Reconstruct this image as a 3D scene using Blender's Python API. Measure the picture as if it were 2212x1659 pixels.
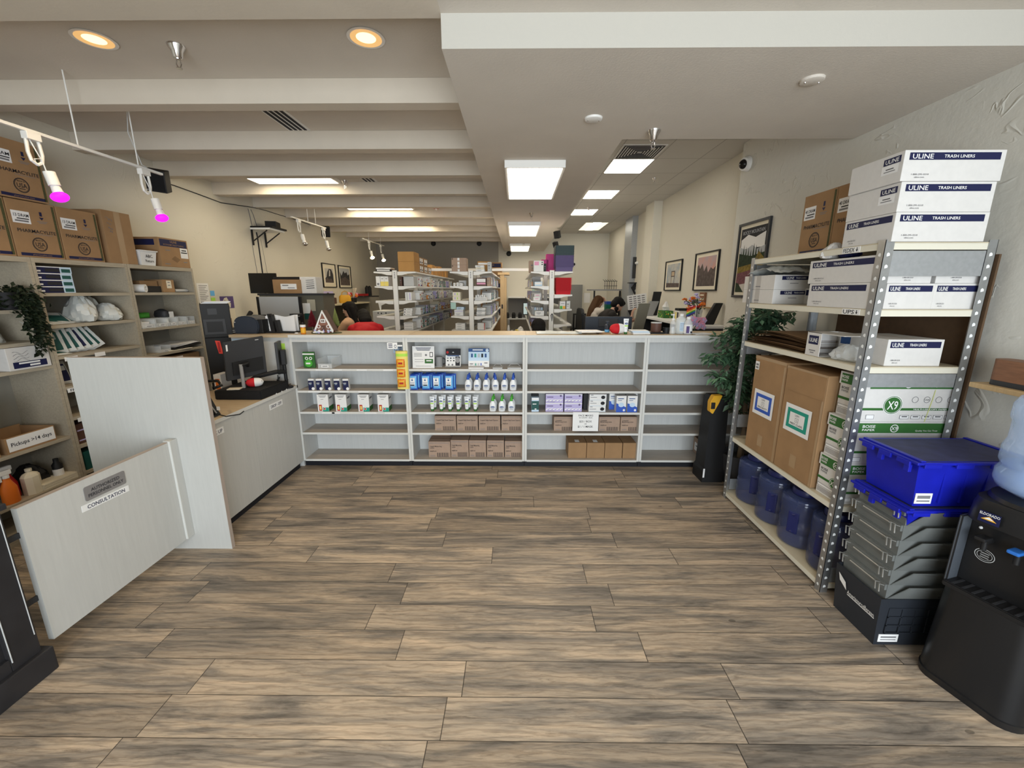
import bpy, bmesh, math, random
from mathutils import Vector, Matrix
random.seed(7)
sc = bpy.context.scene
for o in list(bpy.data.objects): bpy.data.objects.remove(o)
C = sc.collection

# ---------------------------------------------------------------- camera
H_CAM, F_PX, PITCH, YAW = 1.6, 890.0, 0.22265, 0.00986
cd = bpy.data.cameras.new('camera'); cam = bpy.data.objects.new('camera', cd); C.objects.link(cam)
cd.sensor_fit = 'HORIZONTAL'; cd.sensor_width = 36.0; cd.lens = 36.0 * F_PX / 2212.0; cd.clip_start = 0.05
cam.location = (0, 0, H_CAM); cam.rotation_euler = (math.pi/2 - PITCH, 0, YAW)
sc.camera = cam

# ---------------------------------------------------------------- world, daylight, exposure
sc.view_settings.view_transform = 'Standard'; sc.view_settings.look = 'None'
sc.view_settings.gamma = 1.0; sc.view_settings.use_curve_mapping = False
sc.view_settings.exposure = 0.20
wd = bpy.data.worlds.new('world'); sc.world = wd; wd.use_nodes = True
wb = wd.node_tree.nodes['Background']; wb.inputs[0].default_value = (0.86, 0.93, 1.0, 1); wb.inputs[1].default_value = 0.8
def area(name, loc, rot, sx, sy, power, col):
    l = bpy.data.lights.new(name, 'AREA'); l.shape = 'RECTANGLE'; l.size = sx; l.size_y = sy
    l.energy = power; l.color = col
    o = bpy.data.objects.new(name, l); C.objects.link(o); o.location = loc; o.rotation_euler = rot
    return o
# daylight entering through the shop window behind the camera
area('window_daylight', (0.45, -2.5, 1.35), (math.pi/2, 0, 0), 3.4, 2.1, 190, (0.86, 0.94, 1.0))

# ---------------------------------------------------------------- measuring aid: a direction of view met with a real plane
_f = Vector((-math.sin(YAW)*math.cos(PITCH), math.cos(YAW)*math.cos(PITCH), -math.sin(PITCH)))
_r = Vector((math.cos(YAW), math.sin(YAW), 0)); _u = _r.cross(_f)
def _ray(x, y): return _f*F_PX + _r*(x-1106) - _u*(y-829.5)
def atY(x, y, Y): d = _ray(x, y); return Vector((0, 0, H_CAM)) + d*(Y/d.y)
def atX(x, y, X): d = _ray(x, y); return Vector((0, 0, H_CAM)) + d*(X/d.x)
def atZ(x, y, z): d = _ray(x, y); return Vector((0, 0, H_CAM)) + d*((z-H_CAM)/d.z)

# ---------------------------------------------------------------- materials
MATS = {}
def mat(name, col, rough=0.6, metal=0.0, var=0.0, vscale=20.0, bump=0.0, bscale=80.0, stretch=(1,1,1), emit=None, estr=0.0,
        alpha=1.0, trans=0.0, ior=1.45, spec=0.4, col2=None):
    if name in MATS: return MATS[name]
    m = bpy.data.materials.new(name); m.use_nodes = True; nt = m.node_tree; b = nt.nodes['Principled BSDF']
    b.inputs['Base Color'].default_value = (*col, 1); b.inputs['Roughness'].default_value = rough
    b.inputs['Metallic'].default_value = metal; b.inputs['IOR'].default_value = ior
    b.inputs['Specular IOR Level'].default_value = spec
    if alpha < 1: b.inputs['Alpha'].default_value = alpha
    if trans > 0: b.inputs['Transmission Weight'].default_value = trans
    if emit: b.inputs['Emission Color'].default_value = (*emit, 1); b.inputs['Emission Strength'].default_value = estr
    if var > 0 or bump > 0:
        tc = nt.nodes.new('ShaderNodeTexCoord'); mp = nt.nodes.new('ShaderNodeMapping'); mp.inputs['Scale'].default_value = stretch
        nt.links.new(tc.outputs['Object'], mp.inputs['Vector'])
    if var > 0:
        n = nt.nodes.new('ShaderNodeTexNoise'); n.inputs['Scale'].default_value = vscale; n.inputs['Detail'].default_value = 5
        nt.links.new(mp.outputs['Vector'], n.inputs['Vector'])
        r = nt.nodes.new('ShaderNodeValToRGB'); r.color_ramp.elements[0].position = 0.3; r.color_ramp.elements[1].position = 0.7
        a = col; c2 = col2 or tuple(max(0, c*(1-var)) for c in col)
        r.color_ramp.elements[0].color = (*c2, 1); r.color_ramp.elements[1].color = (*a, 1)
        nt.links.new(n.outputs['Fac'], r.inputs['Fac']); nt.links.new(r.outputs['Color'], b.inputs['Base Color'])
    if bump > 0:
        n2 = nt.nodes.new('ShaderNodeTexNoise'); n2.inputs['Scale'].default_value = bscale; n2.inputs['Detail'].default_value = 4
        nt.links.new(mp.outputs['Vector'], n2.inputs['Vector'])
        bp = nt.nodes.new('ShaderNodeBump'); bp.inputs['Strength'].default_value = bump; bp.inputs['Distance'].default_value = 0.01
        nt.links.new(n2.outputs['Fac'], bp.inputs['Height']); nt.links.new(bp.outputs['Normal'], b.inputs['Normal'])
    MATS[name] = m; return m

def floor_mat():
    m = bpy.data.materials.new('plank_floor'); m.use_nodes = True; nt = m.node_tree; b = nt.nodes['Principled BSDF']; N = nt.nodes.new; L = nt.links.new
    def math_(op, a, c=None, d=None):
        n = N('ShaderNodeMath'); n.operation = op
        for i, v in enumerate((a, c, d)):
            if v is None: continue
            if isinstance(v, (int, float)): n.inputs[i].default_value = v
            else: L(v, n.inputs[i])
        return n.outputs[0]
    tc = N('ShaderNodeTexCoord'); sp = N('ShaderNodeSeparateXYZ'); L(tc.outputs['Object'], sp.inputs[0])
    PW, PL = 0.1665, 1.12
    ry = math_('DIVIDE', math_('ADD', sp.outputs['Y'], 20*PW - 0.008), PW); row = math_('FLOOR', ry); fy = math_('FRACT', ry)
    wn = N('ShaderNodeTexWhiteNoise'); wn.noise_dimensions = '1D'; L(row, wn.inputs['W'])
    rx = math_('DIVIDE', math_('ADD', sp.outputs['X'], math_('MULTIPLY', wn.outputs['Value'], PL)), PL); colx = math_('FLOOR', rx); fx = math_('FRACT', rx)
    cv = N('ShaderNodeCombineXYZ'); L(row, cv.inputs[0]); L(colx, cv.inputs[1])
    wp = N('ShaderNodeTexWhiteNoise'); wp.noise_dimensions = '2D'; L(cv.outputs[0], wp.inputs['Vector'])
    # grain
    g = N('ShaderNodeCombineXYZ'); L(math_('ADD', sp.outputs['X'], math_('MULTIPLY', wp.outputs['Value'], 37.0)), g.inputs[0])
    L(sp.outputs['Y'], g.inputs[1]); L(math_('MULTIPLY', wp.outputs['Value'], 11.0), g.inputs[2])
    mp = N('ShaderNodeMapping'); mp.inputs['Scale'].default_value = (0.95, 7.5, 1.0); L(g.outputs[0], mp.inputs['Vector'])
    n1 = N('ShaderNodeTexNoise'); n1.inputs['Scale'].default_value = 1.7; n1.inputs['Detail'].default_value = 8; n1.inputs['Roughness'].default_value = 0.62; n1.inputs['Distortion'].default_value = 0.7
    L(mp.outputs[0], n1.inputs['Vector'])
    r1 = N('ShaderNodeValToRGB'); e = r1.color_ramp.elements
    e[0].position = 0.30; e[0].color = (0.105, 0.092, 0.080, 1); e[1].position = 0.74; e[1].color = (0.60, 0.455, 0.315, 1)
    k = r1.color_ramp.elements.new(0.42); k.color = (0.225, 0.192, 0.158, 1)
    k = r1.color_ramp.elements.new(0.55); k.color = (0.400, 0.318, 0.234, 1)
    L(n1.outputs['Fac'], r1.inputs['Fac'])
    mp2 = N('ShaderNodeMapping'); mp2.inputs['Scale'].default_value = (1.5, 22.0, 1.0); L(g.outputs[0], mp2.inputs['Vector'])
    wv = N('ShaderNodeTexNoise'); wv.inputs['Scale'].default_value = 2.6; wv.inputs['Detail'].default_value = 10; wv.inputs['Roughness'].default_value = 0.75; wv.inputs['Distortion'].default_value = 2.2
    L(mp2.outputs[0], wv.inputs['Vector'])
    r2 = N('ShaderNodeValToRGB'); r2.color_ramp.elements[0].position = 0.36; r2.color_ramp.elements[0].color = (0.50, 0.48, 0.46, 1)
    r2.color_ramp.elements[1].position = 0.52; r2.color_ramp.elements[1].color = (1.05, 1.03, 1.0, 1); L(wv.outputs['Fac'], r2.inputs['Fac'])
    mx = N('ShaderNodeMix'); mx.data_type = 'RGBA'; mx.blend_type = 'MULTIPLY'; mx.inputs[0].default_value = 0.75
    L(r1.outputs[0], mx.inputs[6]); L(r2.outputs[0], mx.inputs[7])
    hs = N('ShaderNodeHueSaturation'); L(mx.outputs[2], hs.inputs['Color'])
    L(math_('ADD', math_('MULTIPLY', wp.outputs['Value'], 0.40), 0.86), hs.inputs['Value']); hs.inputs['Saturation'].default_value = 0.95
    mp4 = N('ShaderNodeMapping'); mp4.inputs['Scale'].default_value = (0.30, 1.0, 1.0); L(g.outputs[0], mp4.inputs['Vector'])
    wa = N('ShaderNodeTexWave'); wa.wave_type = 'BANDS'; wa.bands_direction = 'Y'; wa.inputs['Scale'].default_value = 11.0; wa.inputs['Distortion'].default_value = 9.0
    wa.inputs['Detail'].default_value = 3.0; wa.inputs['Detail Scale'].default_value = 1.1; wa.inputs['Detail Roughness'].default_value = 0.6; L(mp4.outputs[0], wa.inputs['Vector'])
    r3 = N('ShaderNodeValToRGB'); r3.color_ramp.elements[0].position = 0.02; r3.color_ramp.elements[0].color = (0.52, 0.48, 0.45, 1); r3.color_ramp.elements[1].position = 0.34; r3.color_ramp.elements[1].color = (1, 1, 1, 1); L(wa.outputs['Fac'], r3.inputs['Fac'])
    mx3 = N('ShaderNodeMix'); mx3.data_type = 'RGBA'; mx3.blend_type = 'MULTIPLY'; mx3.inputs[0].default_value = 0.42; L(hs.outputs[0], mx3.inputs[6]); L(r3.outputs[0], mx3.inputs[7])
    # knots
    vo = N('ShaderNodeTexVoronoi'); vo.inputs['Scale'].default_value = 2.4
    mp3 = N('ShaderNodeMapping'); mp3.inputs['Scale'].default_value = (1.0, 2.0, 1.0); L(g.outputs[0], mp3.inputs['Vector']); L(mp3.outputs[0], vo.inputs['Vector'])
    kn = math_('GREATER_THAN', vo.outputs['Distance'], 0.045)
    gap = math_('MULTIPLY', math_('GREATER_THAN', fy, 0.018), math_('GREATER_THAN', fx, 0.0032))
    dk = math_('MULTIPLY', math_('ADD', math_('MULTIPLY', gap, 0.82), 0.18), math_('ADD', math_('MULTIPLY', kn, 0.45), 0.55))
    m2 = N('ShaderNodeMix'); m2.data_type = 'RGBA'; m2.blend_type = 'MULTIPLY'; m2.inputs[0].default_value = 1.0
    L(mx3.outputs[2], m2.inputs[6]); L(dk, m2.inputs[7]); L(m2.outputs[2], b.inputs['Base Color'])
    b.inputs['Roughness'].default_value = 0.46; b.inputs['Specular IOR Level'].default_value = 0.35
    bp = N('ShaderNodeBump'); bp.inputs['Strength'].default_value = 0.25; bp.inputs['Distance'].default_value = 0.003
    L(math_('ADD', math_('MULTIPLY', n1.outputs['Fac'], 0.5), gap), bp.inputs['Height']); L(bp.outputs[0], b.inputs['Normal'])
    return m

def trowel_mat(name, col, strength=0.55):
    m = bpy.data.materials.new(name); m.use_nodes = True; nt = m.node_tree; b = nt.nodes['Principled BSDF']; N = nt.nodes.new; L = nt.links.new
    tc = N('ShaderNodeTexCoord')
    def mth(op, a, c=None, cl=False):
        n = N('ShaderNodeMath'); n.operation = op; n.use_clamp = cl
        for k, v in enumerate((a, c)):
            if v is None: continue
            if isinstance(v, (int, float)): n.inputs[k].default_value = v
            else: L(v, n.inputs[k])
        return n.outputs[0]
    def noise(sc_, det, dis=0.0):
        n = N('ShaderNodeTexNoise'); n.inputs['Scale'].default_value = sc_; n.inputs['Detail'].default_value = det; n.inputs['Distortion'].default_value = dis
        L(tc.outputs['Object'], n.inputs['Vector']); return n.outputs['Fac']
    ridge = mth('SUBTRACT', 1.0, mth('MULTIPLY', mth('ABSOLUTE', mth('SUBTRACT', noise(4.5, 2, 1.2), 0.5)), 38.0), True)
    mask = mth('MULTIPLY', mth('SUBTRACT', noise(5.5, 1), 0.54), 9.0, True)
    ad = N('ShaderNodeMath'); ad.operation = 'MULTIPLY_ADD'; L(mth('MULTIPLY', ridge, mask), ad.inputs[0]); ad.inputs[1].default_value = 0.9; L(mth('MULTIPLY', noise(24, 4), 0.35), ad.inputs[2])
    bp = N('ShaderNodeBump'); bp.inputs['Strength'].default_value = strength; bp.inputs['Distance'].default_value = 0.012; L(ad.outputs[0], bp.inputs['Height']); L(bp.outputs[0], b.inputs['Normal'])
    b.inputs['Base Color'].default_value = (*col, 1); b.inputs['Roughness'].default_value = 0.75; b.inputs['Specular IOR Level'].default_value = 0.25
    MATS[name] = m; return m

def tile_mat():
    m = bpy.data.materials.new('ceiling_tile'); m.use_nodes = True; nt = m.node_tree; b = nt.nodes['Principled BSDF']; N = nt.nodes.new; L = nt.links.new
    tc = N('ShaderNodeTexCoord'); br = N('ShaderNodeTexBrick'); br.offset = 0; br.inputs['Scale'].default_value = 1.0
    br.inputs['Brick Width'].default_value = 0.47; br.inputs['Row Height'].default_value = 0.57; br.inputs['Mortar Size'].default_value = 0.006
    br.inputs['Color1'].default_value = (0.60, 0.575, 0.53, 1); br.inputs['Color2'].default_value = (0.62, 0.595, 0.55, 1); br.inputs['Mortar'].default_value = (0.40, 0.38, 0.35, 1)
    mp = N('ShaderNodeMapping'); mp.inputs['Location'].default_value = (-0.11, 0.21, 0); L(tc.outputs['Object'], mp.inputs[0]); L(mp.outputs[0], br.inputs['Vector'])
    L(br.outputs['Color'], b.inputs['Base Color']); b.inputs['Roughness'].default_value = 0.9
    return m

M = lambda n: MATS[n]
mat('wall_paint', (0.70, 0.67, 0.58), 0.8, bump=0.25, bscale=60, spec=0.2)
trowel_mat('trowel_wall', (0.66, 0.645, 0.585), 0.42)
trowel_mat('trowel_wall_warm', (0.66, 0.625, 0.535), 0.22)
mat('back_wall_dark', (0.36, 0.34, 0.30), 0.85, bump=0.2, bscale=70)  # darker tone for one part of the back wall
mat('ceiling_paint', (0.66, 0.61, 0.545), 0.85, var=0.06, vscale=3, bump=0.08, bscale=90, spec=0.15)
mat('beam_paint', (0.64, 0.575, 0.485), 0.8, var=0.05, vscale=5, bump=0.06, bscale=60, spec=0.15)
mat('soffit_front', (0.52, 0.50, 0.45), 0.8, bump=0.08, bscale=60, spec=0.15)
mat('laminate', (0.60, 0.61, 0.60), 0.55, var=0.07, vscale=3, stretch=(26, 26, 2.0), spec=0.3)
mat('laminate_panel', (0.56, 0.56, 0.535), 0.5, var=0.06, vscale=3, stretch=(24, 24, 1.8), spec=0.35)
mat('laminate_shelf_shaded', (0.50, 0.45, 0.395), 0.55, var=0.18, vscale=4, stretch=(2, 26, 26), spec=0.3)  # taupe laminate with some shelf shadow mixed into the colour
mat('edge_band', (0.66, 0.66, 0.63), 0.5)
mat('counter_wood', (0.60, 0.47, 0.31), 0.45, var=0.22, vscale=4, stretch=(3, 40, 40))
mat('book_wood', (0.44, 0.385, 0.295), 0.55, var=0.16, vscale=4, stretch=(24, 2.5, 24))
mat('book_back', (0.33, 0.31, 0.265), 0.7, var=0.14, vscale=6)
mat('edge_brown', (0.40, 0.33, 0.28), 0.5)
mat('kick_black', (0.012, 0.013, 0.018), 0.5)
mat('black', (0.012, 0.012, 0.013), 0.55)
mat('black_gloss', (0.008, 0.008, 0.009), 0.16)
mat('black_soft', (0.010, 0.010, 0.011), 0.9, bump=0.3, bscale=200)
mat('charcoal', (0.035, 0.036, 0.040), 0.5)
mat('dark_cab', (0.030, 0.029, 0.032), 0.45, var=0.3, vscale=8)
mat('navy_plastic', (0.030, 0.038, 0.055), 0.45)
mat('white', (0.80, 0.80, 0.79), 0.5)
mat('white_paint', (0.82, 0.81, 0.78), 0.4)
mat('paper', (0.82, 0.82, 0.82), 0.8)
mat('paper_warm', (0.78, 0.72, 0.58), 0.8)
mat('ink', (0.02, 0.02, 0.025), 0.7)
mat('ink_grey', (0.20, 0.20, 0.21), 0.7)
mat('ink_navy', (0.006, 0.009, 0.055), 0.6)
mat('navy_print', (0.008, 0.011, 0.060), 0.6)
mat('blue_print', (0.03, 0.09, 0.26), 0.6)
mat('carton_white', (0.69, 0.675, 0.655), 0.75, var=0.05, vscale=40)
mat('cardboard', (0.36, 0.215, 0.105), 0.8, var=0.16, vscale=9)
mat('cardboard_dark', (0.245, 0.145, 0.07), 0.8, var=0.18, vscale=9)
mat('cardboard_pink', (0.42, 0.30, 0.225), 0.8, var=0.08, vscale=30)
mat('cardboard_orange', (0.50, 0.27, 0.09), 0.8, var=0.1, vscale=10)
mat('tape', (0.40, 0.27, 0.15), 0.25)
mat('rack_shelf', (0.66, 0.58, 0.42), 0.35, var=0.10, vscale=12)
mat('rack_lip', (0.72, 0.69, 0.58), 0.35)
mat('galv', (0.50, 0.52, 0.54), 0.32, 0.85, var=0.15, vscale=30)
mat('galv_flat', (0.46, 0.48, 0.50), 0.42, 0.6, var=0.12, vscale=50)
mat('chrome', (0.70, 0.69, 0.70), 0.15, 1.0)
mat('hole_light', (0.86, 0.88, 0.88), 0.4)
mat('brown_board', (0.11, 0.065, 0.035), 0.85, var=0.15, vscale=30)
mat('green_print', (0.035, 0.14, 0.03), 0.6)
mat('white_print', (0.85, 0.85, 0.84), 0.6)
mat('tote_blue', (0.010, 0.016, 0.42), 0.38, var=0.15, vscale=14)
mat('tote_top', (0.045, 0.050, 0.14), 0.55, var=0.4, vscale=18)
mat('tote_gray', (0.155, 0.165, 0.160), 0.5, var=0.15, vscale=12)
mat('tote_black', (0.022, 0.026, 0.034), 0.5)
mat('wire', (0.38, 0.38, 0.36), 0.5, 0.6)
mat('cooler_black', (0.013, 0.013, 0.014), 0.34)
mat('cooler_panel', (0.075, 0.085, 0.10), 0.35)
mat('lever_blue', (0.03, 0.16, 0.55), 0.3)
mat('leaf', (0.070, 0.135, 0.068), 0.45, var=0.55, vscale=7, col2=(0.022, 0.062, 0.036))
mat('leaf_pale', (0.13, 0.25, 0.14), 0.45)
mat('leaf_dark', (0.010, 0.022, 0.007), 0.6, var=0.5, vscale=20)
mat('bark', (0.16, 0.12, 0.08), 0.9, bump=0.5, bscale=50)
mat('red', (0.55, 0.012, 0.020), 0.7)
mat('red_print', (0.45, 0.02, 0.02), 0.6)
mat('orange', (0.75, 0.18, 0.02), 0.5)
mat('yellow', (0.85, 0.70, 0.18), 0.5)
mat('yellow_dark', (0.78, 0.42, 0.03), 0.5)
mat('green_bright', (0.08, 0.42, 0.05), 0.5)
mat('lime', (0.45, 0.75, 0.10), 0.7)
mat('teal', (0.015, 0.30, 0.22), 0.5)
mat('teal_dark', (0.012, 0.085, 0.075), 0.5)
mat('skyblue', (0.16, 0.48, 0.85), 0.4)
mat('blue', (0.03, 0.10, 0.50), 0.4)
mat('pale_blue', (0.55, 0.70, 0.85), 0.5)
mat('purple', (0.11, 0.075, 0.21), 0.5)
mat('lilac', (0.50, 0.45, 0.72), 0.55)
mat('magenta', (0.62, 0.05, 0.28), 0.5)
mat('dark_teal', (0.035, 0.065, 0.068), 0.5)
mat('pink', (0.78, 0.35, 0.52), 0.6)
mat('grey', (0.30, 0.30, 0.30), 0.6)
mat('grey_light', (0.52, 0.53, 0.53), 0.6)
mat('grey_sign', (0.24, 0.23, 0.225), 0.4, var=0.1, vscale=60)
mat('panel_door', (0.235, 0.235, 0.23), 0.55)
mat('cubicle', (0.16, 0.15, 0.115), 0.9, bump=0.2, bscale=300)
mat('amber', (0.65, 0.22, 0.02), 0.25)
mat('brown', (0.11, 0.055, 0.04), 0.5)
mat('pine', (0.62, 0.43, 0.22), 0.5, var=0.15, vscale=5, stretch=(30, 30, 2))
mat('walnut', (0.27, 0.125, 0.065), 0.5, var=0.25, vscale=5, stretch=(4, 30, 30))
mat('skin', (0.55, 0.33, 0.24), 0.55)
mat('skin_pale', (0.60, 0.40, 0.31), 0.55)
mat('hair_black', (0.010, 0.009, 0.009), 0.72, bump=0.5, bscale=5, stretch=(40, 40, 3), spec=0.2)
mat('hair_brown', (0.11, 0.055, 0.025), 0.72, var=0.45, vscale=5, bump=0.5, bscale=5, stretch=(40, 40, 3), spec=0.2)
mat('cloth_beige', (0.60, 0.38, 0.25), 0.9)
mat('cloth_white', (0.66, 0.60, 0.54), 0.9)
mat('cloth_black', (0.018, 0.015, 0.014), 0.9)
mat('jeans', (0.04, 0.05, 0.09), 0.9)
mat('clear', (0.92, 0.95, 0.96), 0.12, alpha=0.30, spec=0.6)
mat('clear_bag', (0.80, 0.82, 0.82), 0.25, alpha=0.55, spec=0.6)
mat('bag_white', (0.62, 0.64, 0.62), 0.35, bump=0.4, bscale=25)
mat('water_blue', (0.45, 0.60, 0.85), 0.06, alpha=0.42, spec=0.7)
mat('water', (0.30, 0.47, 0.80), 0.05, alpha=0.55, spec=0.6)
mat('jug_blue', (0.055, 0.080, 0.21), 0.06, alpha=0.46, spec=0.9)
mat('jug_cap', (0.015, 0.02, 0.10), 0.35)
mat('lotion', (0.84, 0.86, 0.88), 0.35)
mat('glass_front', (0.9, 0.92, 0.92), 0.05, alpha=0.10, spec=0.8)
mat('light_warm', (1, 1, 1), 0.6, emit=(1.0, 0.86, 0.62), estr=9.0)
mat('light_panel', (1, 1, 1), 0.6, emit=(1.0, 0.90, 0.74), estr=9.0)
mat('light_tile', (1, 1, 1), 0.6, emit=(1.0, 0.93, 0.78), estr=9.0)
mat('light_can', (1, 1, 1), 0.6, emit=(1.0, 0.76, 0.34), estr=1.5)
mat('light_spot', (1, 1, 1), 0.6, emit=(1.0, 0.82, 0.50), estr=30.0)
mat('light_purple', (0.3, 0.0, 0.3), 0.6, emit=(0.95, 0.012, 1.0), estr=1.5)
mat('screen_glow', (0.4, 0.5, 0.5), 0.3, emit=(0.50, 0.62, 0.62), estr=0.45)
mat('can_reflector_glow', (0.75, 0.52, 0.26), 0.3, emit=(1.0, 0.55, 0.18), estr=0.55)  # lamp glow on the reflector, put in as emission

# ---------------------------------------------------------------- mesh helpers
_TXT = {}
def text_polys(s):
    if s in _TXT: return _TXT[s]
    cu = bpy.data.curves.new('t', 'FONT'); cu.body = s; cu.size = 1.0; cu.resolution_u = 2; cu.offset = 0.010
    o = bpy.data.objects.new('t', cu); C.objects.link(o)
    me = bpy.data.meshes.new_from_object(o.evaluated_get(bpy.context.evaluated_depsgraph_get()))
    vs = [v.co.copy() for v in me.vertices]; fs = [tuple(p.vertices) for p in me.polygons]
    w = max((v.x for v in vs), default=0.0); hh = max((v.y for v in vs), default=0.7)
    bpy.data.objects.remove(o); bpy.data.meshes.remove(me); bpy.data.curves.remove(cu)
    _TXT[s] = (vs, fs, w, hh); return _TXT[s]

class MB:
    def __init__(s): s.bm = bmesh.new(); s.mats = []
    def mi(s, m):
        m = MATS[m] if isinstance(m, str) else m
        if m not in s.mats: s.mats.append(m)
        return s.mats.index(m)
    def _fin(s, vs, m, mx=None, faces=None):
        i = s.mi(m)
        if mx is not None:
            for v in vs: v.co = mx @ v.co
        fs = faces if faces is not None else {f for v in vs for f in v.link_faces}
        for f in fs: f.material_index = i
        return s
    def box(s, x0, x1, y0, y1, z0, z1, m, mx=None, bev=0.0):
        g = bmesh.ops.create_cube(s.bm, size=1.0); vs = g['verts']
        for v in vs: v.co = Vector(((x0+x1)/2 + v.co.x*(x1-x0), (y0+y1)/2 + v.co.y*(y1-y0), (z0+z1)/2 + v.co.z*(z1-z0)))
        s._fin(vs, m, mx)
        if bev > 0:
            es = list({e for v in vs for e in v.link_edges})
            bmesh.ops.bevel(s.bm, geom=es, offset=bev, segments=2, affect='EDGES', profile=0.6)
        return s
    def poly(s, pts, m, mx=None):
        vs = [s.bm.verts.new(p) for p in pts]; f = s.bm.faces.new(vs); return s._fin(vs, m, mx, [f])
    def prism(s, pts, d, m, mx=None, bev=0.0):           # closed outline pts (3-D, planar) swept by vector d
        d = Vector(d); a = [s.bm.verts.new(p) for p in pts]; b = [s.bm.verts.new(Vector(p)+d) for p in pts]; n = len(pts)
        fs = [s.bm.faces.new(a[::-1]), s.bm.faces.new(b)] + [s.bm.faces.new((a[i], a[(i+1) % n], b[(i+1) % n], b[i])) for i in range(n)]
        s._fin(a+b, m, mx, fs)
        bmesh.ops.recalc_face_normals(s.bm, faces=fs)
        if bev > 0: bmesh.ops.bevel(s.bm, geom=list({e for f in fs for e in f.edges}), offset=bev, segments=2, affect='EDGES')
        return s
    def loft(s, rings, m, mx=None, caps=True, closed=True):   # list of rings of points, same count
        R = [[s.bm.verts.new(p) for p in r] for r in rings]; n = len(R[0]); fs = []
        for a, b in zip(R, R[1:]):
            for i in range(n if closed else n-1):
                fs.append(s.bm.faces.new((a[i], a[(i+1) % n], b[(i+1) % n], b[i])))
        if caps and closed: fs.append(s.bm.faces.new(R[0][::-1])); fs.append(s.bm.faces.new(R[-1]))
        s._fin([v for r in R for v in r], m, mx, fs); return s
    def lathe(s, prof, m, c=(0, 0, 0), n=20, sx=1.0, sy=1.0, mx=None, caps=True):
        c = Vector(c)
        rings = [[c + Vector((math.cos(2*math.pi*i/n)*r*sx, math.sin(2*math.pi*i/n)*r*sy, z)) for i in range(n)] for r, z in prof]
        return s.loft(rings, m, mx, caps)
    def cyl(s, p0, p1, r0, m, r1=None, n=12, caps=True):
        p0 = Vector(p0); p1 = Vector(p1); r1 = r0 if r1 is None else r1; d = (p1-p0).normalized()
        a = d.orthogonal().normalized(); b = d.cross(a)
        rings = [[p + (a*math.cos(2*math.pi*i/n) + b*math.sin(2*math.pi*i/n))*r for i in range(n)] for p, r in ((p0, r0), (p1, r1))]
        return s.loft(rings, m, None, caps)
    def tube(s, pts, r, m, n=6):
        pts = [Vector(p) for p in pts]; rings = []; prev = None
        for i, p in enumerate(pts):
            d = ((pts[min(i+1, len(pts)-1)] - pts[max(i-1, 0)]) or Vector((0, 0, 1))).normalized()
            a = (prev - d*prev.dot(d)).normalized() if prev is not None and (prev - d*prev.dot(d)).length > 1e-4 else d.orthogonal().normalized()
            prev = a; b = d.cross(a); rr = r[i] if isinstance(r, (list, tuple)) else r
            rings.append([p + (a*math.cos(2*math.pi*k/n) + b*math.sin(2*math.pi*k/n))*rr for k in range(n)])
        return s.loft(rings, m)
    def ball(s, c, r, m, n=12, mx=None):
        r = (r, r, r) if isinstance(r, (int, float)) else r
        g = bmesh.ops.create_uvsphere(s.bm, u_segments=n, v_segments=max(6, n*2//3), radius=1.0)
        for v in g['verts']: v.co = Vector((c[0]+v.co.x*r[0], c[1]+v.co.y*r[1], c[2]+v.co.z*r[2]))
        return s._fin(g['verts'], m, mx)
    def rect(s, o, u, v, m, w, h, off=0.0):                # rectangle centred at o in the plane u, v (n = u x v)
        o = Vector(o); u = Vector(u); v = Vector(v); o = o + u.cross(v)*off
        return s.poly([o-u*w/2-v*h/2, o+u*w/2-v*h/2, o+u*w/2+v*h/2, o-u*w/2+v*h/2], m)
    def disc(s, o, u, v, m, r, r2=None, n=20, off=0.0, inner=0.0):
        o = Vector(o); u = Vector(u); v = Vector(v); o = o + u.cross(v)*off; r2 = r2 or r
        ring = lambda k: [o + u*math.cos(2*math.pi*i/n)*r*k + v*math.sin(2*math.pi*i/n)*r2*k for i in range(n)]
        if inner: return s.loft([ring(1.0), ring(inner)], m, None, False)
        return s.poly(ring(1.0), m)
    def text(s, t, o, u, v, m, h, off=0.001, align='c', w=None):   # cap height h; squeezed to width w if given
        vs, fs, tw, hh = text_polys(t)
        if not fs: return s
        k = h/0.72; kx = k if w is None else min(k*1.6, w/max(tw, 1e-6))
        o = Vector(o); u = Vector(u); v = Vector(v); nn = u.cross(v)
        x0 = {'c': -tw/2, 'l': 0, 'r': -tw}[align]; y0 = -0.36
        nv = [s.bm.verts.new(o + u*(p.x+x0)*kx + v*(p.y+y0)*k + nn*off) for p in vs]; ff = []
        for f in fs:
            try: ff.append(s.bm.faces.new([nv[i] for i in f]))
            except ValueError: pass
        return s._fin(nv, m, None, ff)
    def build(s, name, parent=None, loc=(0, 0, 0), rz=0.0, smooth=None, rot=None):
        me = bpy.data.meshes.new(name)
        if smooth: bmesh.ops.recalc_face_normals(s.bm, faces=s.bm.faces)
        s.bm.to_mesh(me); s.bm.free()
        for m in s.mats: me.materials.append(m)
        if smooth:
            me.shade_smooth(); me.set_sharp_from_angle(angle=math.radians(smooth if smooth > 1 else 40))
        o = bpy.data.objects.new(name, me); C.objects.link(o); o.parent = parent; o.location = loc
        o.rotation_euler = rot if rot else (0, 0, rz)
        return o

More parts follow.
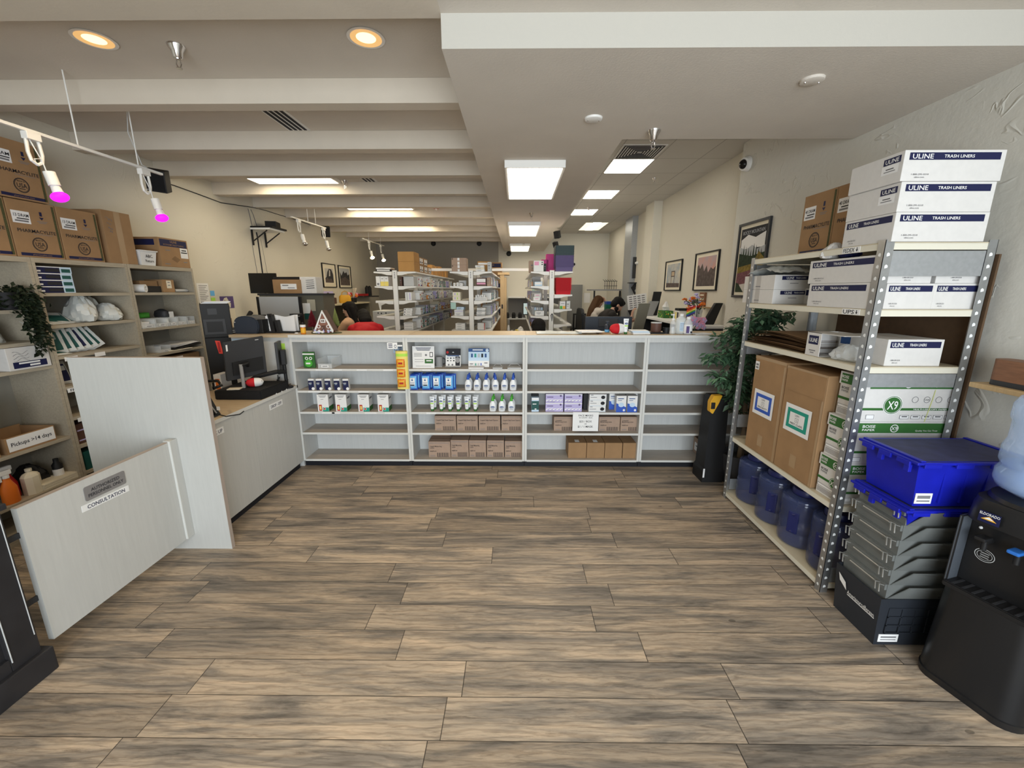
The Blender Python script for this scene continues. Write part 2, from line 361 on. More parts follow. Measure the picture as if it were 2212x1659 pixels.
def tag(o, label=None, cat=None, group=None, kind=None):
    if label: o['label'] = label
    if cat: o['category'] = cat
    if group: o['group'] = group
    if kind: o['kind'] = kind
    return o
def empty(name, loc, label, cat, group=None, rz=0.0):
    o = bpy.data.objects.new(name, None); C.objects.link(o); o.location = loc; o.rotation_euler = (0, 0, rz); o.empty_display_size = 0.05
    return tag(o, label, cat, group)
def struct(o): o['kind'] = 'structure'; return o
def dup(root, loc, rz=None, label=None, group=None, rot=None):
    r = root.copy(); C.objects.link(r); r.location = loc
    if rz is not None: r.rotation_euler = (0, 0, rz)
    if rot is not None: r.rotation_euler = rot
    if label: r['label'] = label
    if group: r['group'] = group
    for ch in list(root.children):
        c = ch.copy(); C.objects.link(c); c.parent = r
        for g in list(ch.children):
            d = g.copy(); C.objects.link(d); d.parent = c
    return r
X3, Y3, Z3 = Vector((1, 0, 0)), Vector((0, 1, 0)), Vector((0, 0, 1))
class Face:
    """a face of a box w x d x h standing on z=0 about its base centre; p(u, v) runs 0..1 across and up the face"""
    def __init__(s, w, d, h, f):
        s.o, s.u, s.v, s.W, s.H = {'F': (Vector((-w/2, -d/2, 0)), X3, Z3, w, h), 'R': (Vector((w/2, -d/2, 0)), Y3, Z3, d, h),
            'L': (Vector((-w/2, d/2, 0)), -Y3, Z3, d, h), 'B': (Vector((w/2, d/2, 0)), -X3, Z3, w, h), 'T': (Vector((-w/2, -d/2, h)), X3, Y3, w, d)}[f]
    def p(s, a, b): return s.o + s.u*s.W*a + s.v*s.H*b
    def rect(s, mb, a, b, w, h, m, off=0.0008): return mb.rect(s.p(a, b), s.u, s.v, m, w*s.W, h*s.H, off)
    def text(s, mb, t, a, b, h, m, off=0.0016, align='c', w=None): return mb.text(t, s.p(a, b), s.u, s.v, m, h*s.H, off, align, None if w is None else w*s.W)
    def disc(s, mb, a, b, r, m, off=0.0012, inner=0.0, r2=None): return mb.disc(s.p(a, b), s.u, s.v, m, r*s.H, (r2*s.H if r2 else None), 20, off, inner)
def carton(name, w, d, h, m, label, cat, loc, rz=0.0, group=None, bev=0.003):
    o = MB().box(-w/2, w/2, -d/2, d/2, 0, h, m, bev=bev).build(name, None, loc, rz)
    return tag(o, label, cat, group)
# ================================================================ the room
XL, XR, XRF, YB, YF = -3.56, 2.22, 2.34, 10.93, -2.6
ZC, ZB, ZS, ZT = 2.834, 2.70, 2.576, 3.0
fl = MB().box(XL-0.1, 2.7, YF, YB+0.1, -0.08, 0.0, floor_mat()).build('floor'); struct(fl)
struct(MB().box(XL-0.15, XL, YF, YB, 0, 3.2, 'trowel_wall_warm').build('wall_left'))
struct(MB().box(XR, 2.6, YF, 4.46, 0, 3.2, 'trowel_wall').build('wall_right'))
struct(MB().box(XRF, 2.6, 4.46, YB, 0, 3.2, 'trowel_wall_warm').build('wall_right_rear'))
struct(MB().box(XL-0.1, -0.45, YB, YB+0.15, 0, 3.2, 'back_wall_dark').box(-0.45, 2.6, YB, YB+0.15, 0, 3.2, 'wall_paint').build('wall_back'))
struct(MB().box(XL, -1.45, YF-.12, YF, 0, 3.2, 'wall_paint').box(-1.45, XR, YF-.12, YF, 2.5, 3.2, 'wall_paint').box(-1.45, XR, YF-.12, YF, 0, .18, 'wall_paint').build('wall_front_unseen'))  # unseen front wall, solid part added to cut daylight on the bookcase side
m = MB()
for x in (-1.45, .36, 2.16): m.box(x, x+.06, YF-.10, YF-.02, .18, 2.5, 'charcoal')
m.box(-1.45, XR, YF-.10, YF-.02, .18, .24, 'charcoal').box(-1.45, XR, YF-.10, YF-.02, 2.44, 2.5, 'charcoal'); struct(m.build('window_1'))
struct(MB().box(2.205, XRF+0.01, 7.08, 7.50, 0, ZT, 'wall_paint').build('wall_pier'))
struct(MB().box(2.235, XRF+0.01, 8.42, 8.95, 0, ZT, 'galv_flat').build('wall_pier'))
struct(MB().box(XL, -0.30, YF, YB, ZC, ZC+0.1, 'ceiling_paint').build('ceiling'))
struct(MB().box(-0.31, XR, YF, 1.966, ZB+0.002, ZB+0.1, 'ceiling_paint').build('ceiling_entry'))
so = MB().box(-0.31, XR, 1.966, 3.02, ZS, ZC+0.05, 'ceiling_paint').box(-0.31, 0.70, 3.02, YB, ZS, ZC+0.25, 'ceiling_paint')
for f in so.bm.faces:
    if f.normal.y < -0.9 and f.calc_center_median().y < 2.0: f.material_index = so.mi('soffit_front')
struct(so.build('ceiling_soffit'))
struct(MB().box(0.70, 2.6, 3.02, YB, ZT, ZT+0.1, tile_mat()).build('ceiling_tiles'))
YBEAM = [2.78, 3.60, 4.37, 5.17, 5.93, 6.72, 7.50, 8.28, 9.06, 9.84]
struct(MB().box(XL, -0.31, 1.86, 1.995, ZB, ZC, 'beam_paint').build('ceiling_beam'))
for y in YBEAM: struct(MB().box(XL, -0.31, y, y+0.105, ZB, ZC, 'beam_paint', bev=0.003).build('ceiling_beam'))
struct(MB().box(XL, -0.45, YB-0.03, YB, 0, 0.1, 'kick_black').build('baseboard_back'))
struct(MB().box(XR-0.012, XR, YF, 4.46, 0, 0.09, 'kick_black').build('baseboard_right'))

# ---------------------------------------------------------------- lights on the ceiling
def can_light(x, y, label):
    r = MB().lathe([(0.088, ZC-0.001), (0.092, ZC-0.006), (0.070, ZC-0.006), (0.062, ZC+0.03)], 'white_paint', (x, y, 0), 28, caps=False).build('recessed_ceiling_light', smooth=40)
    tag(r, label, 'ceiling light')
    MB().lathe([(0.076, ZC-0.0075), (0.048, ZC-0.0045)], 'can_reflector_glow', (x, y, 0), 28, caps=False).build('reflector', r, smooth=40)
    MB().lathe([(0.0, ZC-0.0043), (0.048, ZC-0.0043)], 'light_can', (x, y, 0), 28, caps=False).build('lens', r)
    pl = bpy.data.lights.new('can', 'SPOT'); pl.energy = 26; pl.color = (1.0, 0.75, 0.45); pl.spot_size = 2.3; pl.spot_blend = 0.8; pl.shadow_soft_size = 0.05
    lo = bpy.data.objects.new('can_bulb', pl); C.objects.link(lo); lo.location = (x, y, ZC-0.03); lo.parent = r
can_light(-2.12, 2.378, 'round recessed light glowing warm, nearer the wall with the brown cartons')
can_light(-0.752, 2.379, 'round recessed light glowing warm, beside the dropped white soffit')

def sprinkler(x, y, z, label, s=1.0):
    r = MB().lathe([(0.042*s, 0), (0.040*s, -0.008*s), (0.026*s, -0.030*s), (0.021*s, -0.055*s), (0.016*s, -0.060*s)], 'chrome', (0, 0, 0), 18).build('fire_sprinkler', None, (x, y, z), smooth=40)
    tag(r, label, 'sprinkler', 'chrome ceiling sprinklers')
    m = MB().cyl((0, 0, -0.058*s), (0, 0, -0.07*s), 0.010*s, 'chrome', n=8)
    for a in (-1, 1): m.tube([(a*0.008*s, 0, -0.068*s), (a*0.013*s, 0, -0.085*s), (a*0.004*s, 0, -0.103*s)], 0.003*s, 'chrome', 5)
    m.cyl((0, 0, -0.102*s), (0, 0, -0.106*s), 0.014*s, 'chrome', n=10).build('sprinkler_head', r)
sprinkler(-1.757, 2.441, ZC, 'chrome sprinkler between the two round recessed lights')
sprinkler(-1.945, 5.04, ZC-0.02, 'chrome sprinkler at the end of the long flat light panel', 0.8)
sprinkler(0.86, 2.869, ZS, 'large chrome sprinkler under the soffit edge, in front of the ceiling vent')
sprinkler(0.194, 5.659, ZS, 'small chrome sprinkler between the two nearer soffit lights', 0.8)
sprinkler(0.150, 9.20, ZS, 'tiny chrome sprinkler by the furthest soffit light', 0.8)
for (px, py, n) in ((1414, 385, 'beside the nearest square tile light'), (1272, 448, 'between the second and third tile lights')):
    p = atZ(px, py, ZT); sprinkler(p.x, p.y, ZT, 'small sprinkler in the tiled ceiling ' + n, 0.7)

def surface_light(x0, x1, y0, y1, z, hgt, label, lm='light_panel'):
    r = MB().box(x0, x1, y0, y1, z, z+hgt, 'white_paint', bev=0.004).build('ceiling_light_panel')
    tag(r, label, 'ceiling light')
    MB().box(x0+0.022, x1-0.022, y0+0.022, y1-0.022, z-0.003, z-0.0005, lm).build('diffuser', r)
surface_light(-0.092, 0.378, 3.45, 4.58, ZS-0.055, 0.055, 'square framed light under the soffit, nearest to the counter')
surface_light(-0.125, 0.352, 6.34, 7.53, ZS-0.055, 0.055, 'framed light under the soffit, the middle one of three')
surface_light(-0.140, 0.300, 9.18, 10.33, ZS-0.055, 0.055, 'framed light under the soffit, furthest back')
surface_light(-2.97, -2.02, 4.60, 5.115, ZC-0.034, 0.034, 'long flat light panel between the white ceiling beams, nearer one', 'light_warm')
surface_light(-2.55, -1.55, 6.15, 6.69, ZC-0.034, 0.034, 'long flat light panel between the beams above the track spotlights', 'light_warm')
surface_light(-2.55, -1.55, 7.72, 8.25, ZC-0.034, 0.034, 'long flat light panel between the beams near the back wall', 'light_warm')
for q, lab in (((1.056, 1.51, 4.93, 5.47), 'square tile ceiling light next to the vent'), ((1.026, 1.482, 6.36, 6.90), 'square tile ceiling light, second from the vent'),
               ((1.02, 1.45, 7.77, 8.32), 'square tile ceiling light, third from the vent')):
    r = MB().box(q[0], q[1], q[2], q[3], ZT-0.004, ZT+0.02, 'white_paint').build('ceiling_light_panel'); tag(r, lab, 'ceiling light')
    MB().box(q[0]+.012, q[1]-.012, q[2]+.012, q[3]-.012, ZT-0.008, ZT-0.0045, 'light_tile').build('diffuser', r)
r = MB().box(1.46, 1.95, 9.20, 10.33, ZT-0.004, ZT+0.02, 'white_paint').build('ceiling_light_panel'); tag(r, 'two-winged tile ceiling light with a bright centre strip, furthest back', 'ceiling light')
MB().box(1.62, 1.79, 9.22, 10.31, ZT-0.010, ZT-0.0045, 'light_tile').build('lamp_strip', r)
MB().box(1.475, 1.605, 9.22, 10.31, ZT-0.008, ZT-0.0045, mat('wing_glow', (0.8, 0.75, 0.6), 0.6, emit=(1, 0.9, 0.7), estr=1.0)).box(1.805, 1.935, 9.22, 10.31, ZT-0.008, ZT-0.0045, 'wing_glow').build('wing_reflector', r)  # wings emit faintly in place of the lamp light they reflect

# vents and plates
r = MB().box(1.05, 1.49, 4.47, 4.91, ZT-0.006, ZT+0.02, 'white_paint').build('ceiling_vent'); tag(r, 'square louvred air vent in the tiled ceiling', 'vent')
m = MB()
for i in range(7):
    k = 0.20 - i*0.027; cx, cy = 1.27, 4.69
    for (a0, a1, b0, b1) in ((cx-k, cx+k, cy-k, cy-k+0.012), (cx-k, cx-k+0.012, cy-k, cy+k), (cx+k-0.012, cx+k, cy-k, cy+k), (cx-k, cx+k, cy+k-0.012, cy+k)): m.box(a0, a1, b0, b1, ZT-0.0095, ZT-0.007, 'ink')
m.build('louvre', r)
r = MB().box(-1.79, -1.62, 3.02, 3.585, ZC-0.006, ZC-0.0005, 'white_paint').build('slot_vent'); tag(r, 'long black-slotted air vent in the white ceiling between beams', 'vent')
m = MB()
for i in range(4): m.box(-1.775+i*0.038, -1.753+i*0.038, 3.03, 3.57, ZC-0.009, ZC-0.0065, 'ink')
m.build('slot', r)
r = MB().box(-1.75, -1.60, 4.90, 5.14, ZC-0.006, ZC-0.0005, 'white_paint').build('slot_vent'); tag(r, 'short black-slotted air vent beyond the long flat light', 'vent')
m = MB()
for i in range(3): m.box(-1.735+i*0.042, -1.712+i*0.042, 4.91, 5.13, ZC-0.009, ZC-0.0065, 'ink')
m.build('slot', r)
for (x, y, lab) in ((0.446, 2.674, 'round white cover plate with two screws under the soffit'), (1.40, 2.235, 'flat round cover plate painted like the soffit, near the textured wall')):
    r = MB().lathe([(0.052, 0), (0.050, -0.010), (0.044, -0.013), (0.0, -0.013)], 'white_paint' if x < 1 else 'ceiling_paint', (0, 0, 0), 28).build('ceiling_cover_plate', None, (x, y, ZS), smooth=40); tag(r, lab, 'cover plate')
    MB().ball((-0.032, 0, -0.0135), 0.004, 'chrome', 8).build('screw', r); MB().ball((0.032, 0, -0.0135), 0.004, 'chrome', 8).build('screw', r)
# red fire alarm strobe on a far beam
p = atY(946, 474, 6.72)
r = MB().lathe([(0.075, 0), (0.07, -0.02), (0.03, -0.035), (0.0, -0.035)], 'red_print', (0, 0, 0), 16).build('alarm_strobe', None, (p.x, 6.60, 2.834)); tag(r, 'round dark red alarm under the far ceiling beams', 'alarm')
MB().ball((0, 0, -0.04), 0.018, 'white', 8).build('strobe_lamp', r)

def dome_camera(loc, axis, label, s=1.0):
    q = Vector(axis).to_track_quat('Z', 'Y').to_euler()
    r = MB().lathe([(0.062*s, 0), (0.062*s, 0.02*s), (0.052*s, 0.05*s), (0.03*s, 0.06*s)], 'white_paint', (0, 0, 0), 20).build('security_camera', None, loc, smooth=40, rot=q); tag(r, label, 'security camera')
    MB().ball((0, 0, 0.052*s), (0.040*s, 0.040*s, 0.032*s), 'black_gloss', 14).build('dome_lens', r, smooth=60)
p = atX(1607, 354, XR-0.04); dome_camera((XR, p.y, p.z), (-1, -0.35, -0.15), 'white dome camera with dark lens on the textured wall', 1.1)
p = atY(1239, 571, YB-0.02); dome_camera((p.x, YB, p.z), (0, -1, 0), 'small dome camera on the back wall beside the purple baskets', 1.0)
for px, py, n in ((936, 526, 'nearest the spotlights'), (1035, 526, 'in the middle of the row'), (1099, 548, 'over the pale part of the wall')):
    p = atY(px, py, YB-0.02)
    tag(MB().lathe([(0.062, 0), (0.062, 0.02), (0.04, 0.05), (0, 0.055)], 'black', (0, 0, 0), 16).build('wall_speaker', None, (p.x, YB, p.z), rot=(math.pi/2, 0, 0)), 'small round black fitting high on the back wall, ' + n, 'fitting')
# ================================================================ front shelving counter
UX = [-1.974, -0.965, 0.079, 1.133, 2.195]
SZ = [0.927, 0.729, 0.532, 0.335, 0.075]
YC0, YC1 = 3.56, 3.84
unit_lab = ['pale shelving unit at the corner with the drop-off desk, holding boxes and a green package',
            'pale shelving unit holding lotions, wipes and display signs', 'pale shelving unit holding face masks above brown cartons',
            'pale empty shelving unit partly behind the leafy tree and black case']
for i in range(4):
    x0, x1 = UX[i]+0.001, UX[i+1]-0.001
    u = empty('shelving_unit', ((x0+x1)/2, YC0, 0), unit_lab[i], 'shelving unit'); dx = (x0+x1)/2
    L = lambda a: a-dx
    MB().box(L(x0), L(x0)+0.020, 0.002, 0.27, 0.06, 1.204, 'laminate').box(L(x0), L(x0)+0.020, 0, 0.0019, 0.06, 1.204, 'edge_band').build('side_panel', u)
    MB().box(L(x1)-0.020, L(x1), 0.002, 0.27, 0.06, 1.204, 'laminate').box(L(x1)-0.020, L(x1), 0, 0.0019, 0.06, 1.204, 'edge_band').build('side_panel', u)
    MB().box(L(x0)+0.02, L(x1)-0.02, 0.262, 0.272, 0.06, 1.204, 'laminate').build('back_panel', u)
    MB().box(L(x0)+0.02, L(x1)-0.02, 0.001, 0.018, 1.165, 1.204, 'laminate').build('top_rail', u)
    for k, z in enumerate(SZ):
        s = MB().box(L(x0)+0.0205, L(x1)-0.0205, 0.004, 0.2615, z-0.019, z, 'laminate_shelf_shaded').box(L(x0)+0.0205, L(x1)-0.0205, 0.001, 0.0039, z-0.019, z-0.0002, 'edge_band').build('shelf', u)
        if i < 2 and k < 3:
            rr = random.Random(i*7+k)
            for j in range(4):
                xx = L(x0)+0.10+0.85*(j+rr.random()*0.6)/4.2
                MB().box(xx, xx+0.07+0.05*rr.random(), -0.0006, 0.0006, z-0.017, z-0.004, 'white').build('price_label', s)
    MB().box(L(x0)+0.001, L(x1)-0.001, 0.03, 0.045, 0.0, 0.0595, 'kick_black').build('kick_plate', u)
ct = MB().box(-2.49, 2.205, 3.548, 3.93, 1.2045, 1.228, 'counter_wood')
ct.box(-1.974, 2.205, 3.545, 3.5479, 1.2045, 1.2275, 'edge_band')
for x in (-0.93, 0.085, 1.12): ct.box(x, x+0.0015, 3.548, 3.93, 1.2279, 1.2284, 'brown')
tag(ct.build('countertop'), 'long tan wooden countertop over the pale shelving units', 'countertop')
o = MB().box(-2.49, -1.9765, 3.575, 3.60, 0.0, 1.204, 'laminate').box(-2.49, -2.465, 3.60, 3.9, 0.0, 1.204, 'laminate').build('counter_back_panel')
tag(o, 'pale back panel behind the monitors of the drop-off desk', 'panel')

# ---------------------------------------------------------------- drop-off desk
d = MB().box(-2.55, -1.985, 2.34, 3.574, 0.065, 0.754, 'laminate_panel').build('drop_off_counter'); tag(d, 'low pale service counter with PICK UP and DROP-OFF signs', 'counter')
MB().box(-1.9849, -1.965, 2.34, 2.93, 0.066, 0.754, 'laminate_panel').box(-1.9849, -1.965, 2.932, 3.545, 0.066, 0.754, 'laminate_panel').build('front_panel', d)
MB().box(-2.565, -1.955, 2.336, 3.574, 0.7545, 0.779, 'counter_wood').box(-1.955, -1.953, 2.336, 3.574, 0.7545, 0.779, 'edge_band').build('desk_top', d)
MB().box(-2.60, -2.0, 2.36, 3.54, 0.0, 0.0645, 'kick_black').build('kick_plate', d)
def strip_sign(par, name, t, p, u, v, w, h, bg, fg, th, tw=None, extra=None):
    n = Vector(u).cross(Vector(v)); m = MB(); p = Vector(p); u = Vector(u); v = Vector(v)
    m.prism([p-u*w/2-v*h/2, p+u*w/2-v*h/2, p+u*w/2+v*h/2, p-u*w/2+v*h/2], n*0.0015, bg)
    s = m.build(name, par)
    if t: MB().text(t, p, u, v, fg, th, 0.0024, 'c', tw).build('lettering', s)
    return s
strip_sign(d, 'pick_up_sign', 'PICK UP', (-1.9649, 2.54, 0.692), Y3, Z3, 0.15, 0.044, 'white_print', 'ink_navy', 0.024)
strip_sign(d, 'drop_off_sign', 'DROP - OFF', (-1.9649, 3.235, 0.690), Y3, Z3, 0.185, 0.046, 'white_print', 'ink_navy', 0.024, 0.15)

# ---------------------------------------------------------------- divider panel, swing gate, dark cabinet
o = MB().box(-2.571, -1.801, 2.306, 2.333, 0.0, 1.227, 'laminate_panel').build('divider_panel'); tag(o, 'tall pale laminate divider standing between the gate and the service counter', 'divider panel')
MB().box(-1.8008, -1.7995, 2.306, 2.333, 0.0, 1.227, 'edge_brown').box(-2.571, -1.7995, 2.306, 2.333, 1.2272, 1.2285, 'edge_brown').build('edge_banding', o)
g = MB().box(-2.060, -2.035, 1.505, 2.254, 0.100, 0.732, 'laminate_panel').build('swing_gate'); tag(g, 'low pale swing gate with AUTHORIZED PERSONNEL ONLY and CONSULTATION signs', 'gate')
MB().box(-2.060, -2.035, 1.505, 2.254, 0.7322, 0.7345, 'edge_brown').build('edge_banding', g)
MB().box(-2.066, -2.022, 2.256, 2.3059, 0.105, 0.742, 'laminate_panel').box(-2.034, -2.021, 2.250, 2.2555, 0.105, 0.742, 'edge_band').build('gate_stop', g)
MB().box(-2.059, -2.052, 1.4355, 1.507, .30, .325, 'charcoal').build('hinge', g); MB().box(-2.059, -2.052, 1.4355, 1.507, .60, .625, 'charcoal').build('hinge', g)  # hinge blocks added out of view to join gate and cabinet
s = MB(); c = Vector((-2.0348, 1.862, 0.658)); u = Vector((0, 1, -0.02)).normalized(); v = Vector((1, 0, 0)).cross(u)
pts = []
for (sx, sy) in ((1, 1), (-1, 1), (-1, -1), (1, -1)):
    for k in range(5):
        a = math.pi/2*k/4 + {(1, 1): 0, (-1, 1): math.pi/2, (-1, -1): math.pi, (1, -1): 1.5*math.pi}[(sx, sy)]
        pts.append(c + u*(sx*0.094 + math.cos(a)*0.009) + v*(sy*0.026 + math.sin(a)*0.009))
s.prism(pts, (0.0025, 0, 0), 'grey_sign'); s = s.build('notice_plate', g)
MB().text('AUTHORIZED', c+v*0.012, u, v, 'ink', 0.0165, 0.0032).text('PERSONNEL ONLY', c-v*0.012, u, v, 'ink', 0.0165, 0.0032, 'c', 0.178).build('lettering', s)
strip_sign(g, 'consultation_strip', 'CONSULTATION', (-2.0348, 1.853, 0.594), (0, 0.9992, -0.04), Vector((1, 0, 0)).cross(Vector((0, 0.9992, -0.04))), 0.238, 0.032, 'white_print', 'ink_navy', 0.019, 0.19)

dc = empty('dark_cabinet', (-2.25, 1.2, 0), 'dark charcoal wooden cabinet beside the swing gate', 'cabinet')
def dcx(a): return a+2.25
MB().box(-0.25, 0.222, -0.6, 0.235, 0.1, 0.765, 'dark_cab', bev=0.003).build('body', dc)
MB().box(-0.26, 0.262, -0.6, 0.262, 0.0, 0.112, 'dark_cab', bev=0.006).build('plinth', dc)
m = MB()
m.box(0.222, 0.240, 0.135, 0.236, 0.112, 0.765, 'dark_cab', bev=0.002).box(0.222, 0.240, -0.5, 0.134, 0.66, 0.765, 'dark_cab', bev=0.002).box(0.222, 0.240, -0.5, 0.134, 0.112, 0.17, 'dark_cab', bev=0.002)
m.build('frame_panel', dc)
MB().box(-0.26, 0.255, -0.6, 0.25, 0.7655, 0.79, 'dark_cab', bev=0.004).build('cabinet_top', dc)
MB().tube([(0.2415, 0.140, 0.15), (0.2415, 0.140, 0.64)], 0.0022, 'grey_light', 6).tube([(0.2415, 0.228, 0.2), (0.2415, 0.228, 0.74)], 0.0018, 'grey_light', 6).build('pale_edge_line', dc)  # thin pale lines along the frame edges
b = MB().lathe([(0.0, 0), (0.028, 0), (0.030, 0.01), (0.030, 0.075), (0.022, 0.088)], 'black', n=18).build('small_bottle', None, (-2.12, 1.40, 0.7905), smooth=40); tag(b, 'small dark bottle with yellow band standing on the dark cabinet', 'bottle')
MB().lathe([(0.0306, 0.042), (0.0306, 0.068)], 'yellow', n=18, caps=False).build('yellow_band', b)
MB().lathe([(0.023, 0.088), (0.023, 0.108), (0, 0.108)], 'grey_light', n=16).build('bottle_cap', b, smooth=40)

# ================================================================ bookcases against the wall
XF, XBK = -3.2, -3.53
def bookcase(y0, y1, shelves, label):
    b = empty('bookcase', (XF, (y0+y1)/2, 0), label, 'bookcase'); dy = (y0+y1)/2; D = XBK-XF
    for a0, a1 in ((y0, y0+0.02), (y1-0.02, y1)):
        MB().box(D, -0.002, a0-dy, a1-dy, 0, 1.815, 'book_wood').box(-0.002, 0, a0-dy, a1-dy, 0, 1.815, 'book_wood').build('side_panel', b)
    MB().box(D-0.006, D, y0-dy, y1-dy, 0.0, 1.815, 'book_back').build('back_panel', b)
    MB().box(D, 0, y0+0.0205-dy, y1-0.0205-dy, 1.783, 1.815, 'book_wood').build('top_board', b)
    for z in shelves: MB().box(D, -0.003, y0+0.0205-dy, y1-0.0205-dy, z-0.022, z, 'book_wood').build('shelf', b)
    MB().box(D, -0.002, y0+0.0205-dy, y1-0.0205-dy, 0.0, 0.06, 'book_wood').build('kick_board', b)
    return b
bookcase(2.08, 2.795, [1.48, 1.27, 1.10, 0.585, 0.265], 'wooden bookcase with the hanging ivy and the pickups carton')
bb = bookcase(2.798, 3.485, [1.585, 1.365, 1.150, 0.93, 0.705, 0.49, 0.285], 'wooden bookcase holding glove boxes and green pouches, behind the tall divider')
bookcase(3.488, 4.19, [1.585, 1.278, 1.050, 0.80], 'wooden bookcase at the end nearest the black tower')
for t, y, z, w in (('FRIDGE', 2.90, 0.915, 0.15), ('ACU', 2.92, 0.690, 0.15), (None, 3.11, 1.137, 0.08), ('A-M', 2.90, 1.137, 0.09)):
    strip_sign(None, 'shelf_label', t, (XF+0.001, y, z-0.012), Y3, Z3, w, 0.030, 'white_print', 'ink', 0.019, w*0.8)
    o = [x for x in bpy.data.objects if x.name.startswith('shelf_label')][-1]
for o in [x for x in bpy.data.objects if x.name.startswith('shelf_label')]:
    o.parent = bb; o.location = -bb.location
bpy.context.view_layer.update()

# ---------------------------------------------------------------- brown supply cartons
def face_prints(m, F, lab, big=True):
    if lab:
        F.rect(m, 0.24, 0.70, 0.36, 0.21, 'paper'); F.text(m, lab, 0.24, 0.735, 0.055, 'ink', w=0.31)
        F.rect(m, 0.27, 0.675, 0.24, 0.018, 'ink', 0.0014); F.rect(m, 0.24, 0.635, 0.27, 0.028, 'ink_grey', 0.0014)
    F.rect(m, 0.66, 0.80, 0.055, 0.075, 'ink_navy'); c = F.p(0.66, 0.74) + F.u.cross(F.v)*0.0008
    m.poly([c-F.u*0.05*F.W, c-F.v*0.05*F.H, c+F.u*0.05*F.W, ], 'ink_navy')
    for k in (0, 1): F.rect(m, 0.66, 0.665-k*0.025, 0.22-0.06*k, 0.010, 'ink_grey')
    F.text(m, 'PHARMACYLITE', 0.5, 0.475, 0.060, 'ink', w=0.80); F.rect(m, 0.62, 0.425, 0.4, 0.008, 'ink_grey')
    F.disc(m, 0.5, 0.245, 0.125, 'ink', inner=0.90, r2=0.125); F.disc(m, 0.5, 0.245, 0.108, 'ink', inner=0.95, r2=0.108)
    F.text(m, 'USA', 0.5, 0.245, 0.075, 'ink', w=0.2); F.text(m, 'MADE IN', 0.5, 0.315, 0.022, 'ink'); F.rect(m, 0.5, 0.185, 0.12, 0.012, 'ink')
    F.rect(m, 0.5, 0.055, 0.86, 0.052, 'navy_print'); F.text(m, 'pharmacylite.com', 0.5, 0.055, 0.022, 'cardboard', w=0.4)
    F.rect(m, 0.945, 0.5, 0.055, 0.94, 'green_dim')
mat('green_dim', (0.10, 0.10, 0.04), 0.8, var=0.5, vscale=160)
def supply_carton(w, d, h, loc, rz, label, lab, group=None):
    o = carton('supply_carton', w, d, h, 'cardboard', label, 'carton', loc, rz, group)
    m = MB(); face_prints(m, Face(w, d, h, 'F'), lab); m.build('printed_design', o)
    MB().box(-w/2, w/2, -0.025, 0.025, h+0.0003, h+0.0010, 'tape').build('sealing_tape', o)
    return o
rz90 = math.pi/2   # printed face towards +X
for y0, y1, z, lab, label in ((2.445, 2.735, 1.8155, '13 DRAM', 'brown printed carton on the bookcase, at the end of the row above the ivy'),
                              (2.742, 3.028, 1.8155, '13 DRAM', 'brown printed carton on the bookcase carrying another carton on top'),
                              (3.036, 3.318, 1.8155, '13 DRAM', 'brown printed carton on the bookcase beside the tall taped carton'),
                              (2.715, 3.005, 2.1785, 'DRAM', 'brown printed carton alone on the upper layer, behind the purple bulb'),
                              (2.42, 2.710, 2.1785, 'DRAM', 'brown printed carton at the far edge of the upper layer')):
    supply_carton(y1-y0, 0.30, 0.358, (XF-0.16, (y0+y1)/2, z), rz90, label, lab)
o = carton('moving_carton', 0.245, 0.31, 0.40, 'cardboard', 'tall plain carton sealed with shiny tape and handwriting, beside the printed cartons', 'carton', (XF-0.165, 3.485, 1.8155), rz90)
F = Face(0.245, 0.31, 0.40, 'F'); m = MB(); F.rect(m, 0.52, 0.5, 0.22, 1.0, 'tape'); m.build('sealing_tape', o)
m = MB(); rr = random.Random(5)
for k, (a, b, n) in enumerate(((0.10, 0.86, 12), (0.14, 0.77, 8), (0.16, 0.68, 8), (0.18, 0.61, 6))):
    m.tube([F.p(a+0.02*i, b+rr.uniform(-0.022, 0.022)-0.004*i) + Vector((0, -0.0012, 0)) for i in range(n)], 0.0014, 'ink_grey', 4)
m.build('handwriting', o)
# white bin and its contents
w = empty('white_bin', (XF-0.10, 3.715, 1.8155), 'white plastic bin marked in black pen, on the bookcase', 'bin', rz=rz90)
m = MB(); m.loft([[(sx*a, sy*b, z) for sx, sy in ((-1, -1), (1, -1), (1, 1), (-1, 1))] for a, b, z in ((0.070, 0.085, 0), (0.082, 0.10, 0.115), (0.090, 0.108, 0.118), (0.090, 0.108, 0.125), (0.078, 0.095, 0.125), (0.066, 0.080, 0.01))], 'white'); m.build('bin_body', w, smooth=30)
MB().text('ABC', (0, -0.0985, 0.078), X3, Vector((0, 0.13, 1)).normalized(), 'ink', 0.026, 0.002).text('Return', (0.005, -0.094, 0.038), X3, Vector((0, 0.13, 1)).normalized(), 'ink', 0.022, 0.002).build('handwriting', w)
for k, (dx, dz, ww) in enumerate(((-0.035, 0.115, 0.055), (0.025, 0.105, 0.06))):
    tag(MB().box(-ww/2, ww/2, -0.03, 0.03, 0, 0.058, 'white', bev=0.002).box(-ww*0.3, ww*0.3, -0.0308, -0.0301, 0.02, 0.03, 'ink_grey').build('medicine_box', None, (XF-0.10, 3.715+dx, 1.8155+dz-0.10), rz90), 'small white medicine box standing in the white bin, ' + ('taller one' if k == 0 else 'shorter one'), 'box')
o = carton('mailer_carton', 0.335, 0.30, 0.255, 'cardboard', 'brown carton with dark blue band and drawn picture, at the end of the bookcase', 'carton', (XF-0.155, 4.012, 1.8155), rz90)
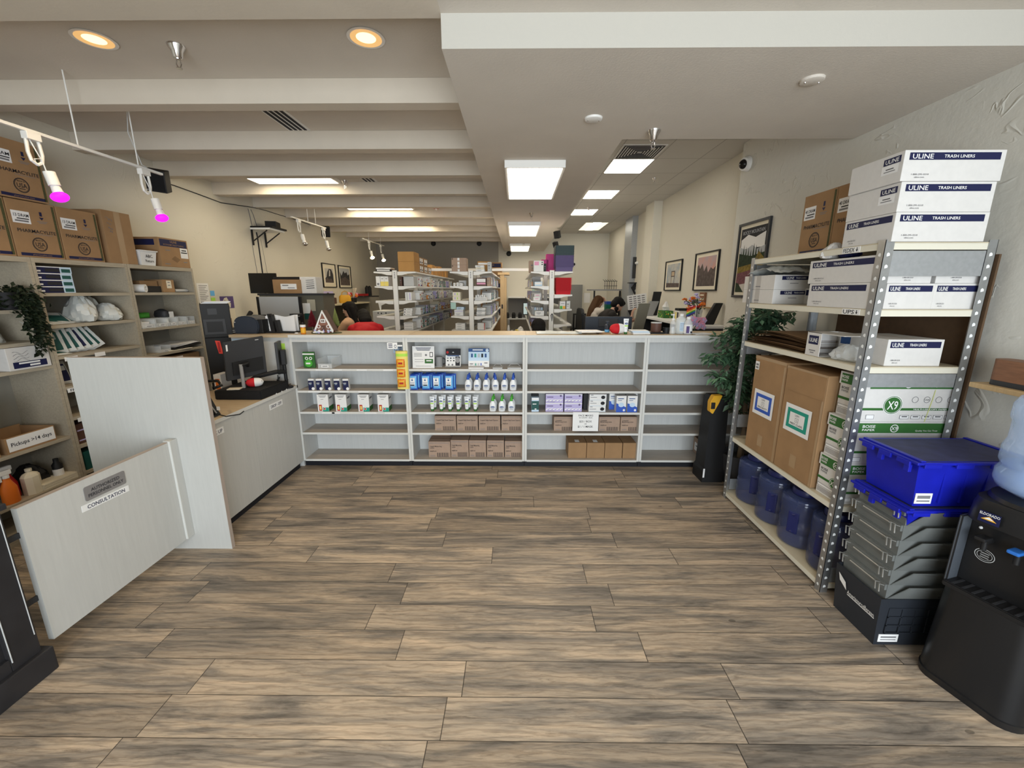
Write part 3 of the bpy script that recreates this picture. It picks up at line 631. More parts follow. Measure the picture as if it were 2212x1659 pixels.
F = Face(0.335, 0.30, 0.255, 'F'); m = MB(); F.rect(m, 0.5, 0.83, 0.92, 0.24, 'navy_print'); F.text(m, 'ULINE', 0.5, 0.885, 0.08, 'cardboard'); F.text(m, 'ECONOMY POLY TUBING', 0.5, 0.775, 0.05, 'cardboard', w=0.7)
F.rect(m, 0.27, 0.58, 0.16, 0.03, 'ink_grey'); c = F.p(0.5, 0.28); n = F.u.cross(F.v)*0.001
m.poly([c+n-F.u*.05, c+n+F.u*.01-F.v*.03, c+n+F.u*.055, c+n-F.u*.005+F.v*.03], 'cardboard_dark'); F.rect(m, 0.2, 0.10, 0.18, 0.03, 'ink_grey'); F.rect(m, 0.83, 0.2, 0.14, 0.03, 'ink_grey'); m.build('printed_design', o)
m = MB(); F.rect(m, 0.83, 0.52, 0.27, 0.36, 'paper', 0.0012); F.rect(m, 0.83, 0.62, 0.17, 0.04, 'ink', 0.002); F.rect(m, 0.83, 0.54, 0.22, 0.04, 'ink', 0.002); m.build('shipping_label', o)
m = MB(); G = Face(0.335, 0.30, 0.255, 'L'); G.rect(m, 0.45, 0.83, 0.85, 0.2, 'navy_print'); m.build('side_band', o)
# ================================================================ things on the bookcase shelves
def pillow(mb, w, h, t, m, edge=None, em=0.10, n=10, rnd=None, crumple=0.0, top=1.0, mx=None):
    """a soft flat pack standing on z=0, w across x, h up, t thick along y"""
    rnd = rnd or random.Random(1); fr = []; bk = []
    for j in range(n+1):
        rf, rb = [], []
        for i in range(n+1):
            a, b = -1+2*i/n, -1+2*j/n; k = max(0, (1-a*a))**0.6 * max(0, (1-b*b))**0.55
            ww = w*(1+(top-1)*(j/n)); dx, dz = rnd.uniform(-1, 1)*crumple*w, rnd.uniform(-1, 1)*crumple*h
            th = t/2*k*(1+rnd.uniform(-1, 1)*crumple*6)
            p = Vector((ww/2*a + dx, 0, h*(b+1)/2 + dz))
            rf.append(mb.bm.verts.new(p + Vector((0, -th-0.0005, 0)))); rb.append(mb.bm.verts.new(p + Vector((0, th+0.0005, 0))))
        fr.append(rf); bk.append(rb)
    A = mb.mi(m); E = mb.mi(edge) if edge else A
    for g, fl in ((fr, 0), (bk, 1)):
        for j in range(n):
            for i in range(n):
                q = [g[j][i], g[j][i+1], g[j+1][i+1], g[j+1][i]]
                f = mb.bm.faces.new(q[::-1] if fl else q)
                a, b = (i+0.5)/n, (j+0.5)/n
                f.material_index = E if edge and (a < em or a > 1-em or b < em or b > 1-em) else A
    for g in range(n):
        for a, b, c, d in ((fr[0][g], fr[0][g+1], bk[0][g+1], bk[0][g]), (fr[n][g+1], fr[n][g], bk[n][g], bk[n][g+1]),
                           (fr[g+1][0], fr[g][0], bk[g][0], bk[g+1][0]), (fr[g][n], fr[g+1][n], bk[g+1][n], bk[g][n])):
            f = mb.bm.faces.new((b, a, d, c)); f.material_index = E
    if mx is not None:
        for r in fr+bk:
            for v in r: v.co = mx @ v.co
    return mb
def soft_bag(name, w, d, h, m, seed, label, cat, loc, rz=0, group=None, squash=0.35):
    """a crumpled, tied plastic bag"""
    rr = random.Random(seed); b = MB(); n = 30; rings = []
    prof = ((0.60, 0.0), (0.88, 0.06), (1.0, 0.18), (1.02, 0.30), (0.95, 0.42), (0.90, 0.54), (0.76, 0.66), (0.62, 0.77), (0.50, 0.86), (0.34, 0.94), (0.18, 1.0))
    ph = [rr.uniform(0, 6.28) for _ in range(5)]
    for k, (r, z) in enumerate(prof):
        rg = []
        for i in range(n):
            a = 2*math.pi*i/n; q = r*(1+0.10*math.sin(3*a+ph[0]+k*.5)+0.09*abs(math.sin(4*a+ph[1]-k*.7))+0.05*math.sin(11*a+ph[2]+k)+rr.uniform(-.07, .07))
            rg.append((math.cos(a)*q*w/2, math.sin(a)*q*d/2, h*min(1, max(0, z+(rr.uniform(-.04, .04) if 0 < k else 0)))))
        rings.append(rg)
    b.loft(rings, m); o = b.build(name, None, loc, rz, smooth=24); return tag(o, label, cat, group)

# glove boxes, four high
gb = None
gl = ['lowest', 'second', 'third', 'topmost']
for k in range(4):
    lab = 'dark navy glove box with teal end, %s of the stack on the bookcase' % gl[k]
    if gb is None:
        gb = MB().box(-0.115, 0.115, -0.065, 0.065, 0, 0.044, 'navy_print', bev=0.002).build('glove_box', None, (XF-0.09, 2.945, 1.5855), rz90); tag(gb, lab, 'box', 'stacked glove boxes')
        F = Face(0.23, 0.13, 0.044, 'F'); m = MB(); F.rect(m, 0.83, 0.5, 0.34, 1.0, 'pale_blue'); F.rect(m, 0.83, 0.42, 0.26, 0.55, 'teal_dark', 0.0014); F.rect(m, 0.07, 0.3, 0.12, 0.24, 'white_print', 0.0014); F.rect(m, 0.35, 0.93, 0.7, 0.14, 'white_print', 0.001); F.rect(m, 0.45, 0.45, 0.4, 0.5, 'ink', 0.0014); m.build('printed_design', gb)
    else:
        o = dup(gb, (XF-0.09, 2.945+random.uniform(-.004, .004), 1.5855+0.0445*k), rz90, lab)
# green pouches
def pouch(w, h, t, loc, rot, label, group, m='teal_dark', seed=1):
    b = pillow(MB(), w, h, t, m, 'bag_white', 0.11, 8, random.Random(seed), 0.006).build('medicine_pouch', None, loc, rot=rot, smooth=60); tag(b, label, 'pouch', group)
    MB().box(-w*0.28, w*0.28, -t/2-0.002, -t/2+0.001, h*0.58, h*0.78, 'grey_light').build('pouch_label', b); return b
g1 = 'green pouches lying on the upper shelf'; ord4 = ['nearest the ivy', 'second from the ivy', 'third from the ivy', 'lying flat beside the plastic bags']
for k in range(4):
    pouch(0.19, 0.15, 0.035, (XF-0.10, 2.86+0.055*k, 1.367), (math.radians(-62+2*k), math.radians(4), rz90+math.radians(-8)) if k < 3 else (math.radians(-78), 0, rz90), 'green pouch slumped on the shelf below the glove boxes, ' + ord4[k], g1, seed=k)
g2 = 'green pouches standing on the middle shelf'
nm = ['lying under the first', 'first from the bookcase upright', 'second from the upright', 'third from the upright', 'fourth from the upright, darker', 'fifth, beside the grey one', 'last and leaning over']
for k in range(7):
    if k == 0: pouch(0.19, 0.11, 0.03, (XF-0.05, 2.87, 1.152), (math.radians(-80), 0, rz90), 'green pouch lying under the first of the standing pouches', g2, seed=11); continue
    pouch(0.15, 0.165+0.01*(k % 3), 0.03, (XF-0.11, 2.84+0.058*k, 1.153), (math.radians(-8), math.radians(-6-4*k), rz90-math.radians(38)), 'green pouch standing upright in the row under the slumped pouches, ' + nm[k], g2, 'teal_dark' if k != 4 else 'navy_print', seed=20+k)
pouch(0.14, 0.20, 0.03, (XF-0.16, 3.15, 1.152), (math.radians(-6), math.radians(-10), rz90), 'silver grey pouch standing at the back of the green pouch row', g2, 'grey_light', 33)
soft_bag('plastic_bag', 0.20, 0.16, 0.205, 'bag_white', 3, 'tall crumpled white plastic bag on the shelf beside green pouches', 'bag', (XF-0.13, 3.16, 1.3655))
soft_bag('plastic_bag', 0.15, 0.12, 0.20, 'bag_white', 4, 'small round white plastic bag behind the other two', 'bag', (XF-0.22, 3.32, 1.3655))
soft_bag('plastic_bag', 0.20, 0.15, 0.14, 'bag_white', 8, 'low crumpled white plastic bag near the bookcase upright', 'bag', (XF-0.11, 3.345, 1.3655))
pouch(0.16, 0.17, 0.05, (XF-0.10, 2.89, 0.932), (math.radians(-15), 0, rz90), 'dark blue and white pouch on the shelf marked FRIDGE', 'pouches lower down', 'navy_print', 5)
for k in range(2): tag(MB().box(-0.06, 0.06, -0.07, 0.07, 0, 0.075, 'brown', bev=0.002).box(-0.05, 0.05, -0.0708, -0.0702, 0.02, 0.03, 'lilac').build('dark_medicine_box', None, (XF-0.1, 2.90, 0.4905+0.0755*k), rz90), 'dark maroon box behind the divider, %s of two' % ('lower' if k == 0 else 'upper'), 'box')
o = carton('battery_pack', 0.12, 0.12, 0.14, 'teal_dark', 'dark green pack with white square panel on the lowest shelf', 'box', (XF-0.08, 2.905, 0.2855), rz90); F = Face(0.12, 0.12, 0.14, 'F'); m = MB(); F.rect(m, 0.62, 0.28, 0.5, 0.42, 'paper'); F.disc(m, 0.62, 0.36, 0.05, 'ink'); F.disc(m, 0.62, 0.20, 0.05, 'ink'); m.build('printed_panel', o)

# end bookcase
soft_bag('plastic_bag', 0.12, 0.10, 0.14, 'clear_bag', 9, 'clear plastic bag at the top of the end bookcase', 'bag', (XF-0.15, 3.57, 1.5855))
o = tag(MB().lathe([(0.017, 0), (0.034, 0), (0.034, 0.13), (0.017, 0.13), (0.017, 0)], 'white', n=20, caps=False).build('tape_roll', None, (XF-0.14, 3.60, 1.6205), rot=(0, math.pi/2, math.radians(20)), smooth=40), 'roll of white tape lying beside the black and brown boxes', 'tape')
o = carton('long_black_box', 0.20, 0.16, 0.055, 'black', 'flat black box under the tape roll', 'box', (XF-0.13, 3.74, 1.5855), rz90)
o = tag(MB().box(-.09, .09, -.07, .07, 0, 0.045, 'cardboard_dark', bev=.002).build('brown_flat_box', None, (XF-0.13, 3.73, 1.6412), rz90), 'flat brown box resting on the flat black box', 'box')
o = carton('small_carton', 0.135, 0.16, 0.115, 'cardboard', 'small brown carton with a pale yellow sticker', 'carton', (XF-0.12, 3.915, 1.5855), rz90); F = Face(0.135, 0.16, 0.115, 'F'); m = MB(); F.rect(m, 0.55, 0.62, 0.40, 0.6, 'paper_warm'); F.rect(m, 0.55, 0.78, 0.2, 0.06, 'ink_grey', 0.0014); F.rect(m, 0.55, 0.55, 0.2, 0.06, 'ink_grey', 0.0014); m.build('sticker', o)
o = tag(MB().cyl((0, -0.09, 0.016), (0, 0.07, 0.016), 0.014, 'grey_light').cyl((0, 0.07, 0.016), (0, 0.10, 0.016), 0.005, 'grey_light').build('syringe', None, (XF-0.06, 4.08, 1.5855), smooth=40), 'large clear syringe lying beside the small carton', 'syringe'); MB().cyl((0, -0.115, 0.018), (0, -0.09, 0.016), 0.018, 'black').build('plunger', o)
def clear_bin(w, d, h, loc, rz, label, group=None, m='clear', strip=True):
    b = MB(); t = 0.003
    b.box(-w/2, w/2, -d/2, d/2, 0, t, m); b.box(-w/2, -w/2+t, -d/2, d/2, t, h, m); b.box(w/2-t, w/2, -d/2, d/2, t, h, m); b.box(-w/2+t, w/2-t, d/2-t, d/2, t, h, m)
    b.box(-w/2+t, w/2-t, -d/2, -d/2+t, t, h*0.5, m); b.box(-w/2-0.004, w/2+0.004, d/2-0.002, d/2+0.006, h-0.004, h, m)
    o = b.build('clear_bin', None, loc, rz); tag(o, label, 'bin', group)
    if strip: MB().box(-w*0.25, w*0.25, -d/2-0.0012, -d/2-0.0002, h*0.12, h*0.36, 'white_print').box(-w*0.18, w*0.18, -d/2-0.0018, -d/2-0.0013, h*0.2, h*0.28, 'ink_grey').build('bin_label', o)
    return o
for k, (y, w) in enumerate(((3.60, 0.135), (3.74, 0.125), (3.865, 0.10), (3.975, 0.10), (4.085, 0.09))):
    clear_bin(w, 0.17, 0.075, (XF-0.10, y, 1.2785), rz90, 'clear labelled bin on the end bookcase, %s from the upright' % ['first', 'second', 'third', 'fourth', 'fifth'][k], 'clear bins in a row')
tag(MB().box(-.05, .05, -.05, .05, 0, .05, 'paper', bev=.003).build('tissue_pack', None, (XF-0.10, 3.60, 1.2825), rz90), 'pale paper pack inside the first clear bin', 'pack')
tag(pillow(MB(), 0.13, 0.05, 0.05, 'green_bright', None, 0, 8, random.Random(3), 0.03).build('green_packet', None, (XF-0.21, 3.78, 1.3545), rz90, smooth=60), 'bright green packet lying at the back over the clear bins', 'packet')
tag(MB().ball((0, 0, 0), (0.028, 0.028, 0.03), 'white', 10).build('cotton_ball', None, (XF-0.09, 3.865, 1.313), smooth=60), 'white cotton pad in the third clear bin', 'pad')
o = tag(MB().lathe([(0, 0), (0.06, 0), (0.065, 0.02), (0.055, 0.055), (0.02, 0.075), (0, 0.077)], 'charcoal', n=16, sx=1.1, sy=0.7).build('black_gadget', None, (XF-0.19, 3.96, 1.355), smooth=40), 'round black gadget with hanging white tag behind the clear bins', 'gadget'); MB().box(0.068, 0.072, 0.0, 0.05, -0.015, 0.05, 'white').build('white_tag', o)
for k in range(4): tag(pillow(MB(), 0.105, 0.11, 0.030, 'white', None, 0, 8, random.Random(40+k), 0.012).build('white_packet', None, (XF-0.14+0.004*k, 3.572-0.006*k, 1.066+0.040*k), rot=(math.radians(-88), 0, rz90)), 'white soft packet in the pile on the lower shelf, %s of four' % gl[k], 'packet', 'pile of white packets')
clear_bin(0.11, 0.15, 0.06, (XF-0.09, 3.73, 1.0505), rz90, 'small clear bin between the white packets and the black folder')
o = tag(MB().box(-.17, .17, -.12, .12, 0, .012, 'black', bev=.002).build('black_folder', None, (XF-0.13, 3.985, 1.066), rot=(0, math.radians(-4), rz90)), 'flat black folder on the end bookcase shelf', 'folder')
for k in range(3): tag(MB().box(-.15+.01*k, .15, -.105, .105, 0, .004, 'paper').build('loose_paper', None, (XF-0.13-0.005*k, 4.0-0.01*k, 1.0875+.0062*k), rot=(0, math.radians(-4+k), rz90+0.1*k)), 'loose white sheets lying on the black folder, %s layer' % ['bottom', 'middle', 'top'][k], 'paper', 'papers on the black folder')
tag(MB().box(-.13, .13, -.1, .1, 0, .006, 'paper_warm').build('manila_folder', None, (XF-0.10, 3.89, 1.0508), rot=(0, 0, rz90-0.12)), 'tan folder lying under the black folder', 'folder')
o = carton('dark_carton', 0.34, 0.26, 0.20, 'cardboard_dark', 'dark brown carton half hidden below the black folder', 'carton', (XF-0.15, 3.95, 0.8005), rz90); F = Face(0.34, 0.26, 0.2, 'F'); m = MB(); F.rect(m, 0.22, 0.70, 0.34, 0.5, 'paper'); m.tube([F.p(0.10+0.025*i, 0.76+0.05*math.sin(i*2.1)) + Vector((0, -.003, 0)) for i in range(10)], 0.0016, 'ink', 4); m.build('paper_note', o)

# nearest bookcase: ivy, packs and bottles
iv = empty('hanging_ivy', (XF-0.06, 2.66, 1.4805), 'dark trailing ivy plant spilling down the front of the bookcase', 'plant')
MB().lathe([(0, 0), (0.055, 0), (0.075, 0.11), (0.070, 0.11), (0.05, 0.01)], 'black', n=18).build('pot', iv, smooth=40)
fo = MB(); rr = random.Random(21)
def leafquad(mb, p, d, n, L, W, m, fold=0.25):
    d = d.normalized(); s = d.cross(n).normalized(); up = s.cross(d)
    a = p; t = p + d*L; q = p + d*L*0.42
    l1 = q + s*W/2 + up*W*fold; l2 = q - s*W/2 + up*W*fold; c2 = p + d*L*0.5
    va = [mb.bm.verts.new(x) for x in (a, l1, t, l2, c2)]; i = mb.mi(m)
    for f in ((0, 1, 4), (1, 2, 4), (2, 3, 4), (3, 0, 4)):
        try: fc = mb.bm.faces.new([va[k] for k in f]); fc.material_index = i
        except ValueError: pass
def rdir(): return Vector((rr.uniform(-1, 1), rr.uniform(-1, 1), rr.uniform(-1, 0.6)))
for k in range(230):                                   # crown over the shelf
    p = Vector((rr.gauss(0.04, .035), rr.gauss(0.02, .06), rr.uniform(-0.02, 0.15)))
    leafquad(fo, p, rdir(), Vector((0.6, rr.uniform(-.5, .5), 1)), rr.uniform(.03, .05), rr.uniform(.02, .03), 'leaf_dark')
stems = []
for s_ in range(14):                                   # trailing strands
    y = rr.uniform(-0.05, 0.085); x = rr.uniform(0.085, 0.125); ln = rr.uniform(0.22, 0.42); pts = []
    for k in range(int(ln/0.012)):
        z = 0.10-0.012*k; y += rr.uniform(-.006, .0075); pts.append((x+rr.uniform(-.004, .004), y, z))
        for _ in range(2): leafquad(fo, Vector(pts[-1]), Vector((rr.uniform(-.2, 1), rr.uniform(-1, 1), rr.uniform(-1, .2))), Vector((1, 0, .6)), rr.uniform(.026, .042), rr.uniform(.016, .026), 'leaf_dark')
    stems.append(pts)
fo.build('foliage', iv)
m = MB()
for p in stems: m.tube(p, 0.0014, 'leaf_dark', 4)
m.build('stem', iv)
o = tag(pillow(MB(), 0.20, 0.15, 0.07, 'bag_white', None, 0, 8, random.Random(2), 0.012).build('snack_bag', None, (XF-0.12, 2.545, 1.2705), rot=(math.radians(-25), 0, rz90), smooth=60), 'white bag with green and yellow print beside the ivy', 'bag')
MB().box(-.07, .05, -.046, -.036, .07, .11, 'green_print').box(-.10, -.06, -.046, -.036, .02, .06, 'yellow_dark').build('printed_design', o)
o = carton('glove_carton', 0.24, 0.22, 0.145, 'carton_white', 'white carton with hand drawing and dark blue band, under the ivy', 'carton', (XF-0.105, 2.645, 1.1005), rz90); F = Face(0.24, 0.22, 0.145, 'F'); m = MB()
F.rect(m, 0.5, 0.22, 0.8, 0.28, 'navy_print'); F.rect(m, 0.48, 0.29, 0.5, 0.07, 'white_print', 0.0014); F.rect(m, 0.6, 0.17, 0.25, 0.08, 'white_print', 0.0014)
for b in (0.45, 0.55, 0.66, 0.76): m.tube([F.p(0.14+0.045*i, b+0.06*math.sin(i*0.9+b*9)) + Vector((0, -.0012, 0)) for i in range(9)], 0.0010, 'ink_grey', 4)
m.build('printed_design', o)
o = empty('open_carton', (XF-0.13, 2.552, 0.5855), 'low open brown carton with hand-written Pickups label', 'carton', rz=rz90)
m = MB(); W, D, Hh = 0.285, 0.24, 0.105
m.box(-W/2, W/2, -D/2, D/2, 0, .004, 'cardboard').box(-W/2, W/2, -D/2, -D/2+.004, .004, Hh, 'cardboard').box(-W/2, W/2, D/2-.004, D/2, .004, Hh+.01, 'cardboard').box(-W/2, -W/2+.004, -D/2+.004, D/2-.004, .004, Hh, 'cardboard').box(W/2-.004, W/2, -D/2+.004, D/2-.004, .004, Hh, 'cardboard'); m.build('box_body', o)
m = MB(); m.box(-W*.46, W*.48, -D/2-.0015, -D/2-.0003, .012, Hh-.006, 'paper').text('Pickups >14 days', (0.0, -D/2-.0016, .055), X3, Z3, 'ink', .026, .0006, 'c', .235); m.build('written_label', o)
carton('tall_brown_carton', 0.16, 0.26, 0.34, 'cardboard', 'tall brown carton beside the open pickups carton, mostly cut off', 'carton', (XF-0.14, 2.295, 0.5855), rz90)
def spray(loc, label, body, top):
    o = MB().lathe([(0, 0), (0.042, 0), (0.045, 0.01), (0.043, 0.10), (0.022, 0.15), (0.016, 0.17)], body, n=18, sy=0.7).build('spray_bottle', None, loc, rz90, smooth=40); tag(o, label, 'bottle')
    MB().cyl((0, 0, .17), (0, 0, .19), .018, top).box(-.035, .03, -.012, .012, .19, .222, top, bev=.006).box(-.035, -.025, -.006, .006, .155, .195, top).build('spray_head', o)
    return o
spray((XF-0.05, 2.395, 0.2655), 'orange spray bottle with white head on the lowest bookcase shelf', 'orange', 'white')
spray((XF-0.12, 2.455, 0.2655), 'dark red spray bottle behind the orange one', 'red_print', 'white')
o = MB().lathe([(0, 0), (0.055, 0), (0.055, 0.12), (0.045, 0.135), (0.014, 0.15), (0.014, 0.155)], 'paper_warm', n=8, sy=0.8).build('white_jug', None, (XF-0.07, 2.535, 0.2655), rz90+.4); tag(o, 'cream coloured plastic jug on the lowest shelf', 'jug'); MB().lathe([(.017, .155), (.017, .172), (0, .172)], 'paper_warm', n=14).build('jug_cap', o, smooth=40)
soft_bag('black_bag', 0.18, 0.16, 0.16, 'black', 12, 'crumpled black bag on the lowest shelf behind the cream jug', 'bag', (XF-0.20, 2.63, 0.2655))
o = MB().lathe([(0, 0), (0.028, 0), (0.028, 0.12), (0.015, 0.14), (0.015, 0.165), (0, 0.165)], 'black', n=16).build('dark_bottle', None, (XF-0.09, 2.72, 0.2655), smooth=40); tag(o, 'dark bottle with white label near the bookcase upright', 'bottle'); MB().lathe([(.0284, .03), (.0284, .09)], 'paper', n=16, caps=False).build('bottle_label', o)
for k in range(3): tag(MB().box(-.11, .11, -.06, .06, 0, .014, 'paper_warm', bev=.003).build('folded_cloth', None, (XF-0.075, 2.665, 0.2655+.0145*k), rz90), 'folded cream cloth lying on the lowest shelf, %s of three' % gl[k if k < 2 else 3], 'cloth', 'folded cloths')
# dark red bottle behind
# ================================================================ goods on the front counter
def cx5(a): return 600 + a/3.95
def X5(a, b, Y=3.60): return atY(600+a/3.95, 680+b/3.95, Y).x
def X6(a, b, Y=3.60): return atY(1100+a/3.95, 680+b/3.95, Y).x
S1, S2, S3, S4, S5 = [z+0.0005 for z in SZ]
ords = ['first', 'second', 'third', 'fourth', 'fifth', 'sixth', 'seventh']
# green blister pack
x0, x1 = X5(220, 450), X5(318, 450); w = x1-x0
o = MB().box(-w/2, w/2, -.010, .010, 0, .143, 'green_print', bev=.004).box(-w/2, w/2, -.0108, -.0102, .118, .130, 'white_print').build('green_package', None, ((x0+x1)/2, 3.615, S1)); tag(o, 'green hanging package with a round green dome at the shelf corner', 'package')
MB().lathe([(0.034, 0), (0.032, 0.012), (0.0, 0.016)], 'green_bright', n=20).build('round_dispenser', o, (0, -.0105, .042), rot=(math.pi/2, 0, 0), smooth=40)
m = MB()
for s in (-1, 1): m.disc((s*.018, -.0108, .086), X3, Z3, 'white_print', .014, inner=.55)
m.box(-.02, .02, -.0275, -.027, .036, .050, 'white_print'); m.build('printed_design', o)
clear_bin(0.125, 0.20, 0.085, ((X5(352, 450)+X5(478, 450))/2, 3.675, S1), 0, 'clear plastic bin standing empty beside the green package')
# blue and white small boxes
sb = None
for k, a in enumerate((297, 363, 437, 514, 589)):
    x = X5(a, 645); lab = 'small blue and white medicine box, %s in the row on the second shelf' % ords[k]
    if sb is None:
        sb = carton('medicine_box', 0.050, 0.045, 0.102, 'white', lab, 'box', (x, 3.605, S2), 0.10, 'row of blue and white boxes', .001); F = Face(.05, .045, .102, 'F'); m = MB()
        F.rect(m, .5, .42, .98, .84, 'ink_navy'); F.disc(m, .78, .12, .13, 'white_print', .0014); F.rect(m, .35, .62, .5, .05, 'white_print', .0014); F.rect(m, .35, .5, .4, .03, 'pale_blue', .0014); F.rect(m, .5, .92, .9, .05, 'white_print', .0014); m.build('printed_design', sb)
    else: dup(sb, (x, 3.605, S2), 0.10, lab)
# white thermometer boxes
sb = None
for k, a in enumerate((403, 555, 745, 910)):
    x = X5(a, 828); lab = 'white thermometer box with red gadget picture, %s in the row' % ords[k]
    if sb is None:
        sb = carton('thermometer_box', 0.098, 0.105, 0.158, 'white', lab, 'box', (x, 3.625, S3), 0.05, 'row of white thermometer boxes', .001); F = Face(.098, .105, .158, 'F'); m = MB()
        F.rect(m, .72, .12, .55, .23, 'teal'); F.rect(m, .25, .22, .26, .36, 'red_print', .0014); F.rect(m, .25, .22, .14, .22, 'yellow', .002); F.disc(m, .62, .15, .07, 'white_print', .0016); F.disc(m, .62, .15, .055, 'red_print', .002)
        for q in range(3): F.rect(m, .5, .93-.045*q, .72-.12*q, .022, 'ink_grey')
        F.rect(m, .45, .72, .25, .02, 'ink_grey'); G = Face(.098, .105, .158, 'R'); G.rect(m, .5, .14, .98, .27, 'green_print'); G.rect(m, .5, .75, .6, .1, 'ink_grey', .0008); m.build('printed_design', sb)
    else: dup(sb, (x, 3.625, S3), 0.05, lab)
# hang tags on the upright and the yellow strip
o = strip_sign(None, 'price_card', None, (X5(991, 240), 3.548, 1.135), X3, -(Vector((0, 1, 0)).cross(X3)), 0.088, 0.056, 'white_print', 'ink', .01)
tag(o, 'white card clipped to the shelf upright above the yellow strip', 'sign'); m = MB()
for q in range(3): m.rect((-.016+X5(991, 240), 3.5455, 1.150-.014*q), X3, Z3, 'ink_navy', .036, .006)
m.disc((.026+X5(991, 240), 3.5455, 1.130), X3, Z3, 'ink_navy', .010, .014, inner=.7); m.box(X5(1035, 240), X5(1075, 240), 3.5465, 3.5495, 1.128, 1.142, 'white'); m.build('printed_design', o)
o = strip_sign(None, 'price_card', None, (X5(967, 300), 3.835-.022, 1.07), X3, Z3, 0.09, 0.075, 'pale_blue', 'ink', .01); tag(o, 'pale blue card stuck to the back panel below the white clip card', 'sign')
m = MB(); xx = X5(967, 300)
for q in range(3): m.rect((xx+.02, 3.8105, 1.085-.016*q), X3, Z3, 'ink_navy', .03, .007)
m.disc((xx-.02, 3.8105, 1.07), X3, Z3, 'ink_navy', .014, .022, inner=.75); m.build('printed_design', o)
x = X5(1062, 460, 3.53); r = .052
o = empty('yellow_display_strip', (x, 3.535, 0.755), 'yellow hanging display strip with three orange sweet packets', 'display')
m = MB(); m.lathe([(r, 0), (r, .335)], 'yellow', n=18, sy=.45, caps=True).lathe([(r*1.01, .29), (r*1.01, .315)], 'lime', n=18, sy=.46, caps=False); m.build('strip_body', o, smooth=40)
for q in range(3):
    p = pillow(MB(), .070, .07, .02, 'yellow_dark', 'orange', .18, 8, random.Random(q), .02).build('sweet_packet', o, (-.004, -.032, .022+.088*q), smooth=60); MB().box(-.018, .018, -.0135, -.012, .028, .044, 'red_print').build('printed_design', p)
# display signs on the top shelf
def board(x0, x1, h, loc_y, z, m, name, label, tilt=-8, cat='sign'):
    w = x1-x0; o = MB().box(-w/2, w/2, 0, .004, 0, h, m).build(name, None, ((x0+x1)/2, loc_y, z), rot=(math.radians(tilt), 0, 0)); return tag(o, label, cat), w
o, w = board(X5(1152, 465), X5(1338, 465), .195, 3.60, S1, 'white', 'display_sign', 'tall white glossy display sign with a green box of text', -7)
m = MB(); F = Face(w, 0, .195, 'F')
for q in range(3): F.rect(m, .5, .92-.05*q, .70-.06*q, .025, 'ink_navy')
for q in range(4): F.rect(m, .25, .68-.045*q, .36, .016, 'ink_grey')
F.rect(m, .86, .62, .15, .22, 'ink'); F.rect(m, .86, .62, .10, .16, 'white_print', .0014); F.disc(m, .62, .60, .05, 'ink_grey'); F.rect(m, .75, .32, .38, .20, 'green_print'); F.rect(m, .75, .34, .24, .05, 'white_print', .0014)
for q in range(2): F.rect(m, .3, .40-.10*q, .40, .014, 'ink_grey')
F.rect(m, .5, .10, .7, .014, 'ink_grey'); m.build('printed_design', o)
o = MB().box(-.09, .09, 0, .09, 0, .004, 'grey_light').lathe([(.032, .004), (.032, .09)], 'grey', (.06, .035, 0), 16).build('scanner_stand', None, (X5(1262, 455)+.045, 3.66, S1), smooth=40); tag(o, 'grey device standing half hidden behind the tall white sign', 'device')
MB().tube([(.095, .035, .02), (.115, .035, .03), (.118, .035, .06), (.095, .035, .08)], .006, 'charcoal', 6).build('handle', o)
o, w = board(X5(1422, 440), X5(1552, 440), .165, 3.665, S1, 'white', 'display_sign', 'narrow display sign with black top and product pictures', -12)
m = MB(); F = Face(w, 0, .165, 'F'); F.rect(m, .5, .82, 1, .36, 'ink'); F.disc(m, .12, .80, .07, 'red_print', .0014); F.disc(m, .5, .80, .05, 'grey_light', .0014, r2=.03); F.rect(m, .5, .61, .8, .05, 'blue_print'); F.rect(m, .8, .32, .30, .50, 'ink'); F.disc(m, .8, .38, .12, 'grey', .0016, r2=.16)
for q in range(6): F.rect(m, .14+.2*(q % 3), .48-.14*(q//3), .10, .06, 'ink' if q % 2 else 'ink_grey')
F.disc(m, .2, .12, .05, 'ink_grey'); F.disc(m, .45, .12, .05, 'ink_grey'); m.build('printed_design', o)
MB().box(-w/2, w/2, -.045, -.002, 0.006, .009, 'grey_light').build('foot', o, rot=(math.radians(12), 0, 0))
o, w = board(X5(1620, 440), X5(1800, 440), .168, 3.66, S1, 'pale_blue', 'display_sign', 'wide blue and white display sign with a round badge', -12)
m = MB(); F = Face(w, 0, .168, 'F'); F.rect(m, .5, .91, 1, .18, 'blue_print'); F.rect(m, .45, .92, .5, .06, 'white_print', .0014); F.disc(m, .9, .90, .08, 'white_print', .0016); F.disc(m, .9, .90, .06, 'pale_blue', .002); F.rect(m, .5, .17, 1, .33, 'white_print')
for q in range(5): F.rect(m, .17+.165*q, .62, .09, .20, ['blue_print', 'teal', 'grey_light', 'ink', 'blue_print'][q], .0014)
for q in range(3): F.rect(m, .35+.13*q, .15, .06, .12, ['teal', 'grey_light', 'blue'][q], .0014)
F.rect(m, .84, .22, .16, .05, 'ink_grey', .0014); F.rect(m, .14, .17, .16, .05, 'ink_grey', .0014); m.build('printed_design', o)
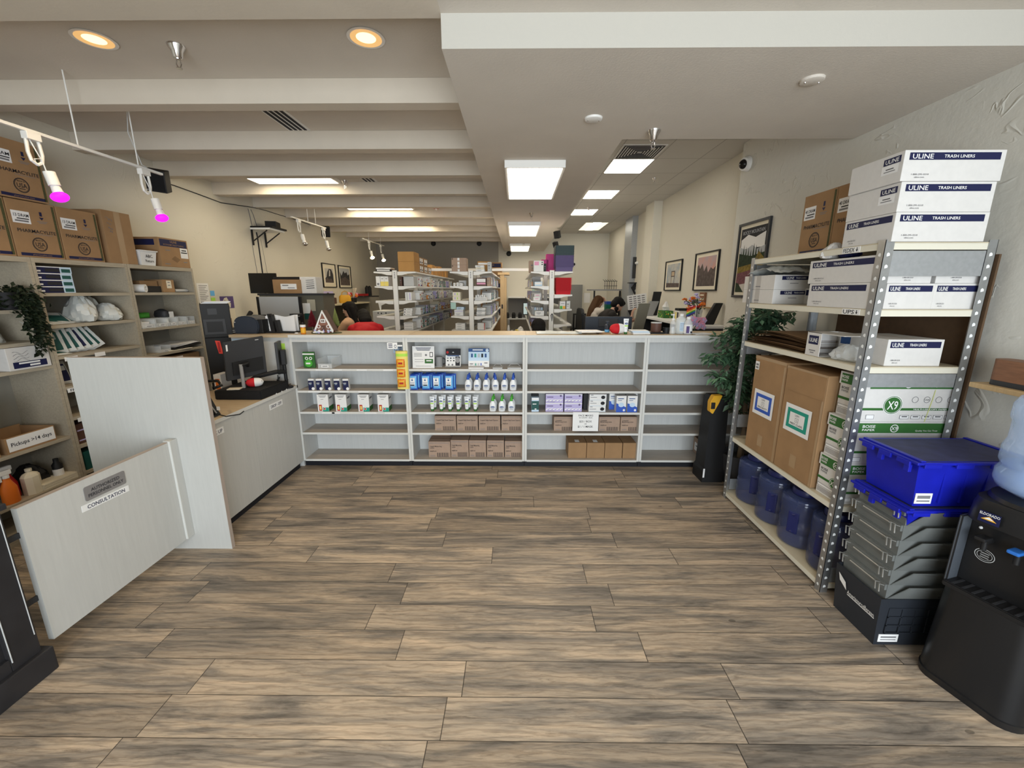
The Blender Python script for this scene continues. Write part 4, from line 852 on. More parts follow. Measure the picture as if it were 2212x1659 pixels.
for a0, a1, lab in ((1630, 1760, 'white tray in front of the blue display sign'), (1835, 1918, 'small clear tray beside the blue display sign'), (1960, 2078, 'clear tray near the shelf end, next to the small tray')):
    xa, xb = X5(a0, 470), X5(a1, 470); w = xb-xa
    o = MB().box(-w/2, w/2, -.035, .05, 0, .012, 'white' if a0 == 1630 else 'grey_light', bev=.002).build('card_tray', None, ((xa+xb)/2, 3.605, S1)); tag(o, lab, 'tray')
    MB().tube([(-w/2+.01, .045, .013), (-w/4, .047, .030), (w/4, .047, .030), (w/2-.01, .045, .013)], .002, 'clear', 5).build('wire_lip', o)
# wipes packs
wp = None; k = 0
for a, n in ((1160, 3), (1268, 3), (1361, 3), (1466, 2)):
    for q in range(n):
        x = X5(a, 648) + .014*q; y = 3.60 + .045*q; z = S2
        lab = 'blue face wipes pack, %s column from the yellow strip, %s' % (ords[(1160, 1268, 1361, 1466).index(a)], ['at the front', 'one behind the front pack', 'two behind the front pack'][q])
        if wp is None:
            wp = pillow(MB(), .078, .142, .036, 'skyblue', 'blue', .06, 10, random.Random(1), .004, 1.08).build('wipes_pack', None, (x, y, z), smooth=60); tag(wp, lab, 'pack', 'blue wipes packs')
            F = Face(.078, .036, .142, 'F'); m = MB(); F.rect(m, .45, .55, .60, .52, 'white_print', .0030); F.rect(m, .45, .32, .48, .10, 'white_print', .0030); F.disc(m, .45, .66, .055, 'blue_print', .0040, r2=.055); F.rect(m, .45, .785, .3, .02, 'ink_grey', .004); F.rect(m, .45, .50, .46, .02, 'blue_print', .004); F.rect(m, .45, .45, .40, .02, 'blue_print', .004); m.build('printed_label', wp)
        else: dup(wp, (x, y, z), 0, lab)
# lotion bottles
def lotion_bottle(loc, cap, label, group, h=.145):
    o = MB().loft([[(math.cos(2*math.pi*i/20)*rx, math.sin(2*math.pi*i/20)*ry, z) for i in range(20)] for rx, ry, z in ((.026, .016, 0), (.030, .019, .004), (.030, .019, .055), (.026, .017, .075), (.015, .013, .092), (.013, .012, .096))], 'lotion').build('lotion_bottle', None, loc, smooth=45); tag(o, label, 'bottle', group)
    MB().lathe([(.0125, .0965), (.0135, .098), (.0115, .120), (.008, .124), (.008, .142), (0, .143)], cap, n=16).build('cap', o, smooth=40)
    m = MB(); m.disc((0, -.0195, .042), X3, Z3, 'blue_print', .019, .0085); m.text('Cetaphil', (0, -.0195, .042), X3, Z3, 'white_print', .006, .0006); m.rect((0, -.0195, .027), X3, Z3, 'ink_grey', .03, .004); m.rect((0, -.0195, .016), X3, Z3, 'ink_grey', .026, .0025); m.build('printed_label', o)
    return o
lb = None
for k, a in enumerate((1626, 1700, 1778, 1858, 1934, 2008)):
    for q in range(2):
        x = X5(a, 650) + (.004 if k != 3 else -.012)*q; lab = 'white lotion bottle with blue cap, %s of six %s' % (ords[k], 'at the front' if q == 0 else 'in the back row')
        if lb is None: lb = lotion_bottle((x, 3.60, S2), 'blue', lab, 'blue capped lotion bottles')
        else: dup(lb, (x, 3.60+.075*q, S2), 0, lab)
lb = None
for k, a in enumerate((1835, 1912, 1993)):
    for q in range(2):
        x = X5(a, 830) + .006*q; lab = 'white lotion bottle with green cap, %s of three %s' % (ords[k], 'at the front' if q == 0 else 'in the back row')
        if lb is None: lb = lotion_bottle((x, 3.60, S3), 'green_bright', lab, 'green capped lotion bottles')
        else: dup(lb, (x, 3.60+.07*q, S3), 0, lab)
def cream_tube(loc, label, group):
    n = 18; rings = []
    for rx, ry, z in ((.014, .014, .018), (.0165, .0155, .03), (.0185, .012, .07), (.0205, .006, .105), (.0225, .0022, .125), (.0225, .0022, .134)): rings.append([(math.cos(2*math.pi*i/n)*rx, math.sin(2*math.pi*i/n)*ry, z) for i in range(n)])
    o = MB().loft(rings, 'lotion').build('cream_tube', None, loc, smooth=45); tag(o, label, 'tube', group)
    MB().lathe([(.0135, 0), (.0145, .001), (.0145, .0178), (.013, .018)], 'green_print', n=16).build('cap', o, smooth=40)
    m = MB(); m.disc((0, -.0135, .092), X3, Z3, 'blue_print', .015, .0075); m.text('Cetaphil', (0, -.0135, .092), X3, Z3, 'white_print', .005, .0006); m.rect((0, -.0155, .072), X3, Z3, 'lime', .03, .010); m.rect((0, -.017, .045), X3, Z3, 'ink_grey', .012, .003); m.rect((0, -.007, .118), X3, Z3, 'ink_grey', .022, .003); m.build('printed_label', o)
    return o
tb = None
for k, a in enumerate((1320, 1397, 1471, 1541, 1614, 1686)):
    for q in range(2):
        x = X5(a, 826) + (.010 if k in (0, 1, 4) else .004)*q; lab = 'white and green cream tube standing on its cap, %s of six %s' % (ords[k], 'at the front' if q == 0 else 'in the back row')
        if tb is None: tb = cream_tube((x, 3.605, S3), lab, 'white and green cream tubes')
        else: dup(tb, (x, 3.605+.06*q, S3), 0, lab)
# brown cleanser cartons
def brown_carton(w, d, h, loc, label, lines, group=None, m_='cardboard_pink', bars=True):
    o = carton('goods_carton', w, d, h, m_, label, 'carton', loc, 0, group); F = Face(w, d, h, 'F'); m = MB()
    F.rect(m, .5, .90, .9, .02, 'ink_grey')
    for q, (t, b, ww) in enumerate(lines): F.text(m, t, .06, b, .085, 'ink', align='l', w=ww)
    if bars:
        for q in range(15): F.rect(m, .40+.037*q, .17, .014 if q % 3 else .024, .24, 'ink')
        F.rect(m, .66, .04, .56, .015, 'ink'); F.rect(m, .18, .12, .24, .02, 'ink_grey'); F.rect(m, .18, .07, .24, .02, 'ink_grey')
    m.build('printed_design', o); MB().box(-w/2+.002, w/2-.002, -.004, .004, h+.0003, h+.0008, 'cardboard_dark').build('lid_seam', o)
    return o
cc = [(1343, 1525), (1530, 1710), (1716, 1900), (1908, 2088)]; pos4 = ['furthest from the green caps column end', '', '', '']
for k, (a, b) in enumerate(cc):
    xa, xb = X5(a, 1010, 3.63), X5(b, 1010, 3.63); brown_carton(xb-xa-.002, .185, .140, ((xa+xb)/2, 3.72, S4), 'long brown cleanser carton, %s in the row below the lotions' % ords[k], (('Cetaphil Daily Facial Cleanser', .72, .84), ('cetaphil.com', .50, .25)))
for k, (a, b, h) in enumerate(((1293, 1478, .155), (1480, 1632, .168), (1635, 1780, .166), (1785, 1932, .166), (1937, 2085, .160))):
    xa, xb = X5(a, 1225, 3.63), X5(b, 1225, 3.63); brown_carton(xb-xa-.002, .16 if k == 0 else .19, h, ((xa+xb)/2, 3.695 if k == 0 else 3.715, S5), 'brown carton on the bottom shelf below the cleanser cartons, %s along' % ords[k], (('Cetaphil Moisturizing', .70, .55), ('Lotion', .60, .2), ('cetaphil.com', .40, .3)))
carton('goods_carton', .17, .03, .185, 'cardboard_pink', 'brown carton tucked behind the first carton on the bottom shelf', 'carton', (X5(1400, 1045, 3.79), 3.80, S5))
# third unit
o = carton('medicine_box', .066, .06, .132, 'pale_blue', 'blue grey medicine box standing alone beside the purple boxes', 'box', (X6(219, 832), 3.61, S3), .04); F = Face(.066, .06, .132, 'F'); m = MB(); F.rect(m, .5, .45, .98, .62, 'teal_dark'); F.rect(m, .5, .9, .95, .16, 'white_print'); F.rect(m, .4, .55, .5, .06, 'white_print', .0014); F.disc(m, .55, .2, .07, 'white_print', .0014, r2=.04); m.build('printed_design', o)
carton('medicine_box', .066, .06, .145, 'black', 'dark box behind the blue grey medicine box', 'box', (X6(222, 832), 3.69, S3), .04)
mk = None
for k, (a, z) in enumerate(((383, 0), (542, 0), (383, 1), (542, 1))):
    lab = 'lilac face mask box, %s layer, %s' % ('lower' if z == 0 else 'upper', 'beside the dark gap' if a == 542 else 'beside the small medicine box')
    if mk is None:
        mk = carton('mask_box', .158, .10, .082, 'lilac', lab, 'box', (X6(a, 838), 3.635, S3), 0, 'lilac mask boxes', .001); F = Face(.158, .1, .082, 'F'); m = MB(); F.rect(m, .5, .93, 1, .10, 'white_print')
        for q in range(5): m.poly([F.p(.02+.2*q, .15) + Vector((0, -.001, 0)), F.p(.25+.2*q if q < 4 else .98, .42) + Vector((0, -.001, 0)), F.p(.02+.2*q, .34) + Vector((0, -.001, 0))], 'white_print')
        F.rect(m, .25, .65, .35, .08, 'purple', .0014); F.disc(m, .85, .80, .11, 'purple', .0014); F.rect(m, .3, .12, .4, .04, 'ink_grey', .0014); m.build('printed_design', mk)
    else: dup(mk, (X6(a, 838), 3.635, S3+.0825*z), 0, lab)
carton('dark_box', .042, .10, .15, 'black', 'narrow dark box between the lilac and the black mask boxes', 'box', (X6(645, 830, 3.68), 3.70, S3))
mk = None
for z in range(3):
    lab = 'white box picturing a black face mask, %s of three' % ['lowest', 'middle', 'topmost'][z]
    if mk is None:
        mk = carton('mask_box', .152, .10, .054, 'white', lab, 'box', (X6(745, 838), 3.635, S3), 0, None, .001); F = Face(.152, .1, .054, 'F'); m = MB(); F.disc(m, .80, .48, .34, 'ink', .0012, r2=.30); m.poly([F.p(.83, .75)+Vector((0, -.0012, 0)), F.p(.75, .55)+Vector((0, -.0012, 0)), F.p(.95, .55)+Vector((0, -.0012, 0))], 'ink'); F.rect(m, .25, .48, .38, .08, 'ink_grey'); F.rect(m, .15, .85, .15, .08, 'ink'); F.rect(m, .5, .03, 1, .05, 'pale_blue'); m.build('printed_design', mk)
    else: dup(mk, (X6(745, 838)+.002*z, 3.635, S3+.0545*z), 0, lab)
bx = None
for k, (a, y, n) in enumerate(((946, 3.615, 'front pair, next to the black mask boxes'), (1036, 3.615, 'front pair, next to the shelf end'), (880, 3.70, 'half hidden behind, next to the black mask boxes'), (1085, 3.70, 'half hidden behind, next to the shelf end'))):
    lab = 'white and blue respirator box, ' + n
    if bx is None:
        bx = carton('respirator_box', .088, .075, .150, 'white', lab, 'box', (X6(a, 832), y, S3), 0, 'white and blue boxes', .001); F = Face(.088, .075, .15, 'F'); m = MB()
        m.poly([F.p(0, 0)+Vector((0, -.0008, 0)), F.p(1, 0)+Vector((0, -.0008, 0)), F.p(1, .30)+Vector((0, -.0008, 0)), F.p(.5, .45)+Vector((0, -.0008, 0)), F.p(0, .55)+Vector((0, -.0008, 0))], 'blue'); F.disc(m, .5, .45, .17, 'pale_blue', .0014, r2=.14); F.disc(m, .8, .12, .07, 'white_print', .0014)
        F.rect(m, .45, .83, .6, .05, 'blue_print'); F.rect(m, .35, .72, .4, .03, 'blue_print'); m.build('printed_design', bx)
    else: dup(bx, (X6(a, 832, y), y, S3), 0, lab)
for k, (a, b) in enumerate(((378, 560), (565, 752), (760, 940), (944, 1122))):
    xa, xb = X6(a, 1010, 3.63), X6(b, 1010, 3.63); brown_carton(xb-xa-.002, .185, .135, ((xa+xb)/2, 3.72, S4), 'brown printed carton behind the price sign, ' + ['furthest from the upright', 'mostly hidden by it', 'just past it', 'touching the upright'][k], (('Cetaphil', .75, .3), ('Moisturizing Lotion', .65, .55), ('cetaphil.com', .42, .3)))
for k, (a, b) in enumerate(((500, 655), (657, 808), (810, 958), (962, 1110))):
    xa, xb = X6(a, 1230, 3.61), X6(b, 1230, 3.61); o = carton('plain_carton', xb-xa-.002, .20, .152, 'cardboard', 'plain light brown carton on the bottom shelf, %s in its row' % ords[k], 'carton', ((xa+xb)/2, 3.703, S5), 0)
    MB().box(-.02, .02, -.08, -.02, .1523, .1528, 'paper').build('paper_label', o) if k < 2 else None
o = strip_sign(None, 'price_sign', None, (X6(643, 930), 3.556, .448), X3, Z3, .232, .178, 'white_print', 'ink', .02); tag(o, 'white paper sign FACE MASKS hanging from the shelf edge', 'sign')
xs = X6(643, 930); m = MB()
for t, z, h in (('FACE MASKS', .507, .017), ('50 COUNT - BOX', .486, .011), ('$25 / BOX', .451, .018), ('OR', .427, .011), ('$1 / 1 MASK', .402, .019)): m.text(t, (xs, 3.5544, z), X3, Z3, 'ink_grey' if h < .01 else 'ink', h, .0004)
m.build('lettering', o)
o = carton('labelled_carton', .10, .19, .155, 'cardboard_pink', 'brown carton with white side label behind the black case', 'carton', (X6(1640, 1160, 3.7)+.01, 3.70, S5)); F = Face(.1, .19, .155, 'L'); m = MB(); F.rect(m, .5, .45, .7, .5, 'paper'); F.rect(m, .5, .5, .4, .06, 'ink', .0014); m.build('paper_label', o)

# ================================================================ things standing on the countertop
ZT0 = 1.2288
def top(px, Y): p = atY(px, 722, Y); return p.x
def plush(loc, rot, label, r=.038, L=.15):
    n = 20; rings = []; K = 12
    for k in range(K+1):
        t = -1+2*k/K; q = (1-abs(t)**2.6)**0.5 if abs(t) < 1 else .02; rings.append([(t*L/2, math.cos(2*math.pi*i/n)*r*max(q, .02), math.sin(2*math.pi*i/n)*r*max(q, .02)) for i in range(n)])
    b = MB(); b.loft(rings[:7], 'red', None, False).loft(rings[6:], 'white', None, False); o = b.build('plush_capsule', None, loc, rot=rot, smooth=60); tag(o, label, 'plush toy')
    MB().ball((L*.40, -.55*r, .25*r), .0035, 'ink', 8).ball((L*.40, -.05*r, .58*r), .0035, 'ink', 8).build('eye', o); return o
plush((top(1334, 3.66), 3.66, ZT0+.045), (0, 0, .12), 'red and white stuffed pill toy on the counter beside the standing cream tube', .045, .150)
o = cream_tube((top(1351, 3.64), 3.64, ZT0), 'white cream tube standing on the countertop behind the stuffed pill', None); o['label'] = 'white cream tube standing alone on the countertop beside the stuffed pill'
o = MB().lathe([(0, 0), (.022, 0), (.022, .065), (.012, .075), (.012, .09), (.018, .094), (.018, .10), (0, .10)], 'navy_plastic', n=16).build('dark_bottle', None, (top(1311, 3.80), 3.80, ZT0), smooth=40); tag(o, 'small dark bottle with pale base behind the stuffed pill', 'bottle'); MB().lathe([(.0224, 0.002), (.0224, .025)], 'skyblue', n=16, caps=False).build('bottle_label', o)
# papers
rr = random.Random(3); b = MB(); n = 12
pts = [[Vector((-.20+.40*i/n + rr.uniform(-.006, .006), -.09+.18*j/n, .003+rr.uniform(0, .016)*(0.2 < j/n < .95))) for i in range(n+1)] for j in range(n+1)]
b.loft([p for p in pts], 'bag_white', None, False, False); tag(b.build('crumpled_sheet', None, (top(1206, 3.70), 3.70, ZT0), smooth=30), 'crumpled translucent sheet spread on the countertop before the dark-haired head', 'sheet')
for k, (dx, r_) in enumerate(((0, .1), (.012, .16), (-.006, .05))): tag(MB().box(-.10, .10, -.08, .08, 0, .003, 'paper').build('loose_paper', None, (top(1272, 3.66)+dx, 3.68, ZT0+.017+.0032*k), r_), 'white sheet lying flat on the counter near the stuffed pill, %s' % ['underneath', 'in the middle', 'on top'][k], 'paper', 'flat sheets near the pill')
o = MB().prism([(-.05, -.06, 0), (.06, -.04, 0), (.045, .06, 0), (-.055, .05, 0)], (0, 0, .004), 'cardboard').build('brown_envelope', None, (top(1303, 3.68), 3.68, ZT0)); tag(o, 'small brown envelope between the sheets and the stuffed pill', 'envelope')
for k, (m_, h, y, r_, lab) in enumerate((('white', .016, 3.66, .06, 'white pad at the bottom of the small pile beside the brown cup'), ('pale_blue', .010, 3.66, .02, 'pale blue pad on top of the white pad'), ('white', .006, 3.665, -.08, 'white notebook on top of the small pile'))):
    tag(MB().box(-.075, .075, -.06, .06, 0, h, m_, bev=.002).build('notepad', None, (top(1381, 3.66)-.005*k, y, ZT0+[0, .0164, .0268][k]), r_), lab, 'notepad')
tag(MB().box(-.06, .06, -.012, .012, 0, .012, 'red_print', bev=.003).build('red_stapler', None, (top(1384, 3.80), 3.80, ZT0), .05), 'red desk tool lying behind the small pile of pads', 'stapler')
o = MB().lathe([(0, 0), (.040, 0), (.044, .01), (.046, .075), (.040, .080), (0, .08)], 'brown', n=20).build('brown_cup', None, (top(1416, 3.72), 3.72, ZT0+.012), smooth=40); tag(o, 'brown wood-grain cup with pale rim on a black tray', 'cup'); MB().lathe([(.047, .078), (.047, .086), (0, .086)], 'grey_light', n=20).build('lid', o, smooth=40)
tag(MB().box(-.075, .075, -.06, .06, 0, .011, 'black', bev=.003).build('black_tray', None, (top(1413, 3.70), 3.71, ZT0)), 'flat black tray under the brown cup', 'tray')
o = MB().lathe([(0, 0), (.028, 0), (.030, .052), (.027, .052), (.025, .004)], 'black', n=18).build('black_cup', None, (top(1438, 3.70), 3.70, ZT0), smooth=40); tag(o, 'small black cup beside the clear pump bottle', 'cup')
o = MB().lathe([(0, 0), (.024, 0), (.025, .004), (.025, .095), (.012, .115), (.010, .12)], 'clear', n=18).build('pump_bottle', None, (top(1452, 3.66), 3.66, ZT0), smooth=40); tag(o, 'slim clear pump bottle on the countertop', 'bottle')
MB().lathe([(.013, .1205), (.013, .135), (.004, .137), (.004, .16), (.010, .162), (.008, .172), (0, .172)], 'white', n=14).box(-.024, 0, -.004, .004, .162, .170, 'white').build('pump', o, smooth=40); MB().lathe([(.0205, .003), (.0205, .06), (0, .06)], 'clear', n=16).build('liquid', o)
o = MB().loft([[(math.cos(2*math.pi*i/20)*rx, math.sin(2*math.pi*i/20)*rx*.75, z) for i in range(20)] for rx, z in ((.045, 0), (.049, .004), (.049, .115), (.040, .135), (.016, .150), (.014, .155))], 'bag_white').build('large_jug', None, (top(1469, 3.68), 3.68, ZT0), smooth=45); tag(o, 'large frosted white jug between the two bottles', 'jug')
MB().lathe([(.017, .1555), (.017, .172), (.009, .174), (0, .176)], 'white', n=16).build('jug_cap', o, smooth=40); m = MB(); m.box(-.022, .024, -.0378, -.0370, .025, .100, 'pale_blue')
for q in range(5): m.box(-.018, .018, -.0386, -.0379, .035+.013*q, .039+.013*q, 'ink_grey')
m.build('bottle_label', o)
o = MB().lathe([(0, 0), (.034, 0), (.036, .004), (.036, .095), (.018, .125), (.016, .13)], 'clear_bag', n=20).build('alcohol_bottle', None, (top(1485, 3.63), 3.63, ZT0), smooth=45); tag(o, 'clear bottle with purple label and white cap', 'bottle')
MB().lathe([(.017, .1305), (.017, .150), (0, .150)], 'white', n=16).build('bottle_cap', o, smooth=40); MB().lathe([(.0365, .01), (.0365, .085)], 'white_print', n=20, caps=False).build('bottle_label', o)
MB().box(-.028, -.002, -.0372, -.0366, .012, .072, 'purple').box(.008, .024, -.0372, -.0366, .012, .028, 'ink').build('printed_patch', o)
for k in range(2): tag(MB().box(-.07, .07, -.05, .05, 0, .004, 'paper').build('loose_paper', None, (top(1515, 3.62)+.01*k, 3.64, ZT0+.0045*k), .1+.2*k), 'white paper beside the tree at the counter end, ' + ['under', 'on top'][k], 'paper')
# amber vial and gingerbread house
o = MB().lathe([(0, 0), (.020, 0), (.021, .003), (.021, .060)], 'amber', n=20).build('pill_bottle', None, (top(656, 3.62), 3.62, ZT0), smooth=40); tag(o, 'amber pill bottle with white cap at the counter corner', 'bottle')
MB().lathe([(.024, .0605), (.024, .080), (0, .080)], 'white', n=20).build('cap', o, smooth=40); MB().lathe([(.0214, .012), (.0214, .05)], 'yellow_dark', n=20, caps=False).build('bottle_label', o)
MB().ball((0, 0, .092), (.012, .010, .010), 'black', 8).tube([(-.022, 0, .092), (0, 0, .096), (.022, 0, .092)], .002, 'black', 5).build('figure_topper', o)
tag(MB().ball((0, 0, 0), (.018, .010, .006), 'white', 10).build('white_eraser', None, (top(641, 3.63), 3.63, ZT0+.006)), 'little white lump beside the amber pill bottle', 'eraser')
xh = top(704, 3.68)
o = empty('gingerbread_house', (xh, 3.70, ZT0), 'gingerbread A-frame house ornament with white icing trim', 'ornament')
MB().lathe([(.135, 0), (.13, .006), (0, .008)], mat('moss', (.12, .13, .07), .9, bump=.6, bscale=80), n=24, sy=.65).build('base_board', o)
W_, H_ = .17, .205
MB().prism([(-W_/2+.012, -.05, .030), (W_/2-.012, -.05, .030), (0, -.05, H_-.02)], (0, .09, 0), mat('ginger', (.30, .14, .10), .8, var=.3, vscale=60)).box(-W_/2+.02, W_/2-.02, -.045, .03, .0085, .030, 'ginger').build('house_body', o)
m = MB()
for s in (-1, 1):
    d = Vector((-s*W_/2, 0, H_-.028)).normalized(); a = Vector((s*W_/2, 0, .028)); nn = Vector((d.z, 0, -d.x))*s
    m.prism([a+Vector((0, -.058, 0)), Vector((0, -.058, H_)), Vector((0, -.058, H_-.022)), a+Vector((-s*.016, -.058, 0))], (0, .012, 0), 'white')
    m.prism([a+Vector((0, -.045, 0)), Vector((0, -.045, H_-.002)), Vector((0, -.045, H_-.010)), a+Vector((-s*.007, -.045, 0))], (0, .09, 0), 'brown')
m.build('icing_roof', o)
m = MB(); m.box(-.022, .022, -.056, -.0505, .095, .128, 'white', bev=.004)
for s in (-1, 1): m.lathe([(.011, 0), (.016, .002), (.016, .005), (.011, .006)], 'white', (0, 0, 0), 16, mx=Matrix.Translation((s*.042, -.0505, .062)) @ Matrix.Rotation(math.pi/2, 4, 'X'), caps=False)
m.build('window_frame', o)
m = MB(); m.box(-.012, -.002, -.0568, -.0561, .103, .120, 'brown').box(.002, .012, -.0568, -.0561, .103, .120, 'brown').build('pane', o)
MB().box(-.017, .017, -.056, -.0505, .03, .072, 'brown', bev=.003).ball((-.008, -.058, .05), .003, 'white', 6).build('door', o)
rr = random.Random(4); m = MB()
for k in range(26): m.ball((rr.uniform(-.085, .085), rr.uniform(-.082, -.060), rr.uniform(.012, .030)), (rr.uniform(.006, .014), .008, rr.uniform(.006, .010)), rr.choice(['white', 'white', 'lilac', 'pale_blue', 'pink']), 8)
m.build('snow_sweets', o)
def bristle_tree(loc, h, r, m_, label):
    rr = random.Random(9); o = empty('bristle_tree', loc, label, 'ornament'); b = MB()
    for k in range(800):
        t = rr.random(); z = h*(.28+.72*t); rad = r*(1-t)**.85*rr.uniform(.7, 1.05)+.003; a = rr.uniform(0, 6.283)
        b.cyl((0, 0, z), (math.cos(a)*rad, math.sin(a)*rad, z-.012), .0022, m_, .0008, 4, False)
    b.lathe([(r*.36, h*.30), (r*.30, h*.5), (r*.14, h*.8), (0.004, h*.97)], m_, n=10); b.build('bristles', o)
    MB().cyl((0, 0, 0), (0, 0, h*.32), .005, 'bark', n=8).lathe([(.016, 0), (.018, .006), (.0, .012)], 'bark', n=12).build('trunk', o); return o
mat('burgundy', (.14, .006, .012), .8); mat('sage', (.23, .26, .08), .8)
bristle_tree((top(675, 3.74), 3.76, ZT0), .205, .052, 'burgundy', 'dark red bristle tree ornament next to the gingerbread house')
o = bristle_tree((top(725, 3.80), 3.83, ZT0+.006), .21, .036, 'sage', 'slim pale green bristle tree behind the gingerbread house')
# ================================================================ galvanised rack
RX0, RX1, RY0, RY1, RH = 1.652, 2.150, 1.952, 3.030, 1.822
RZ = [1.812, 1.515, 1.245, 0.512, 0.055]
rk = empty('storage_rack', (RX0, RY0, 0), 'grey galvanised storage rack with cream shelves against the textured wall', 'rack')
w_, d_ = RX1-RX0, RY1-RY0
def post(cx, cy, sx, sy):
    m = MB(); t, L = .0022, .040
    a0, a1 = (cx, cx+sx*L); b0, b1 = (cy, cy+sy*L)
    m.box(min(a0, a1), max(a0, a1), min(cy, cy+sy*t), max(cy, cy+sy*t), 0, RH, 'galv'); m.box(min(cx, cx+sx*t), max(cx, cx+sx*t), min(b0, b1), max(b0, b1), 0, RH, 'galv')
    p = m.build('post', rk); h = MB(); n = 34
    for k in range(n):
        z = .03+k*(RH-.05)/n
        for nrm in ('y', 'x'):
            if nrm == 'y': y = cy-sy*.0008; x = cx+sx*.021; P = [(x-.007, y, z), (x+.007, y, z+.004), (x+.006, y, z+.013), (x-.002, y, z+.018), (x-.008, y, z+.012)]
            else: x = cx-sx*.0008; y = cy+sy*.021; P = [(x, y-.007, z), (x, y+.007, z+.004), (x, y+.006, z+.013), (x, y-.002, z+.018), (x, y-.008, z+.012)]
            h.poly(P, 'hole_light')
    h.build('slot_holes', p)
post(0, 0, 1, 1); post(w_, 0, -1, 1); post(0, d_, 1, -1); post(w_, d_, -1, -1)
for z in RZ:
    s = MB().box(.003, w_-.003, .0035, d_-.0035, z-.004, z, 'rack_shelf').box(.003, .006, .0035, d_-.0035, z-.032, z-.0045, 'rack_lip').box(w_-.006, w_-.003, .0035, d_-.0035, z-.032, z-.0045, 'rack_lip').box(.0065, w_-.0065, .0035, .0065, z-.032, z-.0045, 'rack_lip').box(.0065, w_-.0065, d_-.0065, d_-.0035, z-.032, z-.0045, 'rack_lip').build('shelf', rk)
    for t, zz, y in (('FEDEX', 1.812, .195), ('UPS', 1.515, .13)):
        if z == zz:
            g = MB().box(.0012, .0026, y-.055, y+.055, z-.030, z-.003, 'white_print').build('shelf_label', s)
            MB().text(t, (.0011, y+.014, z-.0165), -Y3, Z3, 'ink', .020, .0004, w=.072).poly([(.0007, y-.030, z-.017), (.0007, y-.037, z-.027), (.0007, y-.044, z-.017)], 'ink').box(.0004, .0007, y-.039, y-.035, z-.0175, z-.007, 'ink').build('lettering', g)
for z0, z1 in ((1.665, 1.775), (1.145, 1.211), (0.06, 0.15)):
    MB().box(.042, w_-.042, .0022, .0034, z0, z1, 'galv_flat').build('end_brace', rk); MB().box(.042, w_-.042, d_-.0034, d_-.0022, z0, z1, 'galv_flat').build('end_brace', rk)
MB().box(.042, w_-.042, d_-.0034, d_-.0022, .58, .68, 'galv_flat').build('end_brace', rk)
tag(MB().box(2.160, 2.170, 1.945, 2.82, 0.0, 1.76, 'brown_board').build('brown_board', None), 'dark brown board standing between the rack and the wall', 'board')

# ---------------------------------------------------------------- white trash-liner cartons
def liner(w, d, h, loc, label, front='full', side=None, group=None, rz=0, tag_side=False):
    o = carton('liner_carton', w, d, h, 'carton_white', label, 'carton', loc, rz, group, .002); F = Face(w, d, h, 'F'); m = MB()
    def band(F, lx, th, tw2):
        F.rect(m, .5, .80, .90, .235, 'navy_print'); F.text(m, 'ULINE', lx, .80, .155, 'white_print', w=.21); F.text(m, 'TRASH LINERS', lx+.36, .80, .10, 'white_print', w=.30)
        F.text(m, '1-800-295-5510', lx, .22, .055, 'ink_grey', w=.18); F.text(m, 'uline.com', lx, .13, .05, 'ink_grey', w=.10)
    if front == 'full': band(F, .18, 0, 0)
    if front == 'low': F.rect(m, .5, .80, .90, .235, 'navy_print'); F.text(m, '1-800-295-5510', .45, .22, .055, 'ink_grey', w=.25); F.text(m, 'uline.com', .45, .13, .05, 'ink_grey', w=.15)
    if side:
        G = Face(w, d, h, 'L')
        if side == 'short': G.rect(m, .80, .78, .30, .22, 'navy_print'); G.text(m, 'ULINE', .80, .78, .14, 'white_print', w=.24); G.rect(m, .78, .50, .30, .3, 'paper', .001); G.rect(m, .78, .52, .14, .03, 'ink', .0016); G.rect(m, .78, .44, .20, .03, 'ink_grey', .0016)
        if side == 'full': band(G, .20, 0, 0)
        if side == 'plainblue': G.rect(m, .15, .74, .22, .30, 'blue_print')
    m.build('printed_design', o)
    MB().box(-.0015, .0015, -d/2+.002, d/2-.002, h+.0003, h+.0008, 'cardboard').build('lid_seam', o)
    return o
z = RZ[0]+.0006
liner(.405, .285, .122, (1.862, 2.078, z), 'white trash liner carton on top of the rack, lowest of its stack', 'full', 'full')
liner(.405, .285, .122, (1.860, 2.078, z+.1228), 'white trash liner carton on top of the rack, middle of its stack', 'full', 'short')
liner(.425, .285, .122, (1.857, 2.074, z+.2456), 'white trash liner carton on top of the rack, highest of its stack', 'full', 'short')
for y, lab, n in ((2.640, '40 DRAM', 'brown printed carton on top of the rack, furthest from the white stack'), (2.365, '40 DRAM', 'brown printed carton on top of the rack, right behind the white stack')):
    supply_carton(.27, .26, .355, (1.93, y, z), -rz90, n, lab)
# crumpled packaging hanging over the edge
o = soft_bag('torn_packaging', .11, .10, .085, 'carton_white', 6, 'torn white and blue packaging sticking out over the rack edge', 'packaging', (1.71, 2.335, RZ[1]+.2515))
soft_bag('torn_packaging', .09, .09, .075, 'navy_print', 16, 'torn dark blue packaging beside the torn white one', 'packaging', (1.715, 2.235, RZ[1]+.2515))
